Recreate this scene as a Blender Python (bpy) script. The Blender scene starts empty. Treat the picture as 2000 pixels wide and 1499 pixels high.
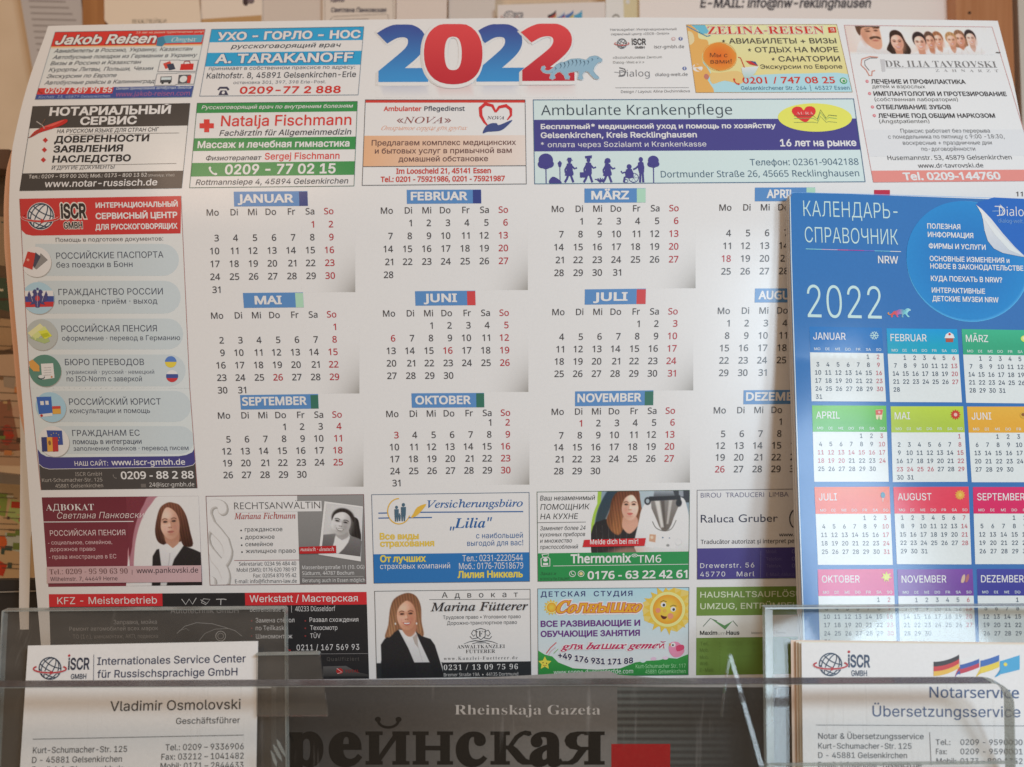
import bpy, math, os, calendar, random
import numpy as np
from mathutils import Vector, Matrix
from mathutils.geometry import delaunay_2d_cdt

random.seed(4)
scene = bpy.context.scene
COL = scene.collection

# ------------------------------------------------------------------ camera
F = 1540.0                      # focal length in units of a 2000 x 1499 frame
PITCH = math.radians(14)
CAM = Vector((0.0, 0.0, 0.42))
cam_data = bpy.data.cameras.new('camera')
cam = bpy.data.objects.new('camera', cam_data)
COL.objects.link(cam)
scene.camera = cam
cam.location = CAM
cam.rotation_euler = (math.radians(90) - PITCH, 0, 0)
cam_data.sensor_width = 36.0
cam_data.lens = 36.0 * F / 2000.0
cam_data.clip_start = 0.01
cam_data.clip_end = 20.0
cam_data.dof.use_dof = True
cam_data.dof.focus_distance = 0.335
cam_data.dof.aperture_fstop = 13.0
RIGHT = Vector((1, 0, 0))
FWD = Vector((0, math.cos(PITCH), -math.sin(PITCH)))
UP = Vector((0, math.sin(PITCH), math.cos(PITCH)))

# ------------------------------------------------------------------ light
world = bpy.data.worlds.new('World')
scene.world = world
world.use_nodes = True
bgn = world.node_tree.nodes['Background']
bgn.inputs[0].default_value = (1.0, 0.71, 0.46, 1)
bgn.inputs[1].default_value = 0.30

def area_light(name, at, aim, size, size_y, power, color):
    d = bpy.data.lights.new(name, 'AREA')
    d.shape = 'RECTANGLE'; d.size = size; d.size_y = size_y
    d.energy = power; d.color = color
    o = bpy.data.objects.new(name, d)
    COL.objects.link(o)
    p = CAM + RIGHT * at[0] + UP * at[1] + FWD * at[2]
    q = CAM + RIGHT * aim[0] + UP * aim[1] + FWD * aim[2]
    o.location = p
    o.rotation_euler = (q - p).to_track_quat('-Z', 'Y').to_euler()
    return o

# a bright window of two panes behind the camera to the right, and a warm lamp of the room to the left
for k, x in enumerate((0.335, 0.515)):
    area_light('window_pane', (x, 0.325, -0.32 + 0.05 * k), (0.10, 0, 0.34), 0.13, 0.18, 2.05, (0.69, 0.86, 1.0))
area_light('room_lamp', (-0.46, 0.74, -0.16), (-0.10, -0.02, 0.36), 0.28, 0.28, 1.7, (1.0, 0.70, 0.50))

scene.view_settings.view_transform = 'Standard'
scene.view_settings.look = 'None'
scene.view_settings.exposure = 0.12
scene.view_settings.gamma = 1.0
scene.view_settings.use_curve_mapping = False
scene.render.engine = 'CYCLES'
scene.cycles.use_denoising = True
scene.cycles.sample_clamp_direct = 6.0
scene.cycles.sample_clamp_indirect = 2.0
scene.cycles.max_bounces = 12
scene.cycles.transparent_max_bounces = 24
scene.cycles.caustics_reflective = False
scene.cycles.caustics_refractive = False

# ------------------------------------------------------------------ colour and materials
def lin(v):
    v /= 255.0
    return v / 12.92 if v <= 0.04045 else ((v + 0.055) / 1.055) ** 2.4

def rgb(c):
    """A printed colour: '#rrggbb' as it looks on paper that looks (218,214,210)."""
    if isinstance(c, tuple):
        return c
    h = c.lstrip('#')
    out = []
    for k, w in zip((0, 2, 4), (218, 214, 210)):
        out.append(max(0.006, min(0.80, lin(int(h[k:k + 2], 16)) / lin(w) * 0.80)))
    return tuple(out)

def plain(c):
    h = c.lstrip('#')
    return tuple(lin(int(h[k:k + 2], 16)) for k in (0, 2, 4))

def mat_nodes(name):
    m = bpy.data.materials.new(name)
    m.use_nodes = True
    nt = m.node_tree
    return m, nt, nt.nodes['Principled BSDF']

def ink_material(name, rough, spec, grain=0.035, bump=0.05):
    m, nt, p = mat_nodes(name)
    a = nt.nodes.new('ShaderNodeAttribute'); a.attribute_name = 'ink'
    n = nt.nodes.new('ShaderNodeTexNoise'); n.inputs['Scale'].default_value = 900; n.inputs['Detail'].default_value = 5
    tc = nt.nodes.new('ShaderNodeTexCoord')
    nt.links.new(tc.outputs['Object'], n.inputs['Vector'])
    n2 = nt.nodes.new('ShaderNodeTexNoise'); n2.inputs['Scale'].default_value = 28; n2.inputs['Detail'].default_value = 3
    nt.links.new(tc.outputs['Object'], n2.inputs['Vector'])
    mr = nt.nodes.new('ShaderNodeMapRange')
    mr.inputs['To Min'].default_value = 1 - grain * 2.2; mr.inputs['To Max'].default_value = 1 + grain
    nt.links.new(n.outputs['Fac'], mr.inputs['Value'])
    mx = nt.nodes.new('ShaderNodeVectorMath'); mx.operation = 'SCALE'
    nt.links.new(a.outputs['Color'], mx.inputs[0]); nt.links.new(mr.outputs[0], mx.inputs['Scale'])
    nt.links.new(mx.outputs[0], p.inputs['Base Color'])
    r2 = nt.nodes.new('ShaderNodeMapRange')
    r2.inputs['To Min'].default_value = rough - 0.07; r2.inputs['To Max'].default_value = rough + 0.07
    nt.links.new(n2.outputs['Fac'], r2.inputs['Value']); nt.links.new(r2.outputs[0], p.inputs['Roughness'])
    p.inputs['Specular IOR Level'].default_value = spec
    b = nt.nodes.new('ShaderNodeBump'); b.inputs['Strength'].default_value = bump; b.inputs['Distance'].default_value = 0.0006
    nt.links.new(n2.outputs['Fac'], b.inputs['Height']); nt.links.new(b.outputs[0], p.inputs['Normal'])
    return m

M_POSTER = ink_material('coated_paper_print', 0.27, 0.30, grain=0.02)
M_GLOSS = ink_material('glossy_paper_print', 0.13, 0.17, bump=0.05)
M_CARD = ink_material('card_print', 0.5, 0.3)
M_NEWS = ink_material('newsprint', 0.75, 0.04, grain=0.09)
M_MATT = ink_material('matt_paper_print', 0.65, 0.2, grain=0.06)

def simple_material(name, col, rough, col2=None, scale=(40, 40, 40), spec=0.3, bump=0.0, metallic=0.0):
    m, nt, p = mat_nodes(name)
    tc = nt.nodes.new('ShaderNodeTexCoord'); mp = nt.nodes.new('ShaderNodeMapping')
    mp.inputs['Scale'].default_value = scale
    n = nt.nodes.new('ShaderNodeTexNoise'); n.inputs['Scale'].default_value = 1.0; n.inputs['Detail'].default_value = 6
    nt.links.new(tc.outputs['Object'], mp.inputs['Vector']); nt.links.new(mp.outputs[0], n.inputs['Vector'])
    cr = nt.nodes.new('ShaderNodeValToRGB')
    cr.color_ramp.elements[0].position = 0.3; cr.color_ramp.elements[1].position = 0.7
    cr.color_ramp.elements[0].color = (*plain(col), 1); cr.color_ramp.elements[1].color = (*plain(col2 or col), 1)
    nt.links.new(n.outputs['Fac'], cr.inputs[0]); nt.links.new(cr.outputs[0], p.inputs['Base Color'])
    p.inputs['Roughness'].default_value = rough; p.inputs['Specular IOR Level'].default_value = spec
    p.inputs['Metallic'].default_value = metallic
    if bump:
        b = nt.nodes.new('ShaderNodeBump'); b.inputs['Strength'].default_value = bump; b.inputs['Distance'].default_value = 0.001
        nt.links.new(n.outputs['Fac'], b.inputs['Height']); nt.links.new(b.outputs[0], p.inputs['Normal'])
    return m

def acrylic_material(name, tint, veil, veil_col, rough=0.03):
    """Clear acrylic: it lets light straight through, mirrors by Fresnel and carries a painted grey haze in place of room reflections, plus fine scratches."""
    m = bpy.data.materials.new(name); m.use_nodes = True
    nt = m.node_tree; nt.nodes.clear()
    out = nt.nodes.new('ShaderNodeOutputMaterial')
    tr = nt.nodes.new('ShaderNodeBsdfTransparent'); tr.inputs[0].default_value = (*tint, 1)
    gl = nt.nodes.new('ShaderNodeBsdfGlossy'); gl.inputs['Roughness'].default_value = rough
    df = nt.nodes.new('ShaderNodeBsdfDiffuse'); df.inputs[0].default_value = (*veil_col, 1)
    lw = nt.nodes.new('ShaderNodeLayerWeight'); lw.inputs[0].default_value = 0.5
    pw = nt.nodes.new('ShaderNodeMath'); pw.operation = 'POWER'; pw.inputs[1].default_value = 5.0
    fr = nt.nodes.new('ShaderNodeMath'); fr.operation = 'MULTIPLY_ADD'; fr.inputs[1].default_value = 0.9; fr.inputs[2].default_value = 0.026
    nt.links.new(lw.outputs['Facing'], pw.inputs[0]); nt.links.new(pw.outputs[0], fr.inputs[0])
    tc = nt.nodes.new('ShaderNodeTexCoord'); mp = nt.nodes.new('ShaderNodeMapping')
    mp.inputs['Scale'].default_value = (60, 60, 180)
    n = nt.nodes.new('ShaderNodeTexNoise'); n.inputs['Scale'].default_value = 1; n.inputs['Detail'].default_value = 8
    nt.links.new(tc.outputs['Object'], mp.inputs[0]); nt.links.new(mp.outputs[0], n.inputs['Vector'])
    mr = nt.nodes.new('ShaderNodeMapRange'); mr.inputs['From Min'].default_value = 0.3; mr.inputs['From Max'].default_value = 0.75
    mr.inputs['To Min'].default_value = veil * 0.75; mr.inputs['To Max'].default_value = veil * 1.3
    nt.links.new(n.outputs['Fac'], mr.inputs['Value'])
    mp2 = nt.nodes.new('ShaderNodeMapping'); mp2.inputs['Scale'].default_value = (420, 60, 26); mp2.inputs['Rotation'].default_value = (0, 0.7, 0)
    n2 = nt.nodes.new('ShaderNodeTexNoise'); n2.inputs['Scale'].default_value = 1; n2.inputs['Detail'].default_value = 2
    nt.links.new(tc.outputs['Object'], mp2.inputs[0]); nt.links.new(mp2.outputs[0], n2.inputs['Vector'])
    sc = nt.nodes.new('ShaderNodeMapRange'); sc.inputs['From Min'].default_value = 0.66; sc.inputs['From Max'].default_value = 0.76
    sc.inputs['To Min'].default_value = 0.0; sc.inputs['To Max'].default_value = 0.11
    nt.links.new(n2.outputs['Fac'], sc.inputs['Value'])
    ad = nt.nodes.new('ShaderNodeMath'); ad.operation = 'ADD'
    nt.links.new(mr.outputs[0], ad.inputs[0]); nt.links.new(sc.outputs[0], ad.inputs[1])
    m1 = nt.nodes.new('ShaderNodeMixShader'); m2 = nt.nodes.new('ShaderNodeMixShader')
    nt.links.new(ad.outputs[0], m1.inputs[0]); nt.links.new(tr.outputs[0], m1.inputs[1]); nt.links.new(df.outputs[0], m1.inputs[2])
    nt.links.new(fr.outputs[0], m2.inputs[0]); nt.links.new(m1.outputs[0], m2.inputs[1]); nt.links.new(gl.outputs[0], m2.inputs[2])
    nt.links.new(m2.outputs[0], out.inputs[0])
    return m

# ------------------------------------------------------------------ fonts shipped with Blender
FONT_DIR = bpy.utils.system_resource('DATAFILES', path='fonts') or ''
def load_font(n):
    try:
        return bpy.data.fonts.load(os.path.join(FONT_DIR, n))
    except Exception:
        return None
FONT = {'i': load_font('Inter.woff2'), 'n': load_font('NotoSansMath-Regular.woff2'),
        'c': load_font('Noto Sans CJK Regular.woff2'), 'b': None}
HAS_MATH = FONT['n'] is not None
GLYPH = {}

def _math(ch, kind):
    base = {'s': 0x1D400, 'si': 0x1D434, 'sb': 0x1D468, 'ss': 0x1D4D0}[kind]
    if 'A' <= ch <= 'Z': return chr(base + ord(ch) - 65)
    if 'a' <= ch <= 'z':
        c = base + 26 + ord(ch) - 97
        return chr(0x210E) if c == 0x1D455 else chr(c)
    if '0' <= ch <= '9' and kind == 's': return chr(0x1D7CE + ord(ch) - 48)
    return None

SER = {'А': 'A', 'В': 'B', 'Е': 'E', 'К': 'K', 'М': 'M', 'Н': 'H', 'О': 'O', 'Р': 'P', 'С': 'C', 'Т': 'T', 'Х': 'X',
       'а': 'a', 'е': 'e', 'о': 'o', 'р': 'p', 'с': 'c', 'х': 'x', 'у': 'y'}
SMALL = {'н': 'H', 'к': 'K', 'в': 'B', 'т': 'T', 'м': 'M'}
MIRROR = {'и': ('N', .70), 'я': ('R', .70), 'И': ('N', 1), 'Я': ('R', 1)}
ITAL = {'и': 'u', 'т': 'm', 'п': 'n', 'д': 'g', 'в': 'b'}
ACCENT = {'ü': 'u', 'ä': 'a', 'ö': 'o', 'Ü': 'U', 'Ä': 'A', 'Ö': 'O'}

def resolve(ch, kind):
    """(font, character, mirrored, scale, accent) of one letter in one of the type styles."""
    if kind in ('i', 'b', 'c'):
        return (kind, ch, False, 1, None)
    if not HAS_MATH:
        return ('i', ch, False, 1, None)
    if kind == 'n':
        return ('n' if 32 < ord(ch) < 127 else 'i', ch, False, 1, None)
    acc = None
    if ch in ACCENT:
        acc = ch; ch = ACCENT[ch]
    if kind in ('si', 'sb') and ch in ITAL:
        return ('n', _math(ITAL[ch], kind), False, 1, acc)
    if ch in SER:
        ch = SER[ch]
    m = _math(ch, kind)
    if m: return ('n', m, False, 1, acc)
    if ch == 'й': return ('n', _math('N', kind), True, .70, 'й')
    if ch in SMALL: return ('n', _math(SMALL[ch], kind), False, .70, None)
    if ch in MIRROR: return ('n', _math(MIRROR[ch][0], kind), True, MIRROR[ch][1], None)
    return ('n' if 32 < ord(ch) < 127 else 'i', ch, False, 1, None)

def fetch_outlines(keys):
    """Contours and advances of many (font, character) pairs, read from short-lived text curves in one evaluation."""
    objs = []
    for (f, ch) in keys:
        for body in ((ch,) if not ch.isspace() else ()) + (ch + '|', '|'):
            c = bpy.data.curves.new('glyph', 'FONT'); c.body = body; c.size = 1
            if FONT[f]: c.font = FONT[f]
            o = bpy.data.objects.new('glyph', c); COL.objects.link(o)
            objs.append((f, ch, body, o))
    bpy.context.view_layer.update()
    dg = bpy.context.evaluated_depsgraph_get()
    got = {}
    for f, ch, body, o in objs:
        cu = o.to_curve(dg)
        cont = []
        for sp in cu.splines:
            bp = list(sp.bezier_points)
            pts = []
            for a, b in zip(bp, bp[1:] + bp[:1]):
                p0, p1, p2, p3 = a.co.xy, a.handle_right.xy, b.handle_left.xy, b.co.xy
                d = (p3 - p0)
                straight = abs(d.cross(p1 - p0)) + abs(d.cross(p2 - p0)) < 1e-5
                k = 1 if straight else 4
                for j in range(k):
                    t = j / k; u = 1 - t
                    pts.append(tuple(p0 * u**3 + p1 * 3*u*u*t + p2 * 3*u*t*t + p3 * t**3))
            clean = []
            for p in pts:
                if not clean or (abs(p[0] - clean[-1][0]) + abs(p[1] - clean[-1][1])) > 1e-5: clean.append(p)
            while len(clean) > 1 and abs(clean[0][0] - clean[-1][0]) + abs(clean[0][1] - clean[-1][1]) < 1e-5: clean.pop()
            if len(clean) > 2: cont.append(clean)
        got[(f, ch, body)] = cont
        o.to_curve_clear()
    for _, _, _, o in objs:
        c = o.data; bpy.data.objects.remove(o); bpy.data.curves.remove(c)
    out = {}
    for (f, ch) in keys:
        bar = max(p[0] for c in got[(f, ch, '|')] for p in c)
        adv = max(p[0] for c in got[(f, ch, ch + '|')] for p in c) - bar
        out[(f, ch)] = (got.get((f, ch, ch), []), adv)
    return out

OUTL = {}
CAPH = {}

def area2(c):
    return sum(a[0] * b[1] - b[0] * a[1] for a, b in zip(c, c[1:] + c[:1]))

def offset_contour(c, off):
    n = len(c); out = []
    for i in range(n):
        p, q, r = c[i - 1], c[i], c[(i + 1) % n]
        ax, ay = q[0] - p[0], q[1] - p[1]; bx, by = r[0] - q[0], r[1] - q[1]
        la = math.hypot(ax, ay) or 1; lb = math.hypot(bx, by) or 1
        nx, ny = ay / la + by / lb, -ax / la - bx / lb
        ln = math.hypot(nx, ny)
        if ln < 1e-6:
            out.append(q); continue
        nx /= ln; ny /= ln
        cs = max(0.5, nx * ay / la - ny * ax / la)
        out.append((q[0] + nx * off / cs, q[1] + ny * off / cs))
    return out

def winding(conts, pts):
    """Winding number of each point around closed contours."""
    P = np.array(pts); w = np.zeros(len(P))
    for c in conts:
        A = np.array(c); B = np.roll(A, -1, axis=0)
        ay, by = A[None, :, 1], B[None, :, 1]; py = P[:, 1:2]
        side = (B[None, :, 0] - A[None, :, 0]) * (py - ay) - (P[:, 0:1] - A[None, :, 0]) * (by - ay)
        w += ((ay <= py) & (by > py) & (side > 0)).sum(1) - ((ay > py) & (by <= py) & (side < 0)).sum(1)
    return w

def fill_contours(conts):
    """Triangles covered by the contours under the non-zero rule: (verts, tris)."""
    conts = [c for c in conts if len(c) > 2]
    if not conts: return [], []
    vs, es = [], []
    big = max(conts, key=lambda c: abs(area2(c)))
    outer = 1 if area2(big) > 0 else -1
    for c in conts:
        n0, n = len(vs), len(c)
        vs.extend(Vector(p) for p in c)
        es.extend((n0 + i, n0 + (i + 1) % n) for i in range(n))
    v2, e2, f2, ov, oe, of = delaunay_2d_cdt(vs, es, [], 0, 1e-7)
    tri = [tuple(f) for f in f2 if len(f) == 3]
    if not tri: return [], []
    cen = [((v2[a][0] + v2[b][0] + v2[c][0]) / 3, (v2[a][1] + v2[b][1] + v2[c][1]) / 3) for a, b, c in tri]
    w = winding(conts, cen) * outer
    return [tuple(v) for v in v2], [t for t, k in zip(tri, w) if k > 0.5]

def need(text, kind):
    return [(f, c) for f, c, *_ in (resolve(ch, kind) for ch in text) if (f, c) not in OUTL]

def glyph(f, ch, off):
    k = (f, ch, round(off, 4))
    if k not in GLYPH:
        cont, adv = OUTL[(f, ch)]
        cap = CAPH[f]
        cs = [[(x / cap, y / cap) for x, y in c] for c in cont]
        if cs and abs(off) > 1e-5:
            big = max(cs, key=lambda c: abs(area2(c)))
            s = 1 if area2(big) > 0 else -1
            cs = [offset_contour(c, off * s) for c in cs]
        GLYPH[k] = (*fill_contours(cs), adv / cap)
    return GLYPH[k]

def layout(text, kind, bold, shear, track=0.0):
    """(verts, tris, width) of a line of text with cap height 1, starting at x = 0 on its baseline."""
    miss = list(dict.fromkeys(need(text, kind)))
    for f in ('i', 'n', 'c', 'b'):
        if f not in CAPH:
            OUTL.update(fetch_outlines([(f, 'H')]))
            CAPH[f] = max((p[1] for c in OUTL[(f, 'H')][0] for p in c), default=0.7)
    miss = [m for m in miss if m not in OUTL]
    if miss: OUTL.update(fetch_outlines(miss))
    V, T, x = [], [], 0.0
    lo, hi = 1e9, -1e9
    def put(vs, ts, x, y, sc, mir, adv):
        nonlocal lo, hi
        b = len(V)
        for (a, c) in vs:
            if mir: a = adv - a
            px = x + a * sc; py = y + c * sc
            lo = min(lo, px); hi = max(hi, px)
            V.append((px + shear * py, py))
        T.extend((p + b, q + b, r + b) for p, q, r in ts)
    for ch in text:
        f, c, mir, sc, acc = resolve(ch, kind)
        vs, ts, adv = glyph(f, c, bold / max(sc, .01))
        put(vs, ts, x, 0, sc, mir, adv)
        if acc == 'й':
            arc = [(-.26 + .52 * k / 8, .98 - .16 * math.sin(math.pi * k / 8) ) for k in range(9)]
            top = [(-.26 + .52 * k / 8, 1.04 - .06 * math.sin(math.pi * k / 8)) for k in range(8, -1, -1)]
            vv, tt = fill_contours([[(x + adv * sc / 2 + a, y) for a, y in arc + top]])
            put(vv, tt, 0, 0, 1, False, 0)
        elif acc:
            h = 1.12 if acc in 'ÜÄÖ' else .86
            for dx in (-.14, .14):
                vv, tt = fill_contours([[(adv * sc / 2 + dx + .075 * math.cos(t * math.pi / 5) + (.07 if kind != 's' else 0), h + .075 * math.sin(t * math.pi / 5)) for t in range(10)]])
                put(vv, tt, x, 0, 1, False, 0)
        x += adv * sc + track
    if not V: return [], [], 1.0
    V = [(a - lo, b) for a, b in V]
    return V, T, hi - lo

# ------------------------------------------------------------------ surfaces: points of the photographed frame to points in space
def ray(px, py):
    return RIGHT * ((px - 1000.0) / F) - UP * ((py - 749.5) / F) + FWD

def at(px, py, depth):
    return CAM + ray(px, py) * depth

class Surface:
    def __init__(self, depth):
        self.depth = depth
    def point(self, px, py):
        return at(px, py, self.depth(px, py))
    def normal(self, px, py):
        e = 3.0
        a = self.point(px + e, py) - self.point(px - e, py)
        b = self.point(px, py + e) - self.point(px, py - e)
        n = b.cross(a).normalized()
        return n if n.dot(FWD) < 0 else -n

def smooth(a, b, x):
    t = max(0.0, min(1.0, (x - a) / (b - a)))
    return t * t * (3 - 2 * t)

LEAN = 4.2e-5                  # the sheets lean back a little: metres of depth per frame unit of height
def poster_depth(x, y):
    d = 0.352 - LEAN * (y - 600)
    t = max(0.0, (460 - y) / 420.0); d += 0.036 * t * t
    l = max(0.0, (330 - x) / 330.0); d += 0.020 * l * l
    r = max(0.0, (x - 1500) / 500.0); d += 0.012 * r * r
    d += 0.0010 * math.sin(x / 170.0 + y / 420.0) + 0.0004 * math.sin(y / 130.0 - x / 300.0)
    return d
POSTER = Surface(poster_depth)
def blue_depth(x, y):
    return 0.3255 - 6.6e-5 * (y - 800) - 0.7e-5 * max(0.0, y - 700) + 0.008 * ((x - 1540) / 500.0) * (1 - 0.35 * (y - 380) / 900) + 0.0012 * math.sin((y - 380) / 330.0)
BLUE = Surface(blue_depth)
def pocket_depth(x, y):
    return 0.2935 - 8.0e-5 * (y - 1190)
LCARD = Surface(lambda x, y: pocket_depth(x, y) - 0.004)
RCARD = Surface(lambda x, y: pocket_depth(x, y) - 0.0062)
NEWS = Surface(lambda x, y: 0.300 - 9e-5 * (y - 1310) + 0.003 * math.sin((x - 500) / 240.0))

# ------------------------------------------------------------------ print: inked shapes laid on a surface
GAP = 0.00003
CROP = {'C1': (0, 0, 2.857), 'C2': (660, 0, 2.857), 'C3': (1300, 0, 2.857), 'C4': (0, 360, 3.748), 'C5': (0, 740, 3.407),
        'D1': (1500, 360, 3.406), 'D2': (1500, 780, 3.406), 'D3': (1480, 1160, 3.846), 'D4': (380, 940, 2.985),
        'D5': (1020, 940, 3.448), 'D6': (0, 1120, 3.571), 'D7': (480, 1120, 3.571), 'D8': (980, 1120, 3.448), 'P': (0, 0, 1.0)}

class Patch:
    """A printed field: its four corners in the frame; letters and shapes are set in it along its own (slightly skewed) axes."""
    def __init__(self, quad, crop='P'):
        ox, oy, s = CROP[crop]
        self.c = [Vector((ox + x / s, oy + y / s)) for x, y in quad]
        tl, tr, br, bl = self.c
        self.W = ((tr - tl).length + (br - bl).length) / 2
        self.H = ((bl - tl).length + (br - tr).length) / 2
    def fwd(self, s, t):
        tl, tr, br, bl = self.c
        return (tl * (1 - s) + tr * s) * (1 - t) + (bl * (1 - s) + br * s) * t
    def inv(self, p):
        s = t = 0.5
        tl, tr, br, bl = self.c
        for _ in range(12):
            r = self.fwd(s, t) - p
            ds = (tr - tl) * (1 - t) + (br - bl) * t
            dt = (bl - tl) * (1 - s) + (br - tr) * s
            det = ds.x * dt.y - ds.y * dt.x
            if abs(det) < 1e-9: break
            s -= (r.x * dt.y - r.y * dt.x) / det
            t -= (ds.x * r.y - ds.y * r.x) / det
        return s, t

def hexa(c):
    h = c.lstrip('#')
    return np.array([int(h[k:k + 2], 16) / 255.0 for k in (0, 2, 4)])
def sstep(a, b, x):
    t = np.clip((x - a) / (b - a), 0, 1)
    return t * t * (3 - 2 * t)
def rounded(pts, k, closed=True):
    n = len(pts); out = []
    g = lambda i: Vector(pts[i % n] if closed else pts[max(0, min(n - 1, i))])
    for i in range(n if closed else n - 1):
        p0, p1, p2, p3 = g(i - 1), g(i), g(i + 1), g(i + 2)
        for j in range(k):
            t = j / k
            out.append(tuple(0.5 * ((2 * p1) + (p2 - p0) * t + (2*p0 - 5*p1 + 4*p2 - p3) * t*t + (3*p1 - p0 - 3*p2 + p3) * t**3)))
    if not closed: out.append(tuple(pts[-1]))
    return out
def seg_dist(X, Y, pts, closed):
    d = np.full(len(X), 1e9)
    q = list(zip(pts, pts[1:] + (pts[:1] if closed else [])))
    for (ax, ay), (bx, by) in q:
        dx, dy = bx - ax, by - ay
        t = np.clip(((X - ax) * dx + (Y - ay) * dy) / max(1e-9, dx * dx + dy * dy), 0, 1)
        d = np.minimum(d, np.hypot(X - ax - t * dx, Y - ay - t * dy))
    return d

def soft_face(x, y, w, h, skin, shade, light, dark, lip, smile=False, tilt=0.0, side=1, brow=None):
    """Soft shapes of a face seen from the front: half width w, half height h, lit from one side."""
    c, s = math.cos(tilt), math.sin(tilt)
    def P(u, v): return (x + u * w * c - v * h * s, y + u * w * s + v * h * c)
    brow = brow or dark
    L = [('e', x, y, w, h, skin, .07, tilt), ('e', *P(.62 * side, .12), w * .62, h * .95, shade, .75, tilt, .62), ('e', *P(0, .80), w * .75, h * .30, shade, .8, tilt, .45),
         ('e', *P(-.18 * side, -.50), w * .55, h * .30, light, .95, tilt, .6), ('e', *P(-.42 * side, .22), w * .30, h * .20, light, .95, tilt, .55)]
    for k in (-1, 1):
        L += [('e', *P(.42 * k, -.13), w * .33, h * .15, shade, .8, tilt, .6), ('e', *P(.43 * k, -.10), w * .21, h * .062, dark, .45, tilt, .95), ('e', *P(.36 * k, -.10), w * .05, h * .02, light, .9, tilt, .35),
              ('l', [P(.22 * k, -.245), P(.46 * k, -.30), P(.70 * k, -.235)], h * .055, brow, h * .03, .9), ('e', *P(.48 * k, .28), w * .24, h * .16, lip, .95, tilt, .18)]
    L += [('l', [P(.10 * side, -.08), P(.16 * side, .18)], w * .10, shade, w * .10, .5), ('e', *P(-.03 * side, .12), w * .09, h * .16, light, .9, tilt, .5), ('e', *P(0, .27), w * .20, h * .05, shade, .8, tilt, .8),
          ('e', *P(-.11, .285), w * .05, h * .022, dark, .8, tilt, .5), ('e', *P(.11, .285), w * .05, h * .022, dark, .8, tilt, .5)]
    if smile:
        L += [('p', [P(-.42, .47), P(-.2, .49), P(0, .50), P(.2, .49), P(.42, .47), P(.25, .63), P(0, .68), P(-.25, .63)], lip, h * .025, .95, 4), ('p', [P(-.32, .505), P(0, .53), P(.32, .505), P(.2, .59), P(0, .61), P(-.2, .59)], '#ece4de', h * .018, 1, 4),
              ('l', [P(-.50, .30), P(-.55, .42), P(-.48, .52)], w * .04, shade, w * .05, .5), ('l', [P(.50, .30), P(.55, .42), P(.48, .52)], w * .04, shade, w * .05, .5)]
    else:
        L += [('p', [P(-.34, .53), P(-.1, .47), P(0, .49), P(.1, .47), P(.34, .53), P(.16, .62), P(0, .635), P(-.16, .62)], lip, h * .03, .85, 4), ('l', [P(-.33, .53), P(0, .545), P(.33, .53)], h * .016, dark, h * .02, .6)]
    L += [('e', *P(0, .72), w * .28, h * .05, shade, .9, tilt, .5)]
    return L

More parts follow.
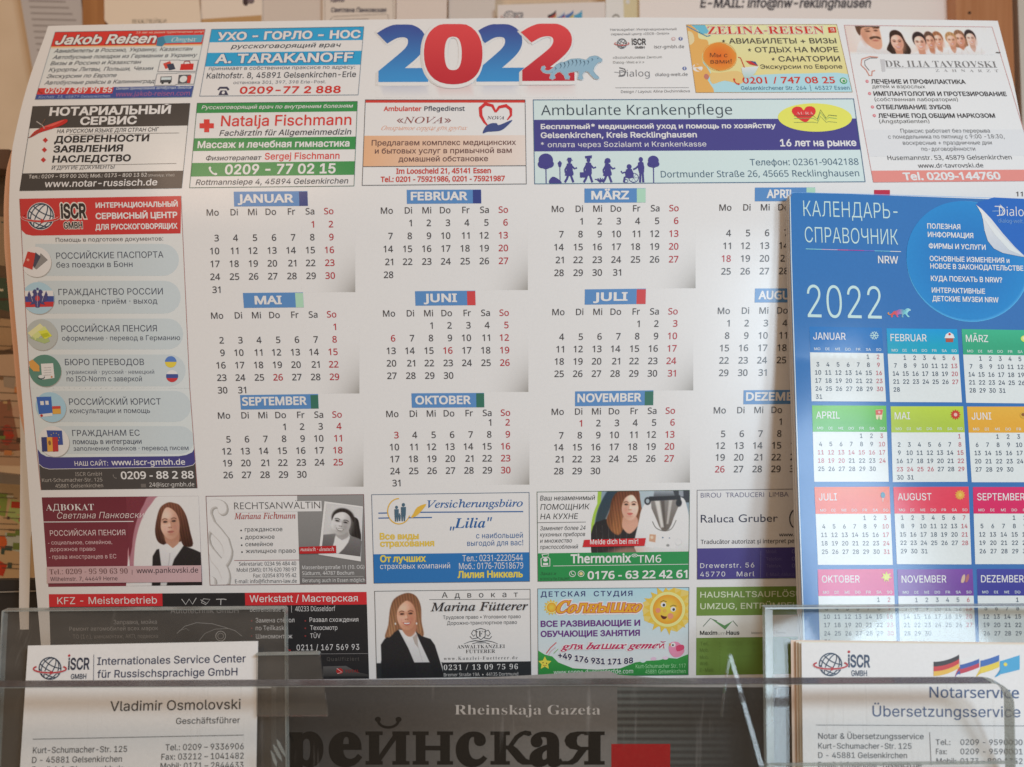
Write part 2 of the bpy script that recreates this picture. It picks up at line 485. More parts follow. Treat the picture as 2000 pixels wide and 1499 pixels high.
class Print:
    def __init__(self, patch, crop='P', surf=None, base=1.0):
        self.p = patch; self.crop = CROP[crop]; self.surf = surf or POSTER
        self.base = base; self.clip = False
        self.V = []; self.T = []; self.C = []; self.L = []
    def z(self, crop):
        self.crop = CROP[crop]; return self
    # -- helpers
    def ab(self, x, y):
        ox, oy, s = self.crop
        a, b = self.p.inv(Vector((ox + x / s, oy + y / s)))
        return a * self.p.W, b * self.p.H
    def add(self, verts, tris, cols, layer):
        """verts in the patch's own (a, b) coordinates."""
        base = len(self.V)
        for (a, b), c in zip(verts, cols):
            if self.clip:
                a = min(max(a, 0.0), self.p.W); b = min(max(b, 0.0), self.p.H)
            self.V.append(self.p.fwd(a / self.p.W, b / self.p.H)); self.C.append(c); self.L.append(layer)
        self.T.extend((i + base, j + base, k + base) for i, j, k in tris)
    def grid(self, a0, b0, a1, b1, col, layer, nx=None, ny=None):
        nx = nx or max(1, int(abs(a1 - a0) / 15)); ny = ny or max(1, int(abs(b1 - b0) / 15))
        vs, cs, ts = [], [], []
        for j in range(ny + 1):
            for i in range(nx + 1):
                u, v = i / nx, j / ny
                vs.append((a0 + (a1 - a0) * u, b0 + (b1 - b0) * v))
                cs.append(col(u, v) if callable(col) else col)
        for j in range(ny):
            for i in range(nx):
                k = j * (nx + 1) + i
                ts += [(k, k + 1, k + nx + 2), (k, k + nx + 2, k + nx + 1)]
        self.add(vs, ts, cs, layer)
    # -- drawing
    def field(self, col, s0=0, t0=0, s1=1, t1=1, layer=1):
        """A rectangle in fractions of the patch."""
        W, H = self.p.W, self.p.H
        c = col if callable(col) else rgb(col)
        self.grid(s0 * W, t0 * H, s1 * W, t1 * H, c, layer)
        return self
    def vgrad(self, c0, c1, s0=0, t0=0, s1=1, t1=1, layer=1, horiz=False):
        a, b = rgb(c0), rgb(c1)
        f = (lambda u, v: tuple(x + (y - x) * (u if horiz else v) for x, y in zip(a, b)))
        W, H = self.p.W, self.p.H
        self.grid(s0 * W, t0 * H, s1 * W, t1 * H, f, layer, nx=max(8, int((s1-s0)*W/20)), ny=max(8, int((t1-t0)*H/20)))
        return self
    def rect(self, x0, y0, x1, y1, col, layer=2):
        a0, b0 = self.ab(x0, y0); a1, b1 = self.ab(x1, y1)
        self.grid(a0, b0, a1, b1, col if callable(col) else rgb(col), layer)
        return self
    def frame(self, col, w=1.2, s0=0, t0=0, s1=1, t1=1, layer=5):
        W, H = self.p.W, self.p.H; c = rgb(col)
        a0, a1, b0, b1 = s0 * W, s1 * W, t0 * H, t1 * H
        self.grid(a0, b0, a1, b0 + w, c, layer); self.grid(a0, b1 - w, a1, b1, c, layer)
        self.grid(a0, b0 + w, a0 + w, b1 - w, c, layer); self.grid(a1 - w, b0 + w, a1, b1 - w, c, layer)
        return self
    def line(self, x0, y0, x1, y1, w, col, layer=4):
        a0, b0 = self.ab(x0, y0); a1, b1 = self.ab(x1, y1)
        d = math.hypot(a1 - a0, b1 - b0) or 1
        nx, ny = -(b1 - b0) / d * w / 2, (a1 - a0) / d * w / 2
        n = max(1, int(d / 15)); vs = []; ts = []
        for k in range(n + 1):
            a, b = a0 + (a1 - a0) * k / n, b0 + (b1 - b0) * k / n
            vs += [(a + nx, b + ny), (a - nx, b - ny)]
        for k in range(n):
            i = 2 * k; ts += [(i, i + 1, i + 3), (i, i + 3, i + 2)]
        self.add(vs, ts, [rgb(col)] * len(vs), layer)
        return self
    def path(self, pts, w, col, layer=4, closed=False, taper=None):
        q = [self.ab(*p) for p in pts]
        n = len(q); vs = []; ts = []
        for i in range(n):
            p0 = q[(i - 1) % n] if closed or i else q[i]
            p1 = q[(i + 1) % n] if closed or i < n - 1 else q[i]
            d = math.hypot(p1[0] - p0[0], p1[1] - p0[1]) or 1
            ww = w * (taper(i / max(1, n - 1)) if taper else 1)
            nx, ny = -(p1[1] - p0[1]) / d * ww / 2, (p1[0] - p0[0]) / d * ww / 2
            vs += [(q[i][0] + nx, q[i][1] + ny), (q[i][0] - nx, q[i][1] - ny)]
        m = n if closed else n - 1
        for k in range(m):
            i = 2 * k; j = 2 * ((k + 1) % n); ts += [(i, i + 1, j + 1), (i, j + 1, j)]
        self.add(vs, ts, [rgb(col)] * len(vs), layer)
        return self
    def poly(self, pts, col, layer=2, curve=0, grad=None, across=None):
        """A filled outline; curve > 0 rounds it as a closed Catmull-Rom curve; grad = second colour at the bottom."""
        if curve:
            n = len(pts); out = []
            for i in range(n):
                p0, p1, p2, p3 = (Vector(pts[(i + k) % n]) for k in (-1, 0, 1, 2))
                for k in range(curve):
                    t = k / curve
                    out.append(tuple(0.5 * ((2 * p1) + (p2 - p0) * t + (2*p0 - 5*p1 + 4*p2 - p3) * t*t + (3*p1 - p0 - 3*p2 + p3) * t**3)))
            pts = out
        q = [self.ab(*p) for p in pts]
        vs, ts = fill_contours([q])
        c = rgb(col)
        if across:
            lo = min(v[0] for v in vs); hi = max(v[0] for v in vs); st = [rgb(k) for k in across]
            cs = []
            for v in vs:
                t = (v[0] - lo) / (hi - lo) * (len(st) - 1); i = min(int(t), len(st) - 2)
                cs.append(tuple(lerp(x, y, t - i) for x, y in zip(st[i], st[i + 1])))
        elif grad:
            g = rgb(grad); lo = min(v[1] for v in vs); hi = max(v[1] for v in vs)
            cs = [tuple(x + (y - x) * (v[1] - lo) / (hi - lo) for x, y in zip(c, g)) for v in vs]
        else:
            cs = [c] * len(vs)
        self.add(vs, ts, cs, layer)
        return self
    def disc(self, x, y, rx, ry, col, layer=2, n=28, edge=None, rot=0.0):
        """An ellipse; edge = colour at the rim for a shaded print."""
        a, b = self.ab(x, y); s = self.crop[2]
        rx /= s; ry /= s
        c = rgb(col); e = rgb(edge) if edge else c
        cr, sr = math.cos(rot), math.sin(rot)
        vs = [(a, b)]; cs = [c]
        for rr in ((.55, 1.0) if edge else (1.0,)):
            for k in range(n):
                u, v = rx * rr * math.cos(2*math.pi*k/n), ry * rr * math.sin(2*math.pi*k/n)
                vs.append((a + u * cr - v * sr, b + u * sr + v * cr))
                cs.append(e if rr == 1.0 else tuple(p * .6 + q * .4 for p, q in zip(c, e)))
        ts = [(0, 1 + k, 1 + (k + 1) % n) for k in range(n)]
        if edge:
            for k in range(n):
                i, j = 1 + k, 1 + (k + 1) % n
                ts += [(i, i + n, j + n), (i, j + n, j)]
        self.add(vs, ts, cs, layer)
        return self
    def ring(self, x, y, rx, ry, w, col, layer=3, a0=0, a1=360, rot=0.0):
        s = self.crop[2]; n = max(6, int(abs(a1 - a0) / 10))
        cr, sr = math.cos(rot), math.sin(rot); pts = []
        for k in range(n + (0 if abs(a1 - a0) >= 360 else 1)):
            t = math.radians(a0 + (a1 - a0) * k / n)
            u, v = rx * math.cos(t), ry * math.sin(t)
            pts.append((x + u * cr - v * sr, y + u * sr + v * cr))
        return self.path(pts, w, col, layer, closed=abs(a1 - a0) >= 360)
    def text(self, s, xl, yb, xr, cap, col, f='i', b=0.0, sh=0.0, layer=3, ol=None, olw=0.07, tr=0.0, grad=None):
        """A line from xl to xr on baseline yb with the given cap height (all in the crop's pixels)."""
        a0, b0 = self.ab(xl, yb); a1, _ = self.ab(xr, yb)
        capn = cap / self.crop[2]
        V, T, w = layout(s, f, b, sh, tr)
        sx = (a1 - a0) / w
        self._put(V, T, a0, b0, sx, capn, col, layer, grad)
        if ol:
            V, T, w2 = layout(s, f, b + olw, sh, tr)
            ex = (w2 - w) / 2
            self._put([(x - ex, y) for x, y in V], T, a0, b0, sx, capn, ol, layer - 1)
        return self
    def _put(self, V, T, a0, b0, sx, sy, col, layer, grad=None):
        c = rgb(col)
        if grad:
            g = rgb(grad)
            cs = [tuple(x + (y - x) * max(0, min(1, 1 - v[1])) for x, y in zip(c, g)) for v in V]
        else:
            cs = [c] * len(V)
        self.add([(a0 + x * sx, b0 - y * sy) for x, y in V], T, cs, layer)
    def word(self, s, a, b, cap, col, f='n', bold=0.0, align='r', layer=3, sx=None):
        """Text at a point given in the patch's own coordinates (a right, centre or left anchor)."""
        V, T, w = layout(s, f, bold, 0)
        k = (sx or cap)
        x0 = a - w * k if align == 'r' else (a - w * k / 2 if align == 'c' else a)
        self._put(V, T, x0, b, k, cap, col, layer)
        return self
    def photo(self, x0, y0, x1, y1, bg, layers, layer=1.5, step=1.15):
        """A printed photograph: a fine field of dots whose colours come from soft shapes laid over one another."""
        a0, b0 = self.ab(x0, y0); a1, b1 = self.ab(x1, y1)
        nx = max(4, int(abs(a1 - a0) / step)); ny = max(4, int(abs(b1 - b0) / step))
        X, Y = np.meshgrid(np.linspace(x0, x1, nx + 1), np.linspace(y0, y1, ny + 1))
        X = X.ravel(); Y = Y.ravel()
        C = np.tile(hexa(bg), (len(X), 1))
        rng = np.random.default_rng(5)
        for kind, *q in layers:
            if kind == 'e':
                cx, cy, rx, ry, col, f, rot, al = (list(q) + [.12, 0, 1][len(q) - 5:])[:8]
                c, sn = math.cos(rot), math.sin(rot)
                u, v = (X - cx) * c + (Y - cy) * sn, -(X - cx) * sn + (Y - cy) * c
                t = np.sqrt((u / rx) ** 2 + (v / ry) ** 2)
                m = 1 - sstep(1 - f, 1 + f, t)
            else:
                pts = q[0]
                if kind in ('p', 'h'):
                    col, f, al, cv = (list(q[1:]) + [3.0, 1, 4][len(q) - 2:])[:4]
                    if cv: pts = rounded(pts, cv)
                    d = seg_dist(X, Y, pts, True)
                    ins = winding([pts], np.stack([X, Y], 1)) != 0
                    m = sstep(-f, f, np.where(ins, d, -d))
                else:
                    wd, col, f, al = (list(q[1:]) + [1.5, 1][len(q) - 3:])[:4]
                    m = 1 - sstep(wd / 2 - f, wd / 2 + f, seg_dist(X, Y, rounded(pts, 4, False), False))
            if isinstance(col, tuple):
                lo, hi = (Y[m > .3].min(), Y[m > .3].max()) if (m > .3).any() else (0, 1)
                t = np.clip((Y - lo) / max(1e-6, hi - lo), 0, 1)[:, None]
                cc = hexa(col[0]) * (1 - t) + hexa(col[1]) * t
            else:
                cc = np.tile(hexa(col), (len(X), 1))
            if kind == 'h':      # strands of hair
                s = self.crop[2]
                w = np.sin(X / s * 2.3 + np.sin(Y / s * .11) * 2.4) * .5 + np.sin(X / s * 1.1 - Y / s * .16 + 1.3) * .5
                cc = np.clip(cc * (1 + .20 * w[:, None]), 0, 1)
            m = (m * al)[:, None]
            C = C * (1 - m) + cc * m
        C = np.clip(C + rng.normal(0, .010, C.shape), 0.01, 1)
        L_ = np.where(C <= .04045, C / 12.92, ((C + .055) / 1.055) ** 2.4)
        wt = np.array([lin(218), lin(214), lin(210)])
        L_ = np.clip(L_ / wt * .80, .006, .80)
        u = (X - x0) / (x1 - x0); v = (Y - y0) / (y1 - y0)
        vs = [(a0 + (a1 - a0) * i, b0 + (b1 - b0) * j) for i, j in zip(u, v)]
        ts = []
        for j in range(ny):
            for i in range(nx):
                k = j * (nx + 1) + i
                ts += [(k, k + 1, k + nx + 2), (k, k + nx + 2, k + nx + 1)]
        self.add(vs, ts, [tuple(c) for c in L_], layer)
        return self
    def build(self, name, parent, mat=None, label=None):
        o = mesh_on(name, self.surf, self.V, self.T, self.C, self.L, mat or M_POSTER, self.base)
        o.parent = parent
        if label: o['label'] = label
        return o

def split_long(V, T, C, L, limit=17.0):
    V = [tuple(v) for v in V]; C = list(C); L = list(L); T = list(T)
    done = []; mid = {}
    def m(i, j):
        k = (i, j) if i < j else (j, i)
        if k not in mid:
            V.append(((V[i][0] + V[j][0]) / 2, (V[i][1] + V[j][1]) / 2))
            C.append(tuple((x + y) / 2 for x, y in zip(C[i], C[j]))); L.append(L[i])
            mid[k] = len(V) - 1
        return mid[k]
    lim = limit * limit
    while T:
        a, b, c = T.pop()
        f = [(V[i][0] - V[j][0]) ** 2 + (V[i][1] - V[j][1]) ** 2 > lim for i, j in ((a, b), (b, c), (c, a))]
        n = sum(f)
        if n == 0: done.append((a, b, c)); continue
        if n == 1:
            if f[1]: a, b, c = b, c, a
            elif f[2]: a, b, c = c, a, b
            x = m(a, b); T += [(a, x, c), (x, b, c)]
        elif n == 2:
            if not f[0]: a, b, c = b, c, a
            elif not f[1]: a, b, c = c, a, b
            x, y = m(a, b), m(b, c); T += [(x, b, y), (a, x, y), (a, y, c)]
            if f[0] and f[1] and f[2]: pass
        else:
            x, y, z = m(a, b), m(b, c), m(c, a); T += [(a, x, z), (x, b, y), (z, y, c), (x, y, z)]
    return V, done, C, L

def mesh_on(name, surf, V, T, C, L, mat, base=1.0):
    V, T, C, L = split_long(V, T, C, L)
    P, N = [], []
    for (x, y), l in zip(V, L):
        n = surf.normal(x, y)
        P.append(surf.point(x, y) + n * (GAP * (l + base))); N.append(n)
    me = bpy.data.meshes.new(name)
    def facing(t):
        a, b, c = (P[i] for i in t)
        return (b - a).cross(c - a).dot(N[t[0]]) > 0
    T = [t if facing(t) else (t[0], t[2], t[1]) for t in T]
    me.from_pydata([tuple(p) for p in P], [], T)
    ca = me.color_attributes.new('ink', 'FLOAT_COLOR', 'POINT')
    ca.data.foreach_set('color', np.array([(*c, 1.0) for c in C], dtype=np.float32).ravel())
    me.materials.append(mat)
    me.shade_smooth()
    me.normals_split_custom_set_from_vertices([tuple(n) for n in N])
    o = bpy.data.objects.new(name, me)
    COL.objects.link(o)
    return o

def sheet_mesh(name, surf, fn, nu, nv, col, mat, parent=None, thick=0.00018, offset=0.0):
    """A sheet of paper: fn(u, v) gives the frame point; two faces and the edge between them."""
    P, N, T, C = [], [], [], []
    nrm = []
    for side in (0, 1):
        for j in range(nv + 1):
            for i in range(nu + 1):
                x, y = fn(i / nu, j / nv)
                n = surf.normal(x, y)
                P.append(surf.point(x, y) - n * (offset + thick * side)); nrm.append(n if side == 0 else -n)
                C.append(col(i / nu, j / nv, side) if callable(col) else col)
    k = (nu + 1) * (nv + 1)
    for j in range(nv):
        for i in range(nu):
            a = j * (nu + 1) + i; b = a + 1; c = a + nu + 2; d = a + nu + 1
            T += [(a, d, c, b), (k + a, k + b, k + c, k + d)]
    rim = [i for i in range(nu + 1)] + [j * (nu + 1) + nu for j in range(1, nv + 1)] + [nv * (nu + 1) + i for i in range(nu - 1, -1, -1)] + [j * (nu + 1) for j in range(nv - 1, 0, -1)]
    for a, b in zip(rim, rim[1:] + rim[:1]):
        T.append((a, b, k + b, k + a))
    me = bpy.data.meshes.new(name)
    me.from_pydata([tuple(p) for p in P], [], T)
    ca = me.color_attributes.new('ink', 'FLOAT_COLOR', 'POINT')
    ca.data.foreach_set('color', np.array([(*c, 1.0) for c in C], dtype=np.float32).ravel())
    me.materials.append(mat)
    me.shade_smooth()
    me.normals_split_custom_set_from_vertices([tuple(n) for n in nrm])
    o = bpy.data.objects.new(name, me)
    COL.objects.link(o)
    if parent: o.parent = parent
    return o

def solid(name, front, back, mat, parent=None, bevel=0.0, smooth_sides=False):
    """A closed slab between two outlines of the same number of points in space."""
    n = len(front)
    me = bpy.data.meshes.new(name)
    V = [tuple(p) for p in front] + [tuple(p) for p in back]
    Fs = [tuple(range(n)), tuple(range(2 * n - 1, n - 1, -1))]
    for i in range(n):
        j = (i + 1) % n
        Fs.append((j, i, n + i, n + j))
    me.from_pydata(V, [], Fs)
    import bmesh
    bm = bmesh.new(); bm.from_mesh(me)
    bmesh.ops.recalc_face_normals(bm, faces=bm.faces)
    if bevel:
        bmesh.ops.bevel(bm, geom=list(bm.edges), offset=bevel, segments=2, affect='EDGES')
    bm.to_mesh(me); bm.free()
    me.materials.append(mat)
    o = bpy.data.objects.new(name, me)
    COL.objects.link(o)
    if parent: o.parent = parent
    return o

def slab(name, pts, depth, thick, mat, parent=None, bevel=0.0):
    """A slab whose face shows as the outline pts at the given depth (number or function), thick metres deep behind it."""
    d = depth if callable(depth) else (lambda x, y: depth)
    f = [at(x, y, d(x, y)) for x, y in pts]
    return solid(name, f, [p + FWD * thick for p in f], mat, parent, bevel)

def thing(name, label, cat, loc, group=None):
    o = bpy.data.objects.new(name, None)
    COL.objects.link(o)
    o['label'] = label; o['category'] = cat
    if group: o['group'] = group
    o.empty_display_size = 0.01
    o.location = loc
    return o

def settle(root):
    """Give a thing's Empty its place at the thing's base without moving the children."""
    bpy.context.view_layer.update()
    for c in root.children:
        c.matrix_parent_inverse = root.matrix_world.inverted()

def lerp(a, b, t): return a + (b - a) * t

def curve1(pts, x):
    if x <= pts[0][0]: return pts[0][1]
    for (x0, y0), (x1, y1) in zip(pts, pts[1:]):
        if x <= x1:
            return lerp(y0, y1, (x - x0) / (x1 - x0))
    return pts[-1][1]
def curve_s(pts, x):
    """The same, smoothed a little."""
    w = 18
    return (curve1(pts, x - w) + 2 * curve1(pts, x) + curve1(pts, x + w)) / 4
# ------------------------------------------------------------------ the wall calendar
PAPER = (0.80, 0.80, 0.80)
WHITE = '#e6e2de'
INK = '#3c3a3c'
LEFT = [(40, 98), (51, 95), (140, 61), (205, 42), (290, 23), (350, 19), (420, 17), (500, 21), (600, 28), (700, 37), (800, 45), (900, 52), (1000, 59),
        (1100, 66), (1190, 74), (1330, 86), (1420, 94)]
TOP = [(60, 53), (94, 51), (420, 43.5), (700, 39), (950, 36), (1250, 34.5), (1500, 36), (1860, 39.5), (1948, 41), (2100, 60)]
RIGHT_EDGE = [(30, 1944), (42, 1949), (90, 1962), (160, 1980), (260, 2000), (400, 2030), (700, 2070), (1420, 2080)]

def poster_xy(u, v):
    y0 = lerp(51, 41, u)
    yb = 1346 - 6 * u
    y = lerp(y0, yb, v)
    xl, xr = curve_s(LEFT, y), curve_s(RIGHT_EDGE, y)
    x = lerp(xl, xr, u)
    y = lerp(curve1(TOP, x), yb, v)
    return x, y

cal = thing('wall_calendar', 'large white sheet calendar for 2022 with coloured adverts around twelve month tables', 'calendar', at(1000, 1346, 0.346))
sheet_mesh('sheet', POSTER, poster_xy, 96, 72, PAPER, M_POSTER, cal, thick=0.0002)

def new_ad(quad, crop, base=1.0):
    p = Print(Patch(quad, crop), crop, POSTER, base); p.clip = True
    return p
def sub(pr, crop=None):
    q = Print(pr.p, 'P', pr.surf, pr.base); q.crop = CROP[crop] if crop else pr.crop; q.clip = pr.clip
    return q

def handset(p, x, y, r, col, layer=4):
    """A telephone receiver."""
    p.path([(x - r, y - r * .9), (x - r * .75, y - r * .1), (x - r * .1, y + r * .65), (x + r * .8, y + r)], r * .42 / p.crop[2], col, layer)
    p.disc(x - r * .85, y - r * .75, r * .34, r * .42, col, layer + 1, 12); p.disc(x + r * .7, y + r * .85, r * .42, r * .34, col, layer + 1, 12)

def desk_phone(p, x, y, r, col, layer=4):
    p.poly([(x - r, y + r * .8), (x - r * .55, y - r * .1), (x + r * .55, y - r * .1), (x + r, y + r * .8)], col, layer)
    p.path([(x - r * 1.05, y - r * .2), (x - r * .7, y - r * .65), (x + r * .7, y - r * .65), (x + r * 1.05, y - r * .2)], r * .4 / p.crop[2], col, layer)
    p.disc(x, y + r * .35, r * .3, r * .3, WHITE, layer + 1, 12)

def globe_logo(p, x, y, r, line, orbit, layer=6, fill=None, w=None):
    s = p.crop[2]; w = w or r * .085 / s
    if fill: p.disc(x, y, r, r, fill, layer - 1)
    p.ring(x, y, r, r, w * 1.2, line, layer)
    for k in (.33, .75):
        p.ring(x, y, r * k, r, w, line, layer + 1, rot=math.radians(28))
    for k in (-.45, .05, .5):
        h = math.sqrt(1 - k * k)
        pts = []
        for j in range(11):
            t = -1 + 2 * j / 10
            u, v = t * h * r, k * r + r * .16 * (1 - t * t)
            c, sn = math.cos(math.radians(28)), math.sin(math.radians(28))
            pts.append((x + u * c - v * sn, y + u * sn + v * c))
        p.path(pts, w, line, layer + 2)
    p.ring(x, y + r * .05, r * 1.5, r * .36, w * 2.3, WHITE if not fill else fill, layer + 3, a0=-8, a1=188)
    p.ring(x, y + r * .05, r * 1.5, r * .36, w * 1.7, orbit, layer + 4, a0=-35, a1=215)
    p.poly([(x + r * .05, y + r * .20), (x + r * .45, y + r * .40), (x + r * .02, y + r * .60)], orbit, layer + 5)

def wavy_flag(p, x0, y0, x1, y1, stripes, layer=4, horiz=True, drop=.25):
    n = len(stripes); dx, dy = x1 - x0, y1 - y0
    for k, c in enumerate(stripes):
        top = [(x0 + dx * t / 8, y0 + dy * k / n + drop * dy * math.sin(-1.2 + 3.6 * t / 8)) for t in range(9)]
        bot = [(x, y + dy / n) for x, y in reversed(top)]
        p.poly(top + bot, c, layer)

def face(p, x, y, w, h, skin, shade, L=6, brow='#4a3026', eye='#3a2a24', lip='#b05a52', smile=False, tilt=0.0):
    p.disc(x, y, w, h, skin, L, 30, edge=shade, rot=tilt)
    for k in (-1, 1):
        ex, ey = x + k * w * .42, y - h * .10
        p.disc(ex, ey, w * .19, h * .065, '#e6ddd8', L + 1, 12)
        p.disc(ex, ey, w * .10, h * .065, eye, L + 2, 10)
        p.path([(ex - w * .22, ey - h * .06), (ex, ey - h * .095), (ex + w * .22, ey - h * .05)], h * .035 / p.crop[2], brow, L + 3)
        p.path([(ex - w * .24, ey - h * .19), (ex, ey - h * .24), (ex + w * .24, ey - h * .18)], h * .05 / p.crop[2], brow, L + 2)
    p.poly([(x - w * .05, y - h * .05), (x + w * .12, y + h * .26), (x - w * .14, y + h * .28)], shade, L + 1, 3)
    p.disc(x - w * .11, y + h * .28, w * .05, h * .025, '#8a5a4c', L + 2, 8); p.disc(x + w * .10, y + h * .28, w * .05, h * .025, '#8a5a4c', L + 2, 8)
    if smile:
        p.poly([(x - w * .40, y + h * .46), (x, y + h * .52), (x + w * .40, y + h * .46), (x + w * .2, y + h * .66), (x - w * .2, y + h * .66)], lip, L + 1, 4)
        p.poly([(x - w * .31, y + h * .495), (x, y + h * .54), (x + w * .31, y + h * .495), (x, y + h * .61)], '#efe9e4', L + 2, 3)
    else:
        p.poly([(x - w * .32, y + h * .53), (x - w * .08, y + h * .48), (x, y + h * .50), (x + w * .08, y + h * .48), (x + w * .32, y + h * .53), (x, y + h * .63)], lip, L + 1, 3)
        p.path([(x - w * .3, y + h * .535), (x, y + h * .55), (x + w * .3, y + h * .535)], h * .022 / p.crop[2], '#7d3c38', L + 2)

# --- travel agency advert, top left
a = new_ad([(308, 180), (1147, 165), (1070, 545), (195, 558)], 'C1')
a.vgrad('#cfd8da', '#e0deda', layer=0).field('#cf3530', 0, 0, 1, .215).vgrad('#e8a04a', '#dfe0dd', 0, .215, 1, .25, layer=1)
a.text('Jakob Reisen', 303, 250, 862, 50, '#f0eeea', 'i', .05, .16, ol='#5c2a28', olw=.06)
a.text('15 лет на рынке туристических услуг', 760, 190, 1138, 12, '#efb9a8', 'i', .02)
a.poly([(880, 212), (930, 200), (1136, 196), (1124, 238), (915, 244), (905, 262), (872, 258)], '#5d9fb4', 2)
a.poly([(880, 212), (912, 203), (925, 240), (905, 262), (872, 258)], '#3f7f9a', 3)
a.text('Отдых', 955, 236, 1092, 27, '#cfe6ea', 'si', 0, .1, layer=4)
for s, x, y, xr in (('Авиабилеты в Россию, Украину, Казахстан', 300, 297, 1067), ('Автобусные поездки из Германии в Украину', 293, 332, 1093),
                    ('Визы в Россию и Казахстан', 280, 366, 780), ('Курорты Литвы, Польши, Чехии', 272, 402, 848),
                    ('Экскурсии по Европе', 258, 438, 645), ('Автобусные рейсы в Калининград', 247, 474, 858)):
    a.text(s, x, y, xr, 22, '#474a50', 'i', .008, .22)
for (x0, y0, x1, y1) in ((893, 337, 993, 403), (997, 338, 1097, 402), (875, 412, 983, 480), (985, 408, 1084, 474)):
    a.rect(x0, y0, x1, y1, '#8d8f92', 2); a.rect(x0 + 4, y0 + 4, x1 - 4, y1 - 4, '#ece9e6', 3)
a.poly([(910, 358), (950, 343), (962, 372), (924, 388)], '#c9483c', 4).poly([(930, 362), (968, 356), (980, 388), (944, 396)], '#3c4254', 5)
a.poly([(1010, 360), (1082, 357), (1078, 392), (1004, 394)], '#c8322e', 4).path([(1026, 360), (1030, 345), (1058, 344), (1062, 358)], 2, '#8f2a28', 4)
a.poly([(897, 430), (960, 428), (958, 462), (893, 464)], '#4a4c50', 4).rect(902, 434, 954, 448, '#c8d2d8', 5).disc(908, 466, 7, 6, '#2c2c2e', 5, 10).disc(946, 465, 7, 6, '#2c2c2e', 5, 10)
a.poly([(998, 420), (1066, 418), (1060, 468), (992, 470)], '#5a5c60', 4).disc(1024, 444, 20, 19, '#d5d7d8', 5).poly([(1048, 426), (1070, 424), (1062, 466), (1044, 466)], '#c23a33', 6)
a.field('#cc3a35', 0.0, .83, .485, .925).field('#3d4f8e', .485, .83, 1, 1).field('#3d4f8e', 0, .925, .485, 1)
handset(a, 226, 512, 10, '#8e3030')
a.text('0209 / 389 90 55', 248, 522, 622, 29, '#f4f1ed', 'i', .035)
a.text('Kirchstr. 33, 45879 Gelsenkirchen', 216, 551, 612, 15, '#9fb2cf', 'i', 0)
a.text('Онлайн бронирование автобусных билетов', 647, 503, 1066, 15, '#c3cbe0', 'i', .01, .1)
a.text('www.jakob-reisen.com', 645, 540, 1056, 26, '#a9628a', 'n', 0)
a.frame('#8a9296', .8)
a.build('advert', cal, label='red and pale blue travel agency advert with four small icons')

# --- ear, nose and throat doctor
a = new_ad([(1180, 165), (2032, 150), (2000, 533), (1113, 540)], 'C1')
a.field('#e4e1dc', layer=0).field('#2f9cc8', 0, 0, 1, .195).field('#2f9cc8', 0, .352, 1, .555)
a.text('УХО - ГОРЛО - НОС', 1210, 226, 2010, 42, '#f2f2f0', 'i', .06, ol='#38699a', olw=.05)
a.text('русскоговорящий врач', 1290, 273, 1895, 25, '#31343c', 'i', .01, .2)
a.text('A. TARAKANOFF', 1198, 354, 1968, 48, '#f4f4f2', 'i', .05, ol='#2b5588', olw=.05)
a.text('принимает в собственном праксисе по адресу:', 1165, 394, 1980, 20, '#55555c', 'i', 0)
a.text('Kalthofstr. 8, 45891 Gelsenkirchen-Erle', 1152, 440, 1985, 31, '#37373e', 'i', .012)
a.text('остановка 301, 397, 398 Erle-Post.', 1302, 471, 1818, 17, '#6a6a70', 'i', 0)
desk_phone(a, 1247, 510, 28, '#3e3d52')
a.text('0209-77 2 888', 1336, 524, 1900, 37, '#c8352e', 'i', .045)
a.frame('#6d7a86', .9)
a.build('advert', cal, label='blue and white ear doctor advert')

# --- notary service
a = new_ad([(183, 595), (1062, 578), (1015, 1052), (110, 1067)], 'C1')
a.field('#dcd8d0', layer=0).field('#47423f', 0, 0, 1, .262).field('#47423f', 0, .793, 1, 1)
a.text('НОТАРИАЛЬНЫЙ', 275, 647, 950, 44, '#efebe4', 'i', .055)
a.text('СЕРВИС', 446, 698, 762, 42, '#efebe4', 'i', .055)
a.text('НА РУССКОМ ЯЗЫКЕ ДЛЯ СТРАН СНГ', 318, 745, 882, 22, '#4a4441', 'i', .012, .12)
a.line(385, 752, 1000, 744, .7, '#6b645e').line(290, 928, 985, 914, .7, '#6b645e')
for s, y, xr in (('ДОВЕРЕННОСТИ', 798, 830), ('ЗАЯВЛЕНИЯ', 852, 684), ('НАСЛЕДСТВО', 908, 728)):
    x = 303 - (y - 798) * .1
    a.text(s, x, y, xr, 36, '#2f2b2b', 'i', .05)
    cx, cy = x - 49, y - 14
    a.poly([(cx - 15, cy), (cx, cy - 15), (cx + 15, cy), (cx, cy + 15)], '#bd3733', 3)
a.text('И ДРУГИЕ ДОКУМЕНТЫ', 288, 949, 636, 22, '#4a4441', 'i', 0, .1)
a.text('Тел.: 0209 – 959 00 200; Моб.: 0173 – 800 13 52', 160, 998, 818, 20, '#d8d2ca', 'i', .01)
a.text('(WhatsApp, Viber)', 826, 988, 972, 14, '#bdb6ae', 'i', 0)
a.text('www.notar-russisch.de', 248, 1046, 876, 36, '#e9e5de', 'i', .02)
a.poly([(165, 770), (195, 735), (240, 712), (300, 688), (365, 668), (378, 680), (350, 700), (290, 722), (225, 742), (188, 762)], '#bf2f2b', 5, 3)
a.poly([(240, 712), (300, 690), (362, 672), (296, 706)], '#dd5a50', 6, 3)
a.path([(160, 772), (215, 736), (255, 666)], 1.4, '#7a5a48', 7).path([(205, 680), (238, 702), (250, 720)], 2.0, '#a8a09a', 6)
a.frame('#55504c', .8)
a.build('advert', cal, label='dark grey notary advert with red feather')

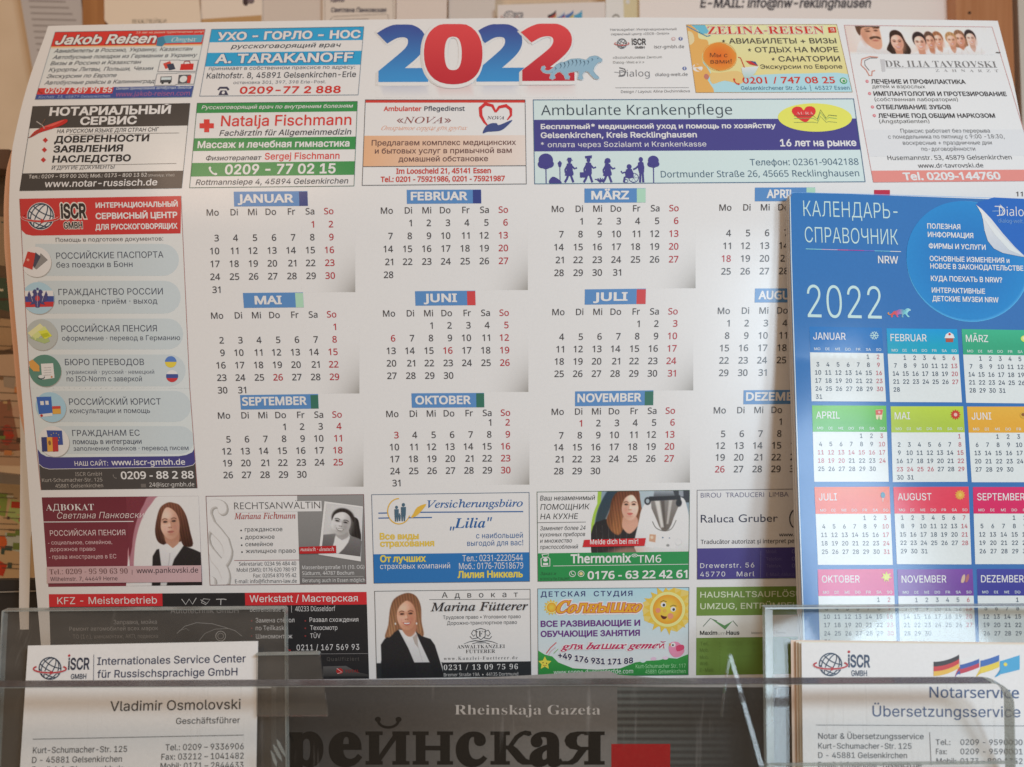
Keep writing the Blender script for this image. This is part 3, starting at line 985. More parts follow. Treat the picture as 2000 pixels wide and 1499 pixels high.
# --- family doctor and massage
a = new_ad([(1100, 577), (1996, 567), (1977, 1041), (1057, 1051)], 'C1')
a.field('#e3e0d9', layer=0).field('#3a8a4c', 0, 0, 1, .118).field('#3a8a4c', 0, .415, 1, .565).field('#3a8a4c', 0, .705, 1, .865)
a.text('Русскоговорящий врач по внутренним болезням', 1125, 612, 1966, 21, '#dfe8dc', 'i', .012, .2)
a.poly([(1138, 668), (1170, 668), (1170, 690), (1194, 690), (1194, 718), (1168, 718), (1168, 740), (1140, 740), (1140, 718), (1114, 718), (1114, 690), (1138, 690)], '#cf3a34', 3)
a.text('Natalja Fischmann', 1232, 706, 1960, 58, '#cc3b36', 'i', .018)
a.text('Fachärztin für Allgemeinmedizin', 1224, 760, 1957, 31, '#3a3b40', 'i', .015, .17)
a.text('Массаж и лечебная гимнастика', 1102, 828, 1950, 37, '#eef2ea', 'i', .04)
a.text('Физиотерапевт', 1147, 897, 1455, 26, '#45464c', 'i', .02, .15)
a.text('Sergej Fischmann', 1477, 892, 1894, 36, '#cc3b36', 'i', .02)
handset(a, 1190, 956, 21, '#eef2ea')
a.text('0209 - 77 02 15', 1254, 974, 1872, 52, '#f0f3ec', 'i', .045)
a.text('Rottmannsiepe 4, 45894 Gelsenkirchen', 1092, 1034, 1940, 30, '#42454a', 'i', .012, .14)
a.frame('#4f6a58', 1)
a.build('advert', cal, label='green and white doctor and massage advert with red cross')

# --- the year
yr = new_ad([(200, 140), (1480, 135), (1480, 555), (200, 560)], 'C2')
def digit(p, s, xl, yb, xr, cap, c0, c1, L):
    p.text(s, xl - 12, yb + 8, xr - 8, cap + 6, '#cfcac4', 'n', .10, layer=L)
    p.text(s, xl, yb, xr, cap, '#eae7e3', 'n', .125, layer=L + 2)
    p.text(s, xl + 8, yb - 8, xr - 8, cap - 16, c0, 'n', .085, layer=L + 4, grad=c1)
digit(yr, '2', 210, 445, 512, 290, '#3c4f90', '#3f8cc4', 0)
digit(yr, '2', 757, 443, 1050, 290, '#3f4d8c', '#3f8ac0', 0)
digit(yr, '0', 472, 455, 815, 304, '#d4474a', '#b8313a', 6)
digit(yr, '2', 1012, 441, 1328, 290, '#d4474a', '#b5303c', 6)
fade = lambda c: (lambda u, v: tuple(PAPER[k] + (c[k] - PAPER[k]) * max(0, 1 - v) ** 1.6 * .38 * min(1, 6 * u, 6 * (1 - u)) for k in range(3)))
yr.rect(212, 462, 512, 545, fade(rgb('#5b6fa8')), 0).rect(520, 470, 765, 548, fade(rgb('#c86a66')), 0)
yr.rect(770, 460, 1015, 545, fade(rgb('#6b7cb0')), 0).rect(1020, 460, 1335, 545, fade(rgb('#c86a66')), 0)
ybuilt = yr.build('year_heading', cal, label='large blue and red numerals of the year')

TIGER = [(1262, 352), (1300, 335), (1345, 332), (1385, 340), (1405, 322), (1432, 316), (1450, 320), (1462, 328), (1474, 336), (1470, 350), (1452, 354), (1440, 366),
         (1428, 384), (1425, 402), (1438, 420), (1456, 436), (1452, 446), (1432, 444), (1415, 428), (1398, 408), (1386, 402), (1372, 408), (1362, 424), (1368, 442),
         (1360, 450), (1338, 446), (1344, 420), (1340, 402), (1318, 404), (1292, 408), (1280, 418), (1292, 434), (1290, 446), (1270, 446), (1262, 424), (1240, 404), (1222, 408), (1206, 424), (1212, 440),
         (1196, 448), (1182, 442), (1188, 420), (1200, 404), (1186, 414), (1165, 414), (1146, 408), (1134, 394), (1138, 378), (1152, 374), (1158, 382), (1150, 390), (1160, 400), (1180, 400),
         (1200, 386), (1218, 366), (1240, 354)]
def tiger(p, L, body, stripe, outline=None, ox=0, oy=0, k=1, grad=None, across=None):
    pts = [((x - 1305) * k + ox, (y - 384) * k + oy) for x, y in TIGER]
    if outline:
        p.path(pts + [pts[0]], 6 * k / p.crop[2], outline, L)
    p.poly(pts, body, L + 1, 2, grad=grad, across=across)
    for x, y, h in ((1240, 358, 34), (1262, 352, 38), (1284, 344, 40), (1306, 338, 34), (1328, 336, 40), (1350, 338, 34), (1372, 342, 36), (1394, 340, 28), (1416, 330, 18), (1212, 380, 18)):
        p.path([((x - 1305) * k + ox, (y - 384 + 3) * k + oy), ((x + 6 - 1305) * k + ox, (y + h * .5 - 384) * k + oy), ((x - 4 - 1305) * k + ox, (y + h - 384) * k + oy)], 5.6 * k / p.crop[2], stripe, L + 2, taper=lambda t: 1.1 - t)
    p.disc((1450 - 1305) * k + ox, (331 - 384) * k + oy, 3 * k, 2.4 * k, stripe, L + 3, 8)
tg = sub(yr, 'C2')
tiger(tg, 13, '#8eadbd', '#34495a', '#efedea', 1305, 384)
pts = [(x, y) for x, y in TIGER]
tg.path(pts + [pts[0]], .7, '#7f99a4', 15)
tg.build('tiger_emblem', ybuilt, label='pale blue striped tiger walking')

# --- publisher's imprint
im = new_ad([(1510, 150), (1940, 145), (1965, 530), (1530, 535)], 'C2')
im.text('Herausgeber: Интернациональный', 1520, 174, 1890, 13, '#7e7c7c', 'i', 0)
im.text('сервисный центр «ISCR-GmbH»', 1524, 199, 1850, 13, '#7e7c7c', 'i', 0)
globe_logo(im, 1584, 246, 27, '#55575c', '#b8433c')
im.text('iSCR', 1640, 252, 1720, 33, '#3c3b3e', 'i', .05)
im.text('GMBH', 1657, 273, 1712, 12, '#3c3b3e', 'i', .05)
im.disc(1872, 219, 12, 10, '#c7a3a0', 3).disc(1872, 219, 6, 5, '#e6ddd8', 4).disc(1912, 218, 12, 10, '#5a6a9c', 3).text('f', 1908, 226, 1917, 13, '#f0eeea', 'i', .06, layer=5)
im.text('iscr-gmbh.de', 1765, 272, 1932, 17, '#5e5c5e', 'n', .0)
im.text('«SozioKulturelles Zentrum', 1534, 330, 1808, 13, '#85837f', 'i', 0)
im.text('Dialog-Welt e.V.»', 1536, 357, 1710, 13, '#85837f', 'i', 0)
im.path([(1542, 404), (1570, 408), (1606, 400)], 1.1, '#8d8b8a', 3).path([(1570, 380), (1600, 388), (1607, 404), (1596, 420), (1566, 428)], 2, '#6e6c6c', 4)
im.text('Dialog', 1572, 430, 1740, 36, '#69676a', 'n', -.01)
im.disc(1934, 384, 12, 10, '#5a6a9c', 3).text('f', 1930, 392, 1939, 13, '#f0eeea', 'i', .06, layer=5)
im.text('dialog-welt.de', 1771, 427, 1952, 17, '#5e5c5e', 'n', .0)
im.line(1548, 492, 1958, 491, .7, '#8d8a88')
im.text('Design / Layout: Alina Ovchinnikova', 1580, 521, 1964, 14, '#6f6d6d', 'n', 0)
im.build('imprint', cal, label='small grey publisher lines and logos')

# --- holiday travel agency
a = new_ad([(115, 140), (955, 138), (1043, 517), (168, 520)], 'C3')
a.vgrad('#efd6a2', '#e9c680', layer=0)
a.poly([(160, 470), (260, 452), (520, 420), (780, 412), (1020, 416), (1040, 515), (170, 518)], '#a9cdd2', 1, 3)
a.poly([(118, 142), (220, 142), (250, 190), (200, 190), (176, 168), (120, 165)], '#6db3c6', 1)
a.poly([(150, 360), (200, 340), (250, 400), (240, 470), (200, 500), (166, 515)], '#9fd0d6', 1, 3)
a.disc(178, 380, 28, 22, '#f2ecd8', 2)
a.poly([(118, 142), (152, 150), (178, 178), (186, 216), (232, 226), (236, 262), (205, 300), (208, 350), (232, 380), (250, 420), (236, 450), (270, 516), (166, 516), (150, 420), (130, 280)], '#e7a65e', 2, 3)
a.poly([(118, 180), (150, 186), (160, 230), (140, 252), (124, 246)], '#f2c79a', 3, 3)
a.poly([(250, 410), (300, 408), (400, 398), (440, 430), (420, 470), (330, 452), (260, 470)], '#f0b878', 2, 3)
a.disc(228, 430, 14, 16, '#b9776a', 3)
a.path([(118, 148), (160, 170), (230, 205), (250, 200)], 2, '#3f7fa0', 3)
a.disc(302, 318, 94, 80, '#dc6a2c', 4, edge='#e98a3c').ring(302, 318, 94, 80, 1, '#f2b26a', 5)
a.text('Мы с', 247, 322, 345, 24, '#5f3a2c', 'i', .0, .12, layer=6).text('вами!', 250, 358, 368, 26, '#5f3a2c', 'i', .0, .12, layer=6)
a.poly([(422, 380), (520, 372), (500, 410), (470, 438), (440, 438), (428, 412)], '#d6e0da', 5, grad='#a9c4be')
a.path([(404, 322), (418, 326), (440, 380)], 1.6, '#c23a33', 6).poly([(446, 342), (480, 344), (516, 372), (470, 362)], '#c23a3a', 6).poly([(470, 342), (500, 348), (516, 372)], '#44507e', 7)
a.text('ZELINA-REISEN', 235, 192, 888, 44, '#c63b30', 's', 0, layer=4, ol='#f2e2c2', olw=.06)
a.poly([(905, 154), (948, 153), (954, 184), (910, 186)], '#c8402f', 4).poly([(918, 160), (938, 160), (942, 178), (924, 179)], '#efe0ca', 5).text('8', 924, 177, 938, 14, '#c8402f', 'i', .05, layer=6)
def star(p, x, y, r, col, L=3, n=5, q=.42):
    p.poly([(x + (r if k % 2 == 0 else r * q) * math.sin(math.pi * k / n), y - (r if k % 2 == 0 else r * q) * math.cos(math.pi * k / n)) for k in range(2 * n)], col, L)
for s, x, y, xr, cap in (('АВИАБИЛЕТЫ + ВИЗЫ', 355, 245, 955, 29), ('ОТДЫХ НА МОРЕ', 500, 294, 966, 29), ('САНАТОРИИ', 632, 345, 976, 29)):
    a.text(s, x, y, xr, cap, '#4a4340', 'i', .02); star(a, x - 32, y - 13, 11, '#4a4340')
a.text('Экскурсии по Европе', 530, 386, 988, 24, '#4a4340', 'i', .015)
handset(a, 396, 458, 16, '#c8402f')
a.text('0201 / 747 08 25', 432, 468, 948, 36, '#c43a2e', 'b', .02)
a.disc(992, 453, 20, 18, '#4a9a5a', 4).disc(992, 453, 14, 12, '#e8efe2', 5).disc(994, 455, 8, 8, '#4a9a5a', 6)
a.text('Gelsenkirchener Str. 264  |  45327 Essen', 422, 504, 1028, 21, '#3f6076', 'i', .005)
a.frame('#a8865a', .7)
a.build('advert', cal, label='yellow and orange holiday travel advert')

# --- dentist
a = new_ad([(995, 142), (1822, 152), (2085, 1012), (1158, 1020)], 'C3')
a.field('#e0dedc', layer=0)
a.field('#d4d1cf', 0, .665, 1, .835).field('#e0897f', 0, .925, 1, 1)
a.text('DR. ILIA TAVROVSKI', 1228, 375, 1848, 38, '#7a7674', 's', -.014)
a.text('ZAHNARZT', 1508, 403, 1858, 16, '#9b9795', 's', -.014, tr=.9)
a.line(1230, 381, 1850, 379, .6, '#a8a4a2')
a.path([(1185, 322), (1140, 318), (1095, 332), (1090, 365), (1118, 392), (1136, 424), (1150, 424), (1152, 400), (1168, 396)], 2.2, '#c88a78', 4).path([(1180, 326), (1142, 326), (1110, 342), (1112, 366), (1136, 396)], 1.4, '#7a7472', 4)
a.poly([(1197, 333), (1222, 333), (1226, 400), (1208, 402)], '#bfbab8', 3)
for y, s, xr, s2, xr2, x in ((468, 'ЛЕЧЕНИЕ И ПРОФИЛАКТИКА', 1675, 'детей и взрослых', 1450, 1148), (536, 'ИМПЛАНТОЛОГИЯ И ПРОТЕЗИРОВАНИЕ', 1904, '(собственная лаборатория)', 1632, 1162),
                             (611, 'ОТБЕЛИВАНИЕ ЗУБОВ', 1594, None, 0, 1178), (659, 'ЛЕЧЕНИЕ ПОД ОБЩИМ НАРКОЗОМ', 1840, '(Angstpatienten)', 1473, 1188)):
    a.text(s, x, y, xr, 24, '#3e3b3d', 'i', .04)
    a.disc(x - 24, y - 12, 9, 9, '#d07a80', 3).disc(x - 24, y - 12, 4, 4, '#e4a8a8', 4)
    if s2: a.text(s2, x + 6, y + 24 + (6 if s2[0] == '(' else 2), xr2, 21, '#57544f', 'i', .0)
for s, x, y, xr in (('Праксис работает без перерыва', 1313, 743, 1811), ('с понедельника по пятницу с 9:00 -18:30,', 1243, 776, 1892),
                    ('воскресные + праздничные дни', 1325, 810, 1822), ('по-договорённости', 1429, 844, 1729)):
    a.text(s, x, y, xr, 23, '#4c4a4b', 'i', .0)
a.text('Husemannstr. 53, 45879 Gelsenkirchen', 1240, 895, 1934, 25, '#454346', 'n', .008)
a.text('www.dr-tavrovski.de', 1410, 938, 1775, 24, '#454346', 'n', .008)
a.text('Tel. 0209-144760', 1328, 1006, 1873, 40, '#f2ebe6', 'n', .06)
a.frame('#c88a86', .8)
den = a.build('advert', cal, label='white dentist advert with pink telephone bar')
g = sub(a, 'C3')
LY = [('e', 1400, 190, 420, 110, '#e2c8bc', .9, 0, .6), ('e', 1250, 200, 160, 90, '#efe2dc', .9, 0, .8), ('e', 1640, 190, 170, 90, '#f0e2da', .9, 0, .7), ('e', 1800, 230, 70, 80, '#dfe0e2', .9, 0, .8)]
def head(x, y, w, h, hair, sk, sh, li, lip, smile=True, long=0, bald=False):
    L = [('p', [(x - w * 2.3, 318), (x - w * 1.5, y + h * 1.35), (x, y + h * 1.1), (x + w * 1.5, y + h * 1.35), (x + w * 2.3, 318)], ('#e4dedb', '#d3cac4'), 4, .97, 4), ('l', [(x - w * 1.6, y + h * 1.5), (x - w * 1.2, y + h * 2.4)], 4, '#c9b8ae', 4, .6), ('l', [(x + w * 1.6, y + h * 1.5), (x + w * 1.3, y + h * 2.4)], 4, '#c9b8ae', 4, .6), ('p', [(x - w * .6, y + h * 1.2), (x, y + h * 2.1), (x + w * .6, y + h * 1.2)], sh, 3, .8, 3)]
    if long: L += [('h', [(x - w * 1.1, y), (x - w * .8, y - h * .95), (x, y - h * 1.25), (x + w * .85, y - h * .95), (x + w * 1.25, y), (x + w * long, y + h * .9), (x + w * 1.2, y + h * 1.5), (x, y + h * 1.2), (x - w * 1.2, y + h * 1.5), (x - w * long, y + h * .9)], hair, 3)]
    else: L += [('e', x, y - h * .28, w * 1.14, h * .98, hair, .1)]
    L += [('p', [(x - w * .42, y + h * .6), (x + w * .42, y + h * .6), (x + w * .5, y + h * 1.3), (x, y + h * 1.5), (x - w * .5, y + h * 1.3)], sh, 3)]
    L += soft_face(x, y + h * .1, w * .9, h * .9, sk, sh, li, '#3a2622', lip, smile)
    L += [('h', [(x - w * 1.0, y - h * .1), (x - w * .8, y - h * .85), (x, y - h * 1.15), (x + w * .85, y - h * .85), (x + w * 1.0, y - h * .1), (x + w * .7, y - h * .55), (x, y - h * .72), (x - w * .65, y - h * .5)], hair, 3)]
    return L
LY += head(1660, 214, 30, 42, '#8a6248', '#dca890', '#b8785e', '#eac4b0', '#b46058', long=1.3)
LY += head(1608, 222, 29, 38, '#b08458', '#e0b094', '#bf8468', '#f0ccb8', '#b46058')
LY += head(1530, 222, 28, 40, '#9a6444', '#e2b298', '#c08468', '#f0ccb8', '#b46058')
LY += head(1482, 228, 28, 44, '#5f4438', '#dca88e', '#b87a5e', '#ecc4ae', '#b05a52')
LY += head(1420, 236, 35, 48, '#2f2527', '#e6b8a2', '#c48a70', '#f4d4c4', '#b85a54')
LY += head(1288, 234, 40, 54, '#33241f', '#e0ae96', '#bf846a', '#f0ccba', '#b45650', long=1.75)
LY += head(1724, 210, 29, 40, '#30272a', '#e4bca8', '#c09480', '#f4d8ca', '#b86a62')
LY += [('p', [(1050, 330), (1060, 250), (1110, 225), (1180, 260), (1240, 320)], ('#e2dbd7', '#cfc5bf'), 4), ('l', [(1110, 235), (1150, 300)], 4, '#c4b2a8', 4, .6), ('p', [(1085, 200), (1110, 250), (1160, 282), (1196, 262), (1200, 160), (1180, 150), (1075, 146)], '#d29a7e', 4, 1, 4),
       ('h', [(1060, 160), (1064, 120), (1130, 108), (1196, 120), (1200, 158), (1150, 152), (1096, 158), (1080, 200), (1068, 190)], '#5c3e30', 3), ('e', 1128, 176, 14, 5, '#4a2c22', .6, 0, .8), ('e', 1176, 172, 12, 5, '#4a2c22', .6, 0, .8),
       ('l', [(1112, 166), (1140, 160)], 5, '#4a3026', 3, .7), ('l', [(1164, 158), (1190, 158)], 5, '#4a3026', 3, .7), ('e', 1160, 200, 10, 14, '#e2b49a', .8, 0, .7), ('p', [(1132, 212), (1160, 204), (1190, 208), (1194, 222), (1164, 216), (1136, 224)], '#4a3328', 3, .9), ('e', 1164, 230, 18, 5, '#a85f50', .6, 0, .8),
       ('e', 1104, 210, 20, 40, '#b57a60', .8, 0, .5)]
LY += [('p', [(1780, 304), (1800, 285), (1830, 290), (1868, 302), (1868, 330), (1780, 330)], '#e9e9ea', 4), ('e', 1846, 222, 8, 4, '#6a6668', .5), ('e', 1850, 262, 14, 7, '#b8bcc2', .6)]
LY += [('p', [(1000, 330), (1000, 298), (1400, 312), (1900, 300), (1900, 330)], '#e2dedb', 7, .6, 0)]
g.photo(1000, 146, 1832, 308, '#d9c3b7', LY, 1.5, 1.0)
g.line(1842, 297, 1868, 297, 2, '#6b6664', 12)
g.build('portrait', den, label='group of smiling people in white coats')

# --- care service with heart
a = new_ad([(152, 558), (1046, 558), (1053, 1030), (134, 1038)], 'C2')
a.field('#e8e3dc', layer=0).vgrad('#e5ab84', '#dfb48c', 0, .42, .5, .775, horiz=False).field(rgb('#dfb48c'), .5, .42, .5001, .775)
cA, cB = rgb('#e2a880'), rgb('#e6ddd2')
W_, H_ = a.p.W, a.p.H
a.grid(0, H_ * .42, W_, H_ * .775, lambda u, v: tuple(x + (y - x) * min(1, max(0, u * .75 + .25 * v * 0 )) for x, y in zip(cA, cB)), 2)
a.field('#c8423a', 0, 0, 1, .035)
a.text('Ambulanter', 255, 621, 466, 24, '#c8483c', 'n', .045).text('Pflegedienst', 482, 620, 708, 24, '#3f4250', 'n', .03)
a.text('«NOVA»', 328, 690, 632, 36, '#8a4c48', 'si', .0)
a.text('Открытое сердце для других', 240, 728, 718, 25, '#dba184', 'si', .0, .3)
for s, x, y, xr in (('Предлагаем комплекс медицинских', 188, 814, 994), ('и бытовых услуг в привычной вам', 206, 859, 970), ('домашней обстановке', 338, 904, 838)):
    a.text(s, x, y, xr, 30, '#6a4c48', 'i', .022)
a.line(140, 932, 1050, 927, 1.1, '#4a4a4e')
a.text('Im Looscheid 21, 45141 Essen', 325, 971, 854, 28, '#c0483e', 'n', .05)
a.text('Tel.: 0201 - 75921986, 0201 - 75921987', 238, 1017, 932, 28, '#c0483e', 'n', .05)
a.frame('#5a5656', 1.1)
nova = a.build('advert', cal, label='white and peach care service advert with red heart')
g = sub(a, 'C2')
g.path([(880, 628), (862, 592), (822, 582), (795, 606), (798, 648), (818, 684), (838, 706)], 4.6, '#c9383a', 4, taper=lambda t: .5 + 1.1 * math.sin(math.pi * min(1, t * .9 + .1)))
g.path([(880, 628), (900, 600), (938, 592), (964, 612), (966, 645), (945, 672)], 4.6, '#c9383a', 4, taper=lambda t: .5 + 1.0 * math.sin(math.pi * min(1, t * .9 + .1)))
g.poly([(808, 746), (822, 712), (850, 692), (885, 690), (900, 700), (970, 672), (958, 692), (915, 728), (870, 736), (835, 738)], '#44507e', 5, 4)
g.text('NOVA', 832, 668, 928, 18, '#5a4a52', 'si', .01)
g.build('emblem', nova, label='red heart held by a blue hand')

# --- outpatient care with silhouettes
O3 = 1828.5   # offset from the third crop to the second
a = new_ad([(1088, 558), (1050 + O3, 552), (1115 + O3, 1018), (1096, 1030)], 'C2')
a.field('#c9dcdb', layer=0).field('#4a4782', 0, .238, 1, .612)
a.text('Ambulante Krankenpflege', 1134, 645, 373 + O3, 56, '#3c4650', 'n', -.005)
a.text('Бесплатный* медицинский уход и помощь по хозяйству', 1132, 722, 616 + O3, 27, '#eceaf0', 'i', .04)
a.text('Gelsenkirchen, Kreis Recklinghausen', 1132, 772, 175 + O3, 30, '#eceaf0', 'i', .035)
a.text('* оплата через Sozialamt и Krankenkasse', 1132, 824, 228 + O3, 29, '#e4e3ec', 'i', .0)
a.text('16 лет на рынке', 640 + O3, 818, 1066 + O3, 38, '#f2f0f2', 'i', .04)
a.text('Телефон: 02361-9042188', 472 + O3, 925, 1078 + O3, 36, '#4a6274', 'n', .0)
a.text('Dortmunder Straße 26, 45665 Recklinghausen', 1803, 992, 1082 + O3, 36, '#4a6274', 'n', .0)
a.disc(833 + O3, 658, 208, 80, '#e2dd62', 3, 48)
a.frame('#4c6a86', 1.3)
amb = a.build('advert', cal, label='pale blue and navy nursing care advert with yellow oval')
g = sub(a, 'C3')
g.poly([(775, 684), (712, 640), (706, 612), (728, 598), (756, 602), (770, 618), (784, 600), (812, 596), (834, 610), (834, 636), (810, 660)], '#d43b3c', 5, 4)
g.text('AURA', 728, 642, 824, 16, '#e8a8a0', 's', -.02, layer=6)
for dy, c, L in ((0, '#3f5a4a', 7), (14, '#6aa06e', 6), (36, '#7d8a5a', 5)):
    g.path([(716, 650 + dy), (822, 648 + dy), (846, 668 + dy * .6), (864, 616 + dy), (896, 664 + dy * .6), (910, 645 + dy), (955, 650 + dy)], 1.0, c, L)
g.build('emblem', amb, label='red heart and pulse line on a yellow oval')
g = sub(a, 'C2')
NV = '#4a4782'
def walker(p, x, hat, bag=False, skirt=False, h=140, y=1022):
    p.disc(x, y - h * .87, h * .075, h * .095, NV, 3, 14)
    if hat == 'wide': p.poly([(x - 20, y - h * .90), (x + 20, y - h * .88), (x + 12, y - h * .93), (x + 10, y - h), (x - 10, y - h), (x - 12, y - h * .93)], NV, 4)
    if hat == 'cap': p.poly([(x - 18, y - h * .93), (x + 18, y - h * .93), (x + 20, y - h * 1.05), (x - 20, y - h * 1.02)], NV, 4)
    if hat == 'hair': p.poly([(x - 16, y - h * .78), (x - 14, y - h * .95), (x, y - h), (x + 14, y - h * .95), (x + 14, y - h * .82)], NV, 4, 3)
    p.poly([(x - 15, y - h * .76), (x + 14, y - h * .76), (x + 18, y - h * .5), (x + 16 + 6 * skirt, y - h * .3), (x - 18 - 8 * skirt, y - h * .28), (x - 16, y - h * .5)], NV, 3, 2)
    p.path([(x - 6, y - h * .34), (x - 14, y - h * .16), (x - 26, y - 2)], 4.2, NV, 3).path([(x + 6, y - h * .34), (x + 14, y - h * .17), (x + 22, y - 2)], 4.2, NV, 3)
    p.path([(x + 10, y - h * .70), (x + 28, y - h * .56), (x + 42, y - h * .60)], 3.4, NV, 3).path([(x - 10, y - h * .70), (x - 24, y - h * .52), (x - 22, y - h * .40)], 3.4, NV, 3)
    if bag: p.rect(x - 48, y - h * .40, x - 14, y - h * .20, NV, 5)
for x, y, r, h in ((1160, 905, 40, 120), (1760, 908, 30, 112)):
    for dx, dy, k in ((0, -10, 1), (-.5, .35, .62), (.5, .3, .62), (0, .4, .7)):
        g.disc(x + dx * r, y + (dy if abs(dy) > 1 else dy * r), r * k, r * k * .9, NV, 3 + int(k * 2) % 3)
    g.line(x, y, x + 2, 1024, 2.0, NV, 3)
g.poly([(1180, 1024), (1184, 1000), (1200, 988), (1222, 996), (1240, 1010), (1246, 1024)], NV, 3, 3)
g.line(1238, 920, 1240, 1024, 1.6, NV, 3).poly([(1226, 912), (1238, 898), (1250, 912), (1244, 934), (1232, 934)], NV, 4)
walker(g, 1292, 'wide', skirt=True); walker(g, 1398, 'cap', bag=True, h=146); walker(g, 1505, 'hair', skirt=True, h=138)
for t in (-.9, -.45, 0, .45, .9):
    g.path([(1464, 1020), (1464 + 22 * t, 1004 - 6 * (1 - abs(t))), (1464 + 34 * t, 994 + 10 * abs(t))], 2.2, NV, 3)
g.disc(1625, 932, 14, 14, NV, 3, 14).poly([(1608, 948), (1640, 946), (1650, 992), (1606, 994)], NV, 4, 2).path([(1612, 988), (1600, 992), (1596, 1020)], 4, NV, 3).path([(1608, 962), (1586, 968), (1580, 956)], 3, NV, 3)
g.ring(1650, 994, 27, 25, 1.4, NV, 3).ring(1608, 1012, 10, 9, 1.2, NV, 3)
for k in range(6): g.line(1650, 994, 1650 + 26 * math.cos(k * 1.05), 994 + 24 * math.sin(k * 1.05), .5, NV, 3)
g.disc(1690, 892, 12, 14, NV, 3, 14).poly([(1674, 910), (1704, 908), (1708, 964), (1680, 966)], NV, 3, 2).path([(1688, 960), (1686, 1020)], 4, NV, 4).path([(1700, 960), (1704, 1020)], 4, NV, 4).path([(1684, 920), (1664, 940), (1648, 948)], 3.4, NV, 4)
g.build('silhouette_picture', amb, label='navy silhouettes of walking people and a wheelchair')
# ------------------------------------------------------------------ month tables of the wall calendar
GREYINK = '#4f4a4a'; REDINK = '#b03038'
MONTHS = [  # name, banner (x0, y0, x1, y1, split), tab colour, header baseline left/right, corners of the day grid: Mo row 1, So row 1, So row 6, Mo row 6, page-corner shade
    ('JANUAR', (456.6, 375, 601.5, 402.7, 584), '#35437a', 421.6, 418.8, ((427, 446.5), (651, 444.5), (655.5, 570), (431, 572.5)), (694, 571)),
    ('FEBRUAR', (794.4, 371.5, 940, 397.8, 923.5), '#3b4680', 418, 416, ((767, 442.6), (991.8, 441), (993.5, 566), (768.7, 568.6)), (1031, 567)),
    ('MÄRZ', (1141.4, 368.8, 1260.8, 396, 1243.7), '#a9cdb4', 414.7, 413, ((1100.8, 439.2), (1325, 437.8), (1325, 563), (1101.3, 564.6)), (1358.5, 563.5)),
    ('APRIL', (1474.3, 367, 1592, 393.3, 1575), '#a9cdb4', 412, 410.5, ((1428, 437), (1652, 436), (1652, 560), (1427, 561.5)), None),
    ('MAI', (474.5, 572.8, 593.5, 600.8, 576.3), '#a9cdb0', 623, 620.4, ((436, 647), (656.8, 645), (664.5, 767), (444.7, 768.7)), (702, 769)),
    ('JUNI', (810.5, 569.3, 929, 596.6, 912), '#c9484a', 618.7, 617.3, ((771.5, 643), (993.5, 641.4), (997, 764), (776, 765)), (1032, 766)),
    ('JULI', (1142.3, 565.8, 1260.8, 594.2, 1243.7), '#c9484a', 616, 614.5, ((1102, 640.5), (1323, 638.4), (1319, 760), (1101, 760.8)), (1354, 763)),
    ('AUGUST', (1474.5, 564, 1592, 591, 1575), '#c9484a', 613.6, 612, ((1425, 638), (1650, 637), (1645, 757), (1422, 759)), None),
    ('SEPTEMBER', (468.9, 772.2, 622.5, 798.5, 606.4), '#3a6e5c', 818, 816, ((449.5, 841.5), (667.3, 839), (672, 956), (457, 957.5)), (710, 951)),
    ('OKTOBER', (803.5, 768.7, 946, 796, 930), '#3a6e5c', 815, 812.5, ((778, 833), (996, 831.5), (997.5, 948), (782.5, 950)), (1034, 947)),
    ('NOVEMBER', (1123.2, 765, 1275.7, 791.9, 1259.4), '#3a6e5c', 810.7, 808.4, ((1100.7, 833.8), (1317.8, 831.5), (1315, 949), (1100.5, 950)), (1347.5, 943)),
    ('DEZEMBER', (1452.3, 762.8, 1602, 789, 1586), '#3a6e5c', 807.8, 806, ((1417, 831), (1636, 829.5), (1633, 945), (1414.5, 946)), None),
]
HOLIDAY = {(1, 1), (4, 15), (4, 18), (5, 26), (6, 6), (6, 16), (10, 3), (11, 1), (12, 26)}
DAYS = ('Mo', 'Di', 'Mi', 'Do', 'Fr', 'Sa', 'So')

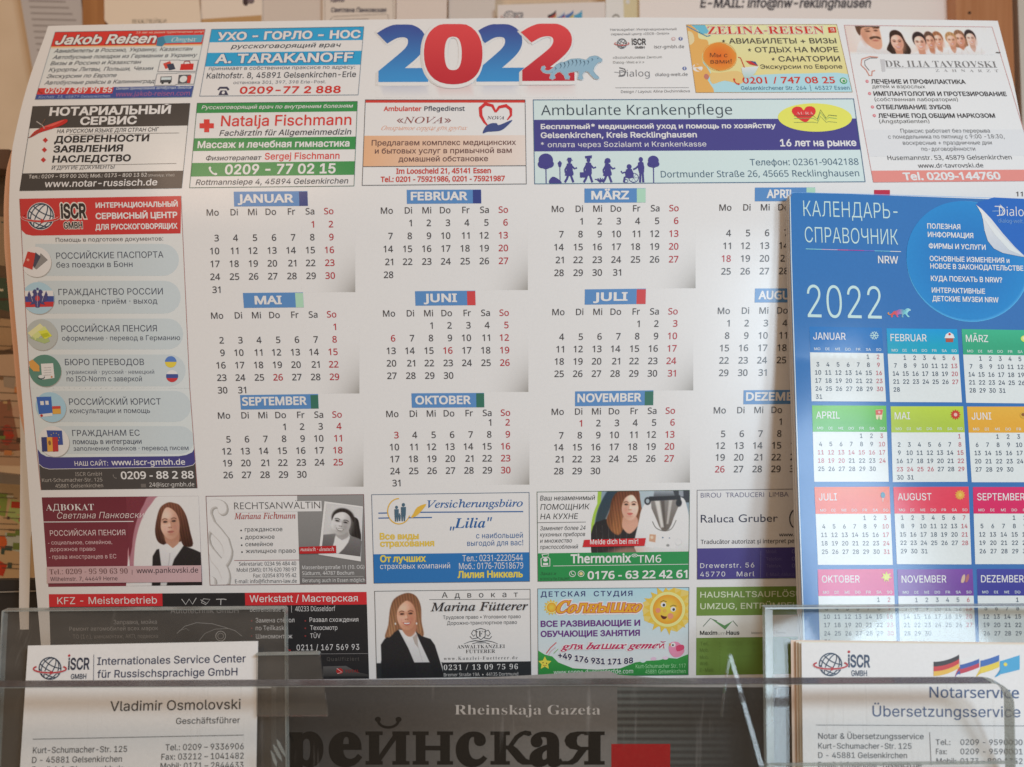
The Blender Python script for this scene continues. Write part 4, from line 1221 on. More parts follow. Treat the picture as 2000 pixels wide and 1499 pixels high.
for mi, (name, ban, tab, hl, hr, quad, corner) in enumerate(MONTHS):
    p = Print(Patch(quad), 'P', POSTER)
    W, H = p.p.W, p.p.H
    # shaded page corner of the printed design
    if corner:
        cx, cy = corner
        q = Print(Patch(((cx - 105, cy - 130), (cx, cy - 130), (cx, cy), (cx - 105, cy))), 'P', POSTER)
        dark = rgb('#8b857c')
        def shade(u, v):
            k = (u ** 2.2) * (v ** 2.0) * (.35 + .65 * u * v) * .85
            return tuple(PAPER[i] + (dark[i] - PAPER[i]) * k for i in range(3))
        q.grid(0, 0, q.p.W, q.p.H, shade, 0, 18, 18)
        q.frame('#e9e6e2', .01)
    x0, y0, x1, y1, sp = ban
    p.rect(x0, y0, x1, y1, '#5a87b8', 2).rect(sp, y0, x1, y1, tab, 3)
    nl = {'MAI': .26, 'JUNI': .32, 'JULI': .33, 'MÄRZ': .36, 'APRIL': .40}.get(name, .43 if len(name) < 8 else .46)
    cxm = (x0 + sp) / 2 - 1; half = (sp - x0) * nl
    if name == 'APRIL': cxm, half = 1524, 27
    p.text(name, cxm - half, y1 - 6.2, cxm + half, 15.2, '#eef2f4', 'n' if 'Ä' not in name else 'i', .055, layer=5)
    # weekday heads and days, right aligned in seven columns
    for k, d in enumerate(DAYS):
        x = lerp(quad[0][0], quad[1][0], k / 6)
        yb = lerp(hl, hr, k / 6)
        a, b = p.ab(x - (2 if k == 0 else 0) * 0 - 1, yb)
        p.word(d, a + (1.5 if k < 6 else 1.5), b, 12.2, REDINK if k == 6 else GREYINK, 'n', .012)
    first, n = calendar.monthrange(2022, mi + 1)
    for day in range(1, n + 1):
        i = first + day - 1
        r, c = divmod(i, 7)
        col = REDINK if c == 6 or (mi + 1, day) in HOLIDAY else GREYINK
        p.word(str(day), W * c / 6, H * r / 5, 12.4, col, 'n', .018)
    o = p.build('month_table', cal, label='month table headed ' + name)
    if corner:
        q.base = 0.4
        q.build('corner_shade', o)

# --- the long service-centre advert down the left side
# its left and right borders bend with the paper, so it is set in two fields one above the other
up = Print(Patch(((38.2, 388.8), (354.3, 383.2), (371.5, 760), (58.5, 760))), 'P', POSTER)
lo = Print(Patch(((58.5, 758), (371.5, 758), (386, 954), (80.5, 957.5))), 'P', POSTER)
up.vgrad('#d8d6d1', '#d0d4d2', layer=0); lo.vgrad('#d0d4d2', '#d0d6d5', layer=0)
up.clip = lo.clip = True
up.z('C4')
up.poly([(143, 108), (1328, 87), (1322, 362), (240, 378), (190, 368), (152, 335), (142, 310)], '#c13a38', 1)
globe_logo(up, 300, 236, 92, '#3d4a58', '#c23b36', 5, fill='#dfe2e0')
up.ring(300, 236, 97, 97, 2, '#eceae6', 4)
up.text('iSCR', 448, 248, 636, 98, '#38302e', 'i', .07, ol='#f0d4c8', olw=.09)
up.text('GMBH', 468, 326, 606, 46, '#38302e', 'i', .05, ol='#f0d4c8', olw=.09)
up.text('ИНТЕРНАЦИОНАЛЬНЫЙ', 702, 174, 1303, 36, '#f2ddd2', 'i', .05)
up.text('СЕРВИСНЫЙ ЦЕНТР', 702, 256, 1300, 42, '#f2ddd2', 'i', .05)
up.text('ДЛЯ РУССКОГОВОРЯЩИХ', 700, 334, 1302, 38, '#f2ddd2', 'i', .05)
up.text('Помощь в подготовке документов:', 410, 424, 1196, 30, '#5c5654', 'n', .0)
def pill(p, x0, y0, x1, y1, L=1):
    r = (y1 - y0) / 2
    pts = [(x0, y0)] + [(x1 - r + r * math.sin(t), (y0 + y1) / 2 - r * math.cos(t)) for t in [math.pi * k / 10 for k in range(11)]] + [(x0, y1)]
    p.poly(pts, '#c2cacb', L)
for y0, y1, sx in ((438, 672, 0), (708, 948, 18), (985, 1210, 44), (1248, 1480, 70)):
    pill(up, 260 + sx, y0, 1310 + sx * .7, y1)
def badge(p, x, y, r, bg, L=2):
    p.disc(x + 4, y + 6, r, r, '#a9a49c', L).disc(x, y, r, r, bg, L + 1)
badge(up, 265, 570, 112, '#dedad3'); badge(up, 282, 835, 118, '#a9c6d4'); badge(up, 308, 1103, 115, '#b3b6b0'); badge(up, 332, 1366, 118, '#5c8676')
D = '#4a4c58'
up.text('РОССИЙСКИЕ ПАСПОРТА', 414, 548, 1198, 46, D, 'n', .0).text('без поездки в Бонн', 415, 612, 972, 42, D, 'n', .0)
up.text('ГРАЖДАНСТВО РОССИИ', 430, 814, 1194, 46, D, 'n', .0).text('проверка · приём · выход', 432, 880, 1153, 40, D, 'n', .0)
up.text('РОССИЙСКАЯ ПЕНСИЯ', 452, 1082, 1150, 46, D, 'n', .0).text('оформление · перевод в Германию', 456, 1146, 1320, 36, D, 'n', .0)
up.text('БЮРО ПЕРЕВОДОВ', 478, 1326, 1056, 46, D, 'n', .0).text('украинский · русский · немецкий', 484, 1390, 1130, 30, '#6d7078', 'n', .0)
up.text('по ISO-Norm с заверкой', 490, 1444, 1040, 38, D, 'n', .0)
for q_, x_, y0_, x2_, y2_ in ((up, 0, 0, 0, 1), (up, 1, 0, 1, 1), (lo, 0, 0, 0, 1), (lo, 1, 0, 1, 1)):
    k_ = .0015 if x_ == 0 else -.0015
    q_.field('#a86a60', min(x_, x_ + 2 * k_), 0, max(x_, x_ + 2 * k_), 1, layer=5)
adv = up.build('advert', cal, label='tall advert of a service centre in red, pale blue and grey')
g = sub(up, 'C4')
g.poly([(205, 494), (262, 506), (240, 628), (168, 602)], '#bf4038', 6).poly([(262, 500), (300, 532), (258, 610), (240, 600)], '#4a4a58', 5).poly([(300, 506), (352, 556), (268, 626), (246, 610)], '#8a8682', 4).disc(208, 556, 10, 10, '#d8907c', 7, 12)
g.build('picture', adv, label='red and grey passports on a pale disc')
g = sub(up, 'C4')
g.poly([(170, 782), (388, 780), (394, 820), (166, 822)], '#e4e0da', 4).poly([(164, 822), (396, 820), (396, 862), (166, 864)], '#3f4f8e', 4).poly([(166, 864), (396, 862), (390, 898), (176, 902)], '#c23b3c', 4)
EG = '#4c4a78'
for k in (-1, 1):
    g.poly([(278, 800), (278 + k * 22, 776), (278 + k * 40, 790), (278 + k * 30, 806), (278 + k * 40, 838), (278 + k * 62, 782), (278 + k * 74, 812), (278 + k * 70, 846), (278 + k * 44, 868), (278 + k * 56, 884), (278 + k * 26, 880), (278, 850)], EG, 6)
    g.disc(278 + k * 20, 784, 13, 13, EG, 7, 10)
g.poly([(262, 806), (294, 806), (298, 880), (290, 904), (266, 904), (258, 880)], EG, 8).disc(278, 838, 17, 21, '#b8434a', 9).disc(278, 768, 9, 9, EG, 8, 10)
g.path([(278, 800), (278, 900)], .6, '#c9c4cc', 10).path([(232, 820), (244, 862)], .7, '#c9c4cc', 10).path([(324, 820), (312, 862)], .7, '#c9c4cc', 10)
g.build('picture', adv, label='white, blue and red stripes with a dark two-headed eagle')
g = sub(up, 'C4')
g.poly([(205, 1090), (296, 1020), (322, 1046), (236, 1122)], '#dcd9a0', 5).poly([(238, 1110), (330, 1040), (352, 1072), (262, 1146)], '#cdd28a', 6).poly([(284, 1080), (346, 1066), (384, 1112), (332, 1136)], '#d6d84a', 7)
g.poly([(215, 1120), (262, 1146), (330, 1168), (368, 1152), (352, 1122), (280, 1128)], '#a9b87a', 6).poly([(300, 1100), (352, 1088), (368, 1112), (318, 1126)], '#b9bc30', 8)
g.build('picture', adv, label='greenish banknotes on a grey disc')
g = sub(up, 'C4')
g.poly([(302, 1316), (392, 1312), (402, 1420), (312, 1432)], '#dcd9d2', 6).poly([(214, 1300), (240, 1284), (290, 1330), (292, 1372), (248, 1370), (222, 1342)], '#d39a4e', 5)
for k in range(4): g.line(324, 1346 + k * 18, 378, 1343 + k * 18, .6, '#8a8a86', 7)
g.disc(306, 1414, 26, 16, '#3f4a54', 7).disc(306, 1410, 22, 12, '#d4d6d2', 8).disc(382, 1412, 7, 7, '#c07a4a', 8, 10)
g.build('picture', adv, label='white document and pen on a green disc')
g = sub(up, 'C4')
def half_disc(p, x, y, r, cols, L=4):
    n = len(cols)
    for k, c in enumerate(cols):
        y0, y1 = -r + 2 * r * k / n, -r + 2 * r * (k + 1) / n
        t0, t1 = math.asin(max(-1, y0 / r)), math.asin(min(1, y1 / r)); m = 8
        R_ = [(x + r * math.cos(t0 + (t1 - t0) * j / m), y + r * math.sin(t0 + (t1 - t0) * j / m)) for j in range(m + 1)]
        Lf = [(2 * x - a_, b_) for a_, b_ in reversed(R_)]
        p.poly(R_ + Lf, c, L)
half_disc(g, 1251, 1302, 42, ('#5a7bb8', '#d9c14a')); half_disc(g, 1261, 1406, 44, ('#e2dfd9', '#44528e', '#c23b3e'))
g.build('picture', adv, label='two round flags, one above the other')
# lower field
lo.z('C5')
pill(lo, 350, 82, 1270, 288); pill(lo, 370, 316, 1292, 500)
badge(lo, 340, 190, 100, '#a3c4d2'); badge(lo, 360, 418, 102, '#dedad3')
lo.text('РОССИЙСКИЙ ЮРИСТ', 463, 174, 1072, 42, D, 'n', .0).text('консультации и помощь', 468, 230, 1000, 34, D, 'n', .0)
lo.text('ГРАЖДАНАМ ЕС', 484, 382, 932, 40, D, 'n', .0).text('помощь в интеграции', 488, 436, 944, 34, D, 'n', .008).text('заполнение бланков · перевод писем', 492, 480, 1256, 30, D, 'n', .0)
lo.poly([(252, 470), (275, 500), (310, 518), (360, 524), (1190, 516), (1240, 508), (1280, 490), (1296, 462), (1304, 560), (1285, 576), (1230, 588), (330, 602), (290, 592), (262, 570)], '#47447c', 3)
lo.poly([(262, 570), (290, 592), (330, 602), (1230, 588), (1285, 576), (1304, 558), (1316, 732), (276, 742)], '#4a4644', 3)
lo.path([(263, 570), (290, 592), (330, 602), (1230, 588), (1285, 576), (1302, 558)], 1, '#dcd8d6', 5)
lo.text('НАШ САЙТ:', 500, 580, 722, 30, '#e2dee0', 'n', .01, layer=5).text('www.iscr-gmbh.de', 745, 576, 1234, 36, '#ece9ea', 'n', .02, layer=5)
lo.text('ISCR GmbH', 504, 648, 681, 25, '#a49c94', 'n', .0, layer=5).text('Kurt-Schumacher-Str. 125', 283, 688, 684, 24, '#b0a89f', 'n', .0, layer=5).text('45881 Gelsenkirchen', 372, 726, 689, 24, '#b0a89f', 'n', .0, layer=5)
lo.text('0209 - 88 2 88', 808, 668, 1292, 48, '#efece6', 'n', .03, layer=5).text('24@iscr-gmbh.de', 996, 720, 1295, 28, '#cfc9c2', 'n', .0, layer=5)
handset(lo, 766, 652, 12, '#7c756f', 5); lo.rect(938, 700, 974, 724, '#6e6762', 5)
l2 = lo.build('lower_panel', adv)
g = sub(lo, 'C5')
g.poly([(245, 122), (342, 120), (352, 228), (262, 236)], '#3f66ae', 6).poly([(262, 238), (350, 228), (352, 248), (270, 256)], '#dcd9d4', 6).poly([(350, 184), (405, 182), (408, 234), (354, 236)], '#d8a24a', 7).poly([(350, 184), (405, 182), (406, 200), (351, 202)], '#c84a40', 8)
g.rect(270, 150, 296, 176, '#dfe0e0', 7).rect(304, 148, 328, 174, '#dfe0e0', 7).disc(280, 246, 9, 9, '#b8362e', 8, 12)
g.poly([(312, 344), (414, 346), (422, 440), (330, 444)], '#3f5090', 6)
for c, x in (('#3a3f70', 278), ('#d8a048', 314), ('#b83838', 350)): g.poly([(x, 390), (x + 37, 389), (x + 42, 484), (x + 6, 486)], c, 8)
g.disc(334, 428, 9, 16, '#8a5a3c', 9, 12)
for k in range(10): g.disc(368 + 30 * math.cos(k * .63), 392 + 30 * math.sin(k * .63), 3, 3, '#d9bf52', 7, 8)
g.build('picture', l2 if False else adv, label='blue passport and small flags on pale discs')

# --- lawyer, dark red
a = new_ad([(278, 790), (1322, 781), (1347, 1375), (322, 1386)], 'C5')
a.vgrad('#6e2d38', '#7c3742', layer=0)
a.poly([(1100, 784), (1000, 790), (930, 880), (880, 1000), (850, 1150), (842, 1380), (835, 1380), (880, 1380), (905, 1150), (960, 980), (1030, 860)], '#b98088', 1, 0)
a.poly([(1102, 785), (1322, 783), (1345, 1374), (840, 1380), (848, 1260), (866, 1120), (900, 1010), (950, 910), (1010, 840)], '#e2dfdb', 2)
a.text('АДВОКАТ', 308, 878, 628, 44, '#ead7d2', 's', -.012)
a.text('Светлана Панковски', 382, 932, 956, 40, '#e2c8c4', 'b', -.01, .24, layer=12)
a.line(292, 954, 890, 950, 1.6, '#e8d8d4')
a.text('РОССИЙСКАЯ ПЕНСИЯ', 335, 1046, 836, 34, '#e0c4c2', 'b', .0)
a.text('- социальное, семейное,', 322, 1104, 748, 25, '#d5b4b4', 'b', .0).text('дорожное право', 336, 1148, 636, 25, '#d5b4b4', 'b', .0).text('- права иностранцев в ЕС', 328, 1200, 776, 27, '#d5b4b4', 'b', .0)
law1 = a.build('advert', cal, label='dark red lawyer advert with a long-haired woman in a dark suit')
g = sub(a, 'C5')
LY = [('p', [(1040, 770), (960, 840), (900, 960), (862, 1120), (846, 1400), (1400, 1400), (1400, 770)], '#b07a84', 3, 1, 4), ('p', [(1105, 770), (1010, 840), (940, 940), (890, 1080), (866, 1250), (860, 1400), (1400, 1400), (1400, 770)], ('#e6e2dd', '#dedad6'), 4, 1, 4),
      ('h', [(1130, 826), (1075, 860), (1045, 935), (1030, 1020), (1048, 1085), (1105, 1110), (1200, 1115), (1290, 1115), (1278, 1020), (1255, 915), (1215, 848), (1175, 830)], ('#6e4636', '#3f2620'), 4),
      ('p', [(985, 1400), (1004, 1180), (1034, 1136), (1110, 1116), (1220, 1110), (1300, 1138), (1360, 1165), (1380, 1400)], ('#2c2829', '#252324'), 4, 1, 0),
      ('p', [(1052, 1124), (1110, 1094), (1200, 1086), (1226, 1112), (1156, 1200), (1108, 1320), (1085, 1400), (1046, 1400), (1062, 1250)], ('#dcd8d6', '#c4c0be'), 4, 1, 0), ('l', [(1130, 1140), (1118, 1220), (1090, 1330)], 6, '#a8a2a0', 4, .7),
      ('p', [(1098, 1010), (1190, 1000), (1196, 1085), (1150, 1128), (1106, 1100)], '#b98872', 5), ('p', [(1112, 1098), (1150, 1130), (1128, 1160), (1086, 1120)], '#eae7e5', 3, 1, 0), ('p', [(1150, 1130), (1210, 1082), (1224, 1112), (1180, 1165)], '#e4e0de', 3, 1, 0)]
LY += soft_face(1136, 962, 70, 106, '#dcb29c', '#b07c64', '#eccdbc', '#3a2a28', '#b0645c', False, -.08, 1, '#6a4a3c')
LY += [('h', [(1135, 832), (1182, 836), (1228, 875), (1250, 960), (1268, 1060), (1230, 1090), (1206, 1040), (1204, 950), (1180, 890), (1125, 856), (1092, 892), (1074, 960), (1066, 1060), (1044, 1070), (1038, 1000), (1056, 910), (1090, 850)], ('#7a4e3c', '#452a22'), 4)]
g.photo(838, 786, 1345, 1374, '#77343f', LY, 3)
g.build('portrait', law1, label='woman with long brown hair and a dark jacket')
g = sub(a, 'C5')
g.poly([(318, 1252), (1342, 1242), (1344, 1352), (320, 1362)], '#c4a3a4', 14)
g.text('Tel.: 0209 - 95 90 63 90', 336, 1302, 856, 36, '#7a5a58', 's', -.012, layer=16).line(884, 1272, 884, 1304, .9, '#7a5a58', 16)
g.text('www.pankovski.de', 914, 1294, 1322, 34, '#33282c', 'n', .0, layer=16)
g.text('Wilhelmstr. 7, 44649 Herne', 342, 1346, 788, 26, '#5d4446', 'i', .0, layer=16)
g.build('address_bar', law1)

# --- lawyer, white and grey with a photograph
a = new_ad([(66, 87), (988, 77), (1002, 600), (90, 608)], 'D4')
a.field('#e2dfdb', layer=0)
a.poly([(598, 82), (985, 78), (1000, 598), (614, 602)], '#8f8c89', 1, grad='#6e6b69')
a.text('§', 52, 520, 232, 400, '#a9a39c', 'b', .02, layer=2).text('§', 46, 514, 224, 398, '#c4beb8', 'b', .015, layer=3).text('§', 42, 510, 219, 396, '#e6e3df', 'b', .005, layer=4)
a.poly([(232, 120), (740, 116), (742, 176), (236, 182)], '#e2dfdb', 4)
a.text('RECHTSANWÄLTIN', 233, 165, 734, 40, '#5b5755', 'b', -.012, layer=6)
a.text('Mariana Fichmann', 233, 222, 590, 36, '#a8443f', 'si', .005, layer=6)
for s, y, xr in (('гражданское', 294, 513), ('дорожное', 338, 467), ('семейное', 380, 458), ('жилищное право', 420, 590)):
    x = 294 + (y - 294) * .04
    a.text(s, x, y, xr, 25, '#4a4746', 'n', .0).disc(x - 22, y - 6, 5, 5, '#3b3838', 3, 10)
a.line(232, 463, 612, 460, .9, '#8a3b38')
for s, x, y, xr in (('Sekretariat: 0234 96 484 40', 260, 494, 593), ('Mobil (SMS): 0176 620 780 97', 247, 529, 594), ('Fax: 02054 870 95 42', 344, 562, 594), ('E-mail: info@fichmann-law.de', 237, 596, 597)):
    a.text(s, x, y, xr, 22, '#454244', 'n', .0)
a.text('Massenbergstraße 11 (10. OG)', 628, 514, 990, 21, '#d8d5d2', 'n', .0).text('Südturm, 44787 Bochum', 628, 548, 930, 21, '#d8d5d2', 'n', .0)
a.line(628, 558, 985, 556, .6, '#c0bcb8').text('Beratung auch in Essen möglich', 630, 590, 994, 21, '#d8d5d2', 'n', .0)
a.frame('#7a4a48', 1)
law2 = a.build('advert', cal, label='white and grey lawyer advert with a black and white photograph')
g = sub(a, 'D4')
g.poly([(762, 122), (984, 152), (972, 472), (722, 432)], '#8a8683', 5).poly([(758, 118), (982, 148), (969, 468), (724, 428)], '#e6e3e0', 6).poly([(770, 130), (978, 156), (968, 440), (742, 412)], '#c9c5c2', 7)
g.poly([(740, 410), (748, 345), (800, 322), (860, 318), (940, 322), (974, 350), (968, 440)], '#6f6b6a', 8, 0)
q = Print(Patch(((770, 130), (978, 156), (968, 440), (742, 412)), 'D4'), 'D4', POSTER); q.clip = True
LY = [('e', 900, 200, 130, 150, '#d4d1ce', .9, 0, .7), ('h', [(900, 200), (945, 200), (960, 260), (972, 330), (962, 352), (930, 325), (905, 300)], '#2c2827', 3),
      ('p', [(730, 450), (744, 350), (800, 322), (860, 312), (940, 322), (985, 352), (985, 460)], ('#7a7675', '#605c5b'), 4), ('p', [(836, 318), (868, 350), (906, 312), (902, 360), (856, 440), (820, 440), (828, 370)], '#e0dddb', 3, 1, 2),
      ('e', 866, 206, 62, 62, '#3a3533', .12), ('p', [(836, 280), (884, 280), (902, 318), (868, 348), (832, 320)], '#a8a3a0', 4)]
LY += soft_face(858, 240, 52, 80, '#d6d2cf', '#98938f', '#eae7e5', '#262322', '#6f6967', True, .1)
LY += [('h', [(806, 232), (812, 186), (846, 150), (900, 158), (926, 196), (924, 226), (908, 196), (880, 172), (850, 172), (822, 190), (812, 214)], '#352f2d', 3)]
q.photo(742, 130, 978, 440, '#c6c2bf', LY, 9)
qb = q
pb = g.build('photo_print', law2); qb.build('portrait', law2, label='black and white photograph of a smiling woman with a ponytail')
g = sub(a, 'D4')
g.poly([(612, 384), (826, 376), (828, 420), (614, 424)], '#b5282c', 16).text('russisch · deutsch', 620, 408, 815, 21, '#eccfcb', 'si', .01, layer=18)
g.build('ribbon', law2)

# --- insurance office
a = new_ad([(1031, 78), (1952, 65), (1955, 586), (1045, 597)], 'D4')
a.field('#e3e1dd', layer=0).field('#2f70ac', 0, .672, 1, 1)
BL = '#2f5f96'
a.text('Versicherungsbüro', 1358, 156, 1914, 44, BL, 'si', .012).text('„Lilia”', 1488, 274, 1736, 60, BL, 'sb', .0)
a.line(1072, 187, 1124, 186, 2.0, BL).line(1312, 182, 1916, 178, 2.0, BL).line(1072, 216, 1136, 215, 2.0, BL).line(1248, 214, 1384, 212, 2.0, BL)
a.text('Все виды', 1080, 340, 1308, 36, '#dfb94e', 'n', .055).text('страхования', 1082, 382, 1398, 36, '#dfb94e', 'n', .055)
a.text('с наибольшей', 1642, 334, 1914, 32, '#3c6394', 'n', .0).text('выгодой для вас!', 1590, 378, 1916, 32, '#3c6394', 'n', .0)
a.text('От лучших', 1082, 472, 1350, 38, '#e6c652', 'n', .055).text('страховых компаний', 1082, 513, 1490, 32, '#e8ecee', 'n', .0)
a.text('Тел.: 0231-2220544', 1562, 468, 1914, 36, '#e8ecee', 'n', .0).text('Моб.: 0176-70518679', 1542, 514, 1916, 36, '#e8ecee', 'n', .0)
a.text('Лилия Никкель', 1534, 564, 1914, 38, '#e6c652', 'n', .055)
a.frame('#56667a', 1)
ins = a.build('advert', cal, label='white and blue insurance office advert with yellow lettering')
g = sub(a, 'D4')
g.ring(1192, 176, 66, 74, 2.2, '#dfae48', 4, 20, 270)
g.poly([(1352, 134), (1300, 152), (1276, 190), (1262, 214), (1290, 206), (1318, 180)], '#dfae48', 5, 3)
for x, y, h in ((1178, 236, 92), (1218, 234, 106), (1196, 234, 46)):
    g.disc(x, y - h * .9, h * .09, h * .1, '#4a6474', 6, 14).poly([(x - h * .14, y - h * .78), (x + h * .14, y - h * .78), (x + h * .13, y - h * .4), (x + h * .08, y), (x + h * .02, y), (x, y - h * .38), (x - h * .03, y), (x - h * .1, y), (x - h * .13, y - h * .4)], '#4a6474', 5)
g.build('emblem', ins, label='family silhouette in a yellow circle')

# --- kitchen machine
a = new_ad([(98, 72), (1128, 60), (1122, 662), (104, 677)], 'D5')
a.field('#e3e0dc', layer=0)
a.field('#2e8a4c', 0, .686, 1, 1)
K = '#3a3836'
a.text('Ваш незаменимый', 120, 131, 487, 32, K, 'n', .006, .16).text('ПОМОЩНИК', 122, 194, 450, 38, K, 'n', .0, .14).text('НА КУХНЕ', 122, 258, 372, 38, K, 'n', .0, .14)
a.line(104, 280, 428, 276, .9, '#55524e')
for s, y, xr in (('Заменяет более 24', 332, 425), ('кухонных приборов', 374, 422), ('и множество', 416, 333), ('приспособлений', 458, 373)):
    a.text(s, 120, y, xr, 28, K, 'n', .0, .18)
a.text('Thermomix', 326, 552, 734, 56, '#eef2ea', 'n', .045).text('®', 736, 520, 776, 30, '#eef2ea', 'i', .0).text('TM6', 776, 550, 936, 50, '#eef2ea', 'n', .01)
a.line(208, 572, 1118, 560, 1, '#e4eae2')
a.text('Заказ и', 122, 634, 226, 22, '#2d5c3c', 'n', .0, .15).text('консультация', 122, 668, 316, 22, '#2d5c3c', 'n', .0, .15)
a.text('0176 - 63 22 42 61', 440, 660, 1112, 50, '#eef2ea', 'n', .04)
a.ring(338, 625, 20, 19, 1.2, '#e4eae2', 4); handset(a, 338, 624, 9, '#e4eae2', 5); a.ring(396, 624, 20, 19, 1.2, '#e4eae2', 4).disc(396, 624, 12, 11, '#d8c48a', 5)
a.path([(128, 572), (126, 524), (140, 514), (172, 512), (186, 524), (186, 572), (128, 574)], 1.6, '#e4eae2', 4).path([(132, 494), (180, 490), (170, 514), (142, 516), (132, 494)], 1.6, '#e4eae2', 4).disc(156, 530, 15, 12, '#e4eae2', 4).rect(140, 552, 174, 566, '#e4eae2', 4)
a.frame('#5a6a58', 1)
tmx = a.build('advert', cal, label='green and white kitchen machine advert with a red-haired woman')
g = sub(a, 'D5')
LY = [('p', [(575, 40), (505, 150), (468, 260), (462, 380), (486, 490), (1200, 490), (1200, 40)], '#9dbd46', 2, 1, 3), ('p', [(598, 40), (530, 140), (490, 250), (480, 370), (500, 490), (1200, 490), (1200, 40)], ('#8496a0', '#a5aaa8'), 3, 1, 3),
      ('p', [(590, 50), (650, 50), (600, 160), (540, 290), (490, 330), (496, 240), (530, 140)], ('#31424f', '#3a4648'), 6), ('p', [(780, 50), (880, 50), (868, 180), (790, 170)], '#aab6ba', 5), ('p', [(955, 50), (1135, 50), (1135, 150), (960, 150)], '#3a3c40', 4, 1, 0), ('p', [(985, 50), (1008, 50), (1008, 116), (988, 116)], '#b04a48', 3, 1, 0),
      ('p', [(1050, 60), (1080, 60), (1082, 110), (1052, 112)], '#8f9498', 3, 1, 0),
      ('p', [(470, 490), (476, 300), (520, 266), (600, 248), (700, 262), (770, 262), (840, 380), (850, 490)], ('#2a2728', '#332e2d'), 4, 1, 2)]
for k in range(6): LY += [('l', [(496 + k * 42, 290 + k * 4), (506 + k * 38, 480)], 2.5, '#77716e', 2, .45)]
LY += [('h', [(655, 68), (770, 64), (790, 120), (806, 200), (836, 262), (808, 312), (740, 296), (690, 306), (650, 360), (596, 330), (566, 262), (586, 200), (606, 118)], ('#54301f', '#8c5a3a'), 5), ('p', [(682, 240), (765, 240), (776, 300), (720, 352), (672, 305)], '#cf9c84', 5)]
LY += soft_face(724, 168, 58, 96, '#e8c2ac', '#c08c74', '#f6dccb', '#38261f', '#c05a54', False, 0, -1, '#6a4434')
LY += [('h', [(655, 70), (772, 64), (792, 130), (800, 200), (786, 190), (768, 130), (738, 96), (692, 116), (668, 180), (672, 260), (654, 350), (604, 322), (612, 250), (606, 190), (622, 118)], ('#643826', '#9c663f'), 5),
       ('p', [(775, 490), (788, 250), (818, 165), (870, 116), (1060, 112), (1106, 180), (1122, 300), (1108, 490)], ('#e6e4e0', '#cfccc8'), 4), ('e', 1000, 330, 120, 90, '#f0eeeb', .9, 0, .6),
       ('p', [(862, 118), (1052, 114), (1018, 250), (986, 326), (940, 334), (902, 262)], ('#8a847e', '#6a6058'), 4, 1, 2), ('p', [(890, 135), (922, 135), (952, 310), (932, 316)], '#d8d2ca', 8, .9, 0), ('p', [(985, 135), (1008, 133), (982, 290), (970, 290)], '#c9c2ba', 6, .8, 0), ('p', [(930, 135), (955, 135), (962, 320), (956, 320)], '#4e453f', 6, .7, 0),
       ('p', [(852, 108), (1060, 102), (1066, 130), (850, 138)], '#2f3134', 4, 1, 0), ('p', [(886, 72), (1012, 70), (1024, 104), (882, 108)], ('#9aa0a4', '#585c60'), 4, 1, 0), ('e', 842, 138, 22, 26, '#2d2e31', .2), ('e', 842, 138, 12, 15, '#a5adb0', .3), ('e', 1052, 152, 20, 26, '#2d2e31', .25),
       ('l', [(876, 275), (900, 316), (950, 336), (1002, 324), (1034, 268)], 6, '#5c564f', 3, .8), ('p', [(846, 344), (1036, 360), (1030, 450), (834, 440)], '#eeece9', 3, 1, 0), ('p', [(856, 356), (900, 360), (896, 412), (852, 404)], '#c08f70', 4, .9, 0), ('e', 872, 378, 10, 10, '#e2c8b0', .5), ('e', 1050, 412, 26, 24, '#c9c6c2', .2), ('e', 1050, 410, 20, 18, '#e0dedb', .3),
       ('e', 980, 432, 12, 9, '#8f8d8a', .4), ('e', 945, 380, 6, 5, '#6a7a8a', .4), ('e', 990, 384, 5, 4, '#6a7a8a', .4), ('e', 700, 470, 110, 30, '#cf9c84', .7, -.1, .6)]
g.photo(462, 66, 1124, 474, '#e3e0dc', LY)
g.build('portrait', tmx, label='woman with wavy red hair beside a white and steel kitchen machine')
g = sub(a, 'D5')
g.poly([(418, 396), (832, 384), (822, 436), (408, 444)], '#c42a30', 15).text('Melde dich bei mir!', 456, 426, 780, 32, '#f2eae6', 'n', .02, layer=17)
g.build('ribbon', tmx)

# --- translator
a = new_ad([(1176, 60), (2200, 48), (2200, 650), (1176, 663)], 'D5')
a.field('#e0dcd8', layer=0).field('#4a4280', 0, .653, 1, 1)
a.text('BIROU  TRADUCERI  LIMBA  ROMÂNĂ', 1202, 112, 2030, 32, '#5f5a78', 'b', -.012)
a.text('Raluca Gruber', 1202, 280, 1720, 52, '#38384a', 'b', .0)
a.ring(1850, 255, 50, 66, 2.4, '#3f3e46', 4, 120, 250)
a.text('www.', 1728, 372, 1830, 22, '#3c3a40', 'n', .02).text('Traducător autorizat și interpret pentru', 1202, 424, 1905, 28, '#3f3c42', 'n', .01)
a.text('Drewerstr. 56', 1198, 586, 1562, 32, '#d9d5e0', 'i', .0, tr=.12).text('45770', 1198, 644, 1366, 32, '#d9d5e0', 'i', .0, tr=.12).text('Marl', 1444, 642, 1562, 32, '#d9d5e0', 'i', .0, tr=.12)
a.line(1606, 470, 1604, 650, .8, '#7a74a0')
for s, y, w in (('Mobil:', 486, 72), ('Telefon:', 536, 108), ('Telefax:', 582, 104), ('E-Mail: raluca', 640, 190)):
    a.text(s, 1642, y, 1642 + w, 22, '#6b659a', 'n', .0)
    if w < 150: a.text('0', 1815, y, 1836, 26, '#7a74a4', 'n', .0)
a.frame('#6a6468', .9)
a.build('advert', cal, label='white and violet translator advert, partly covered')

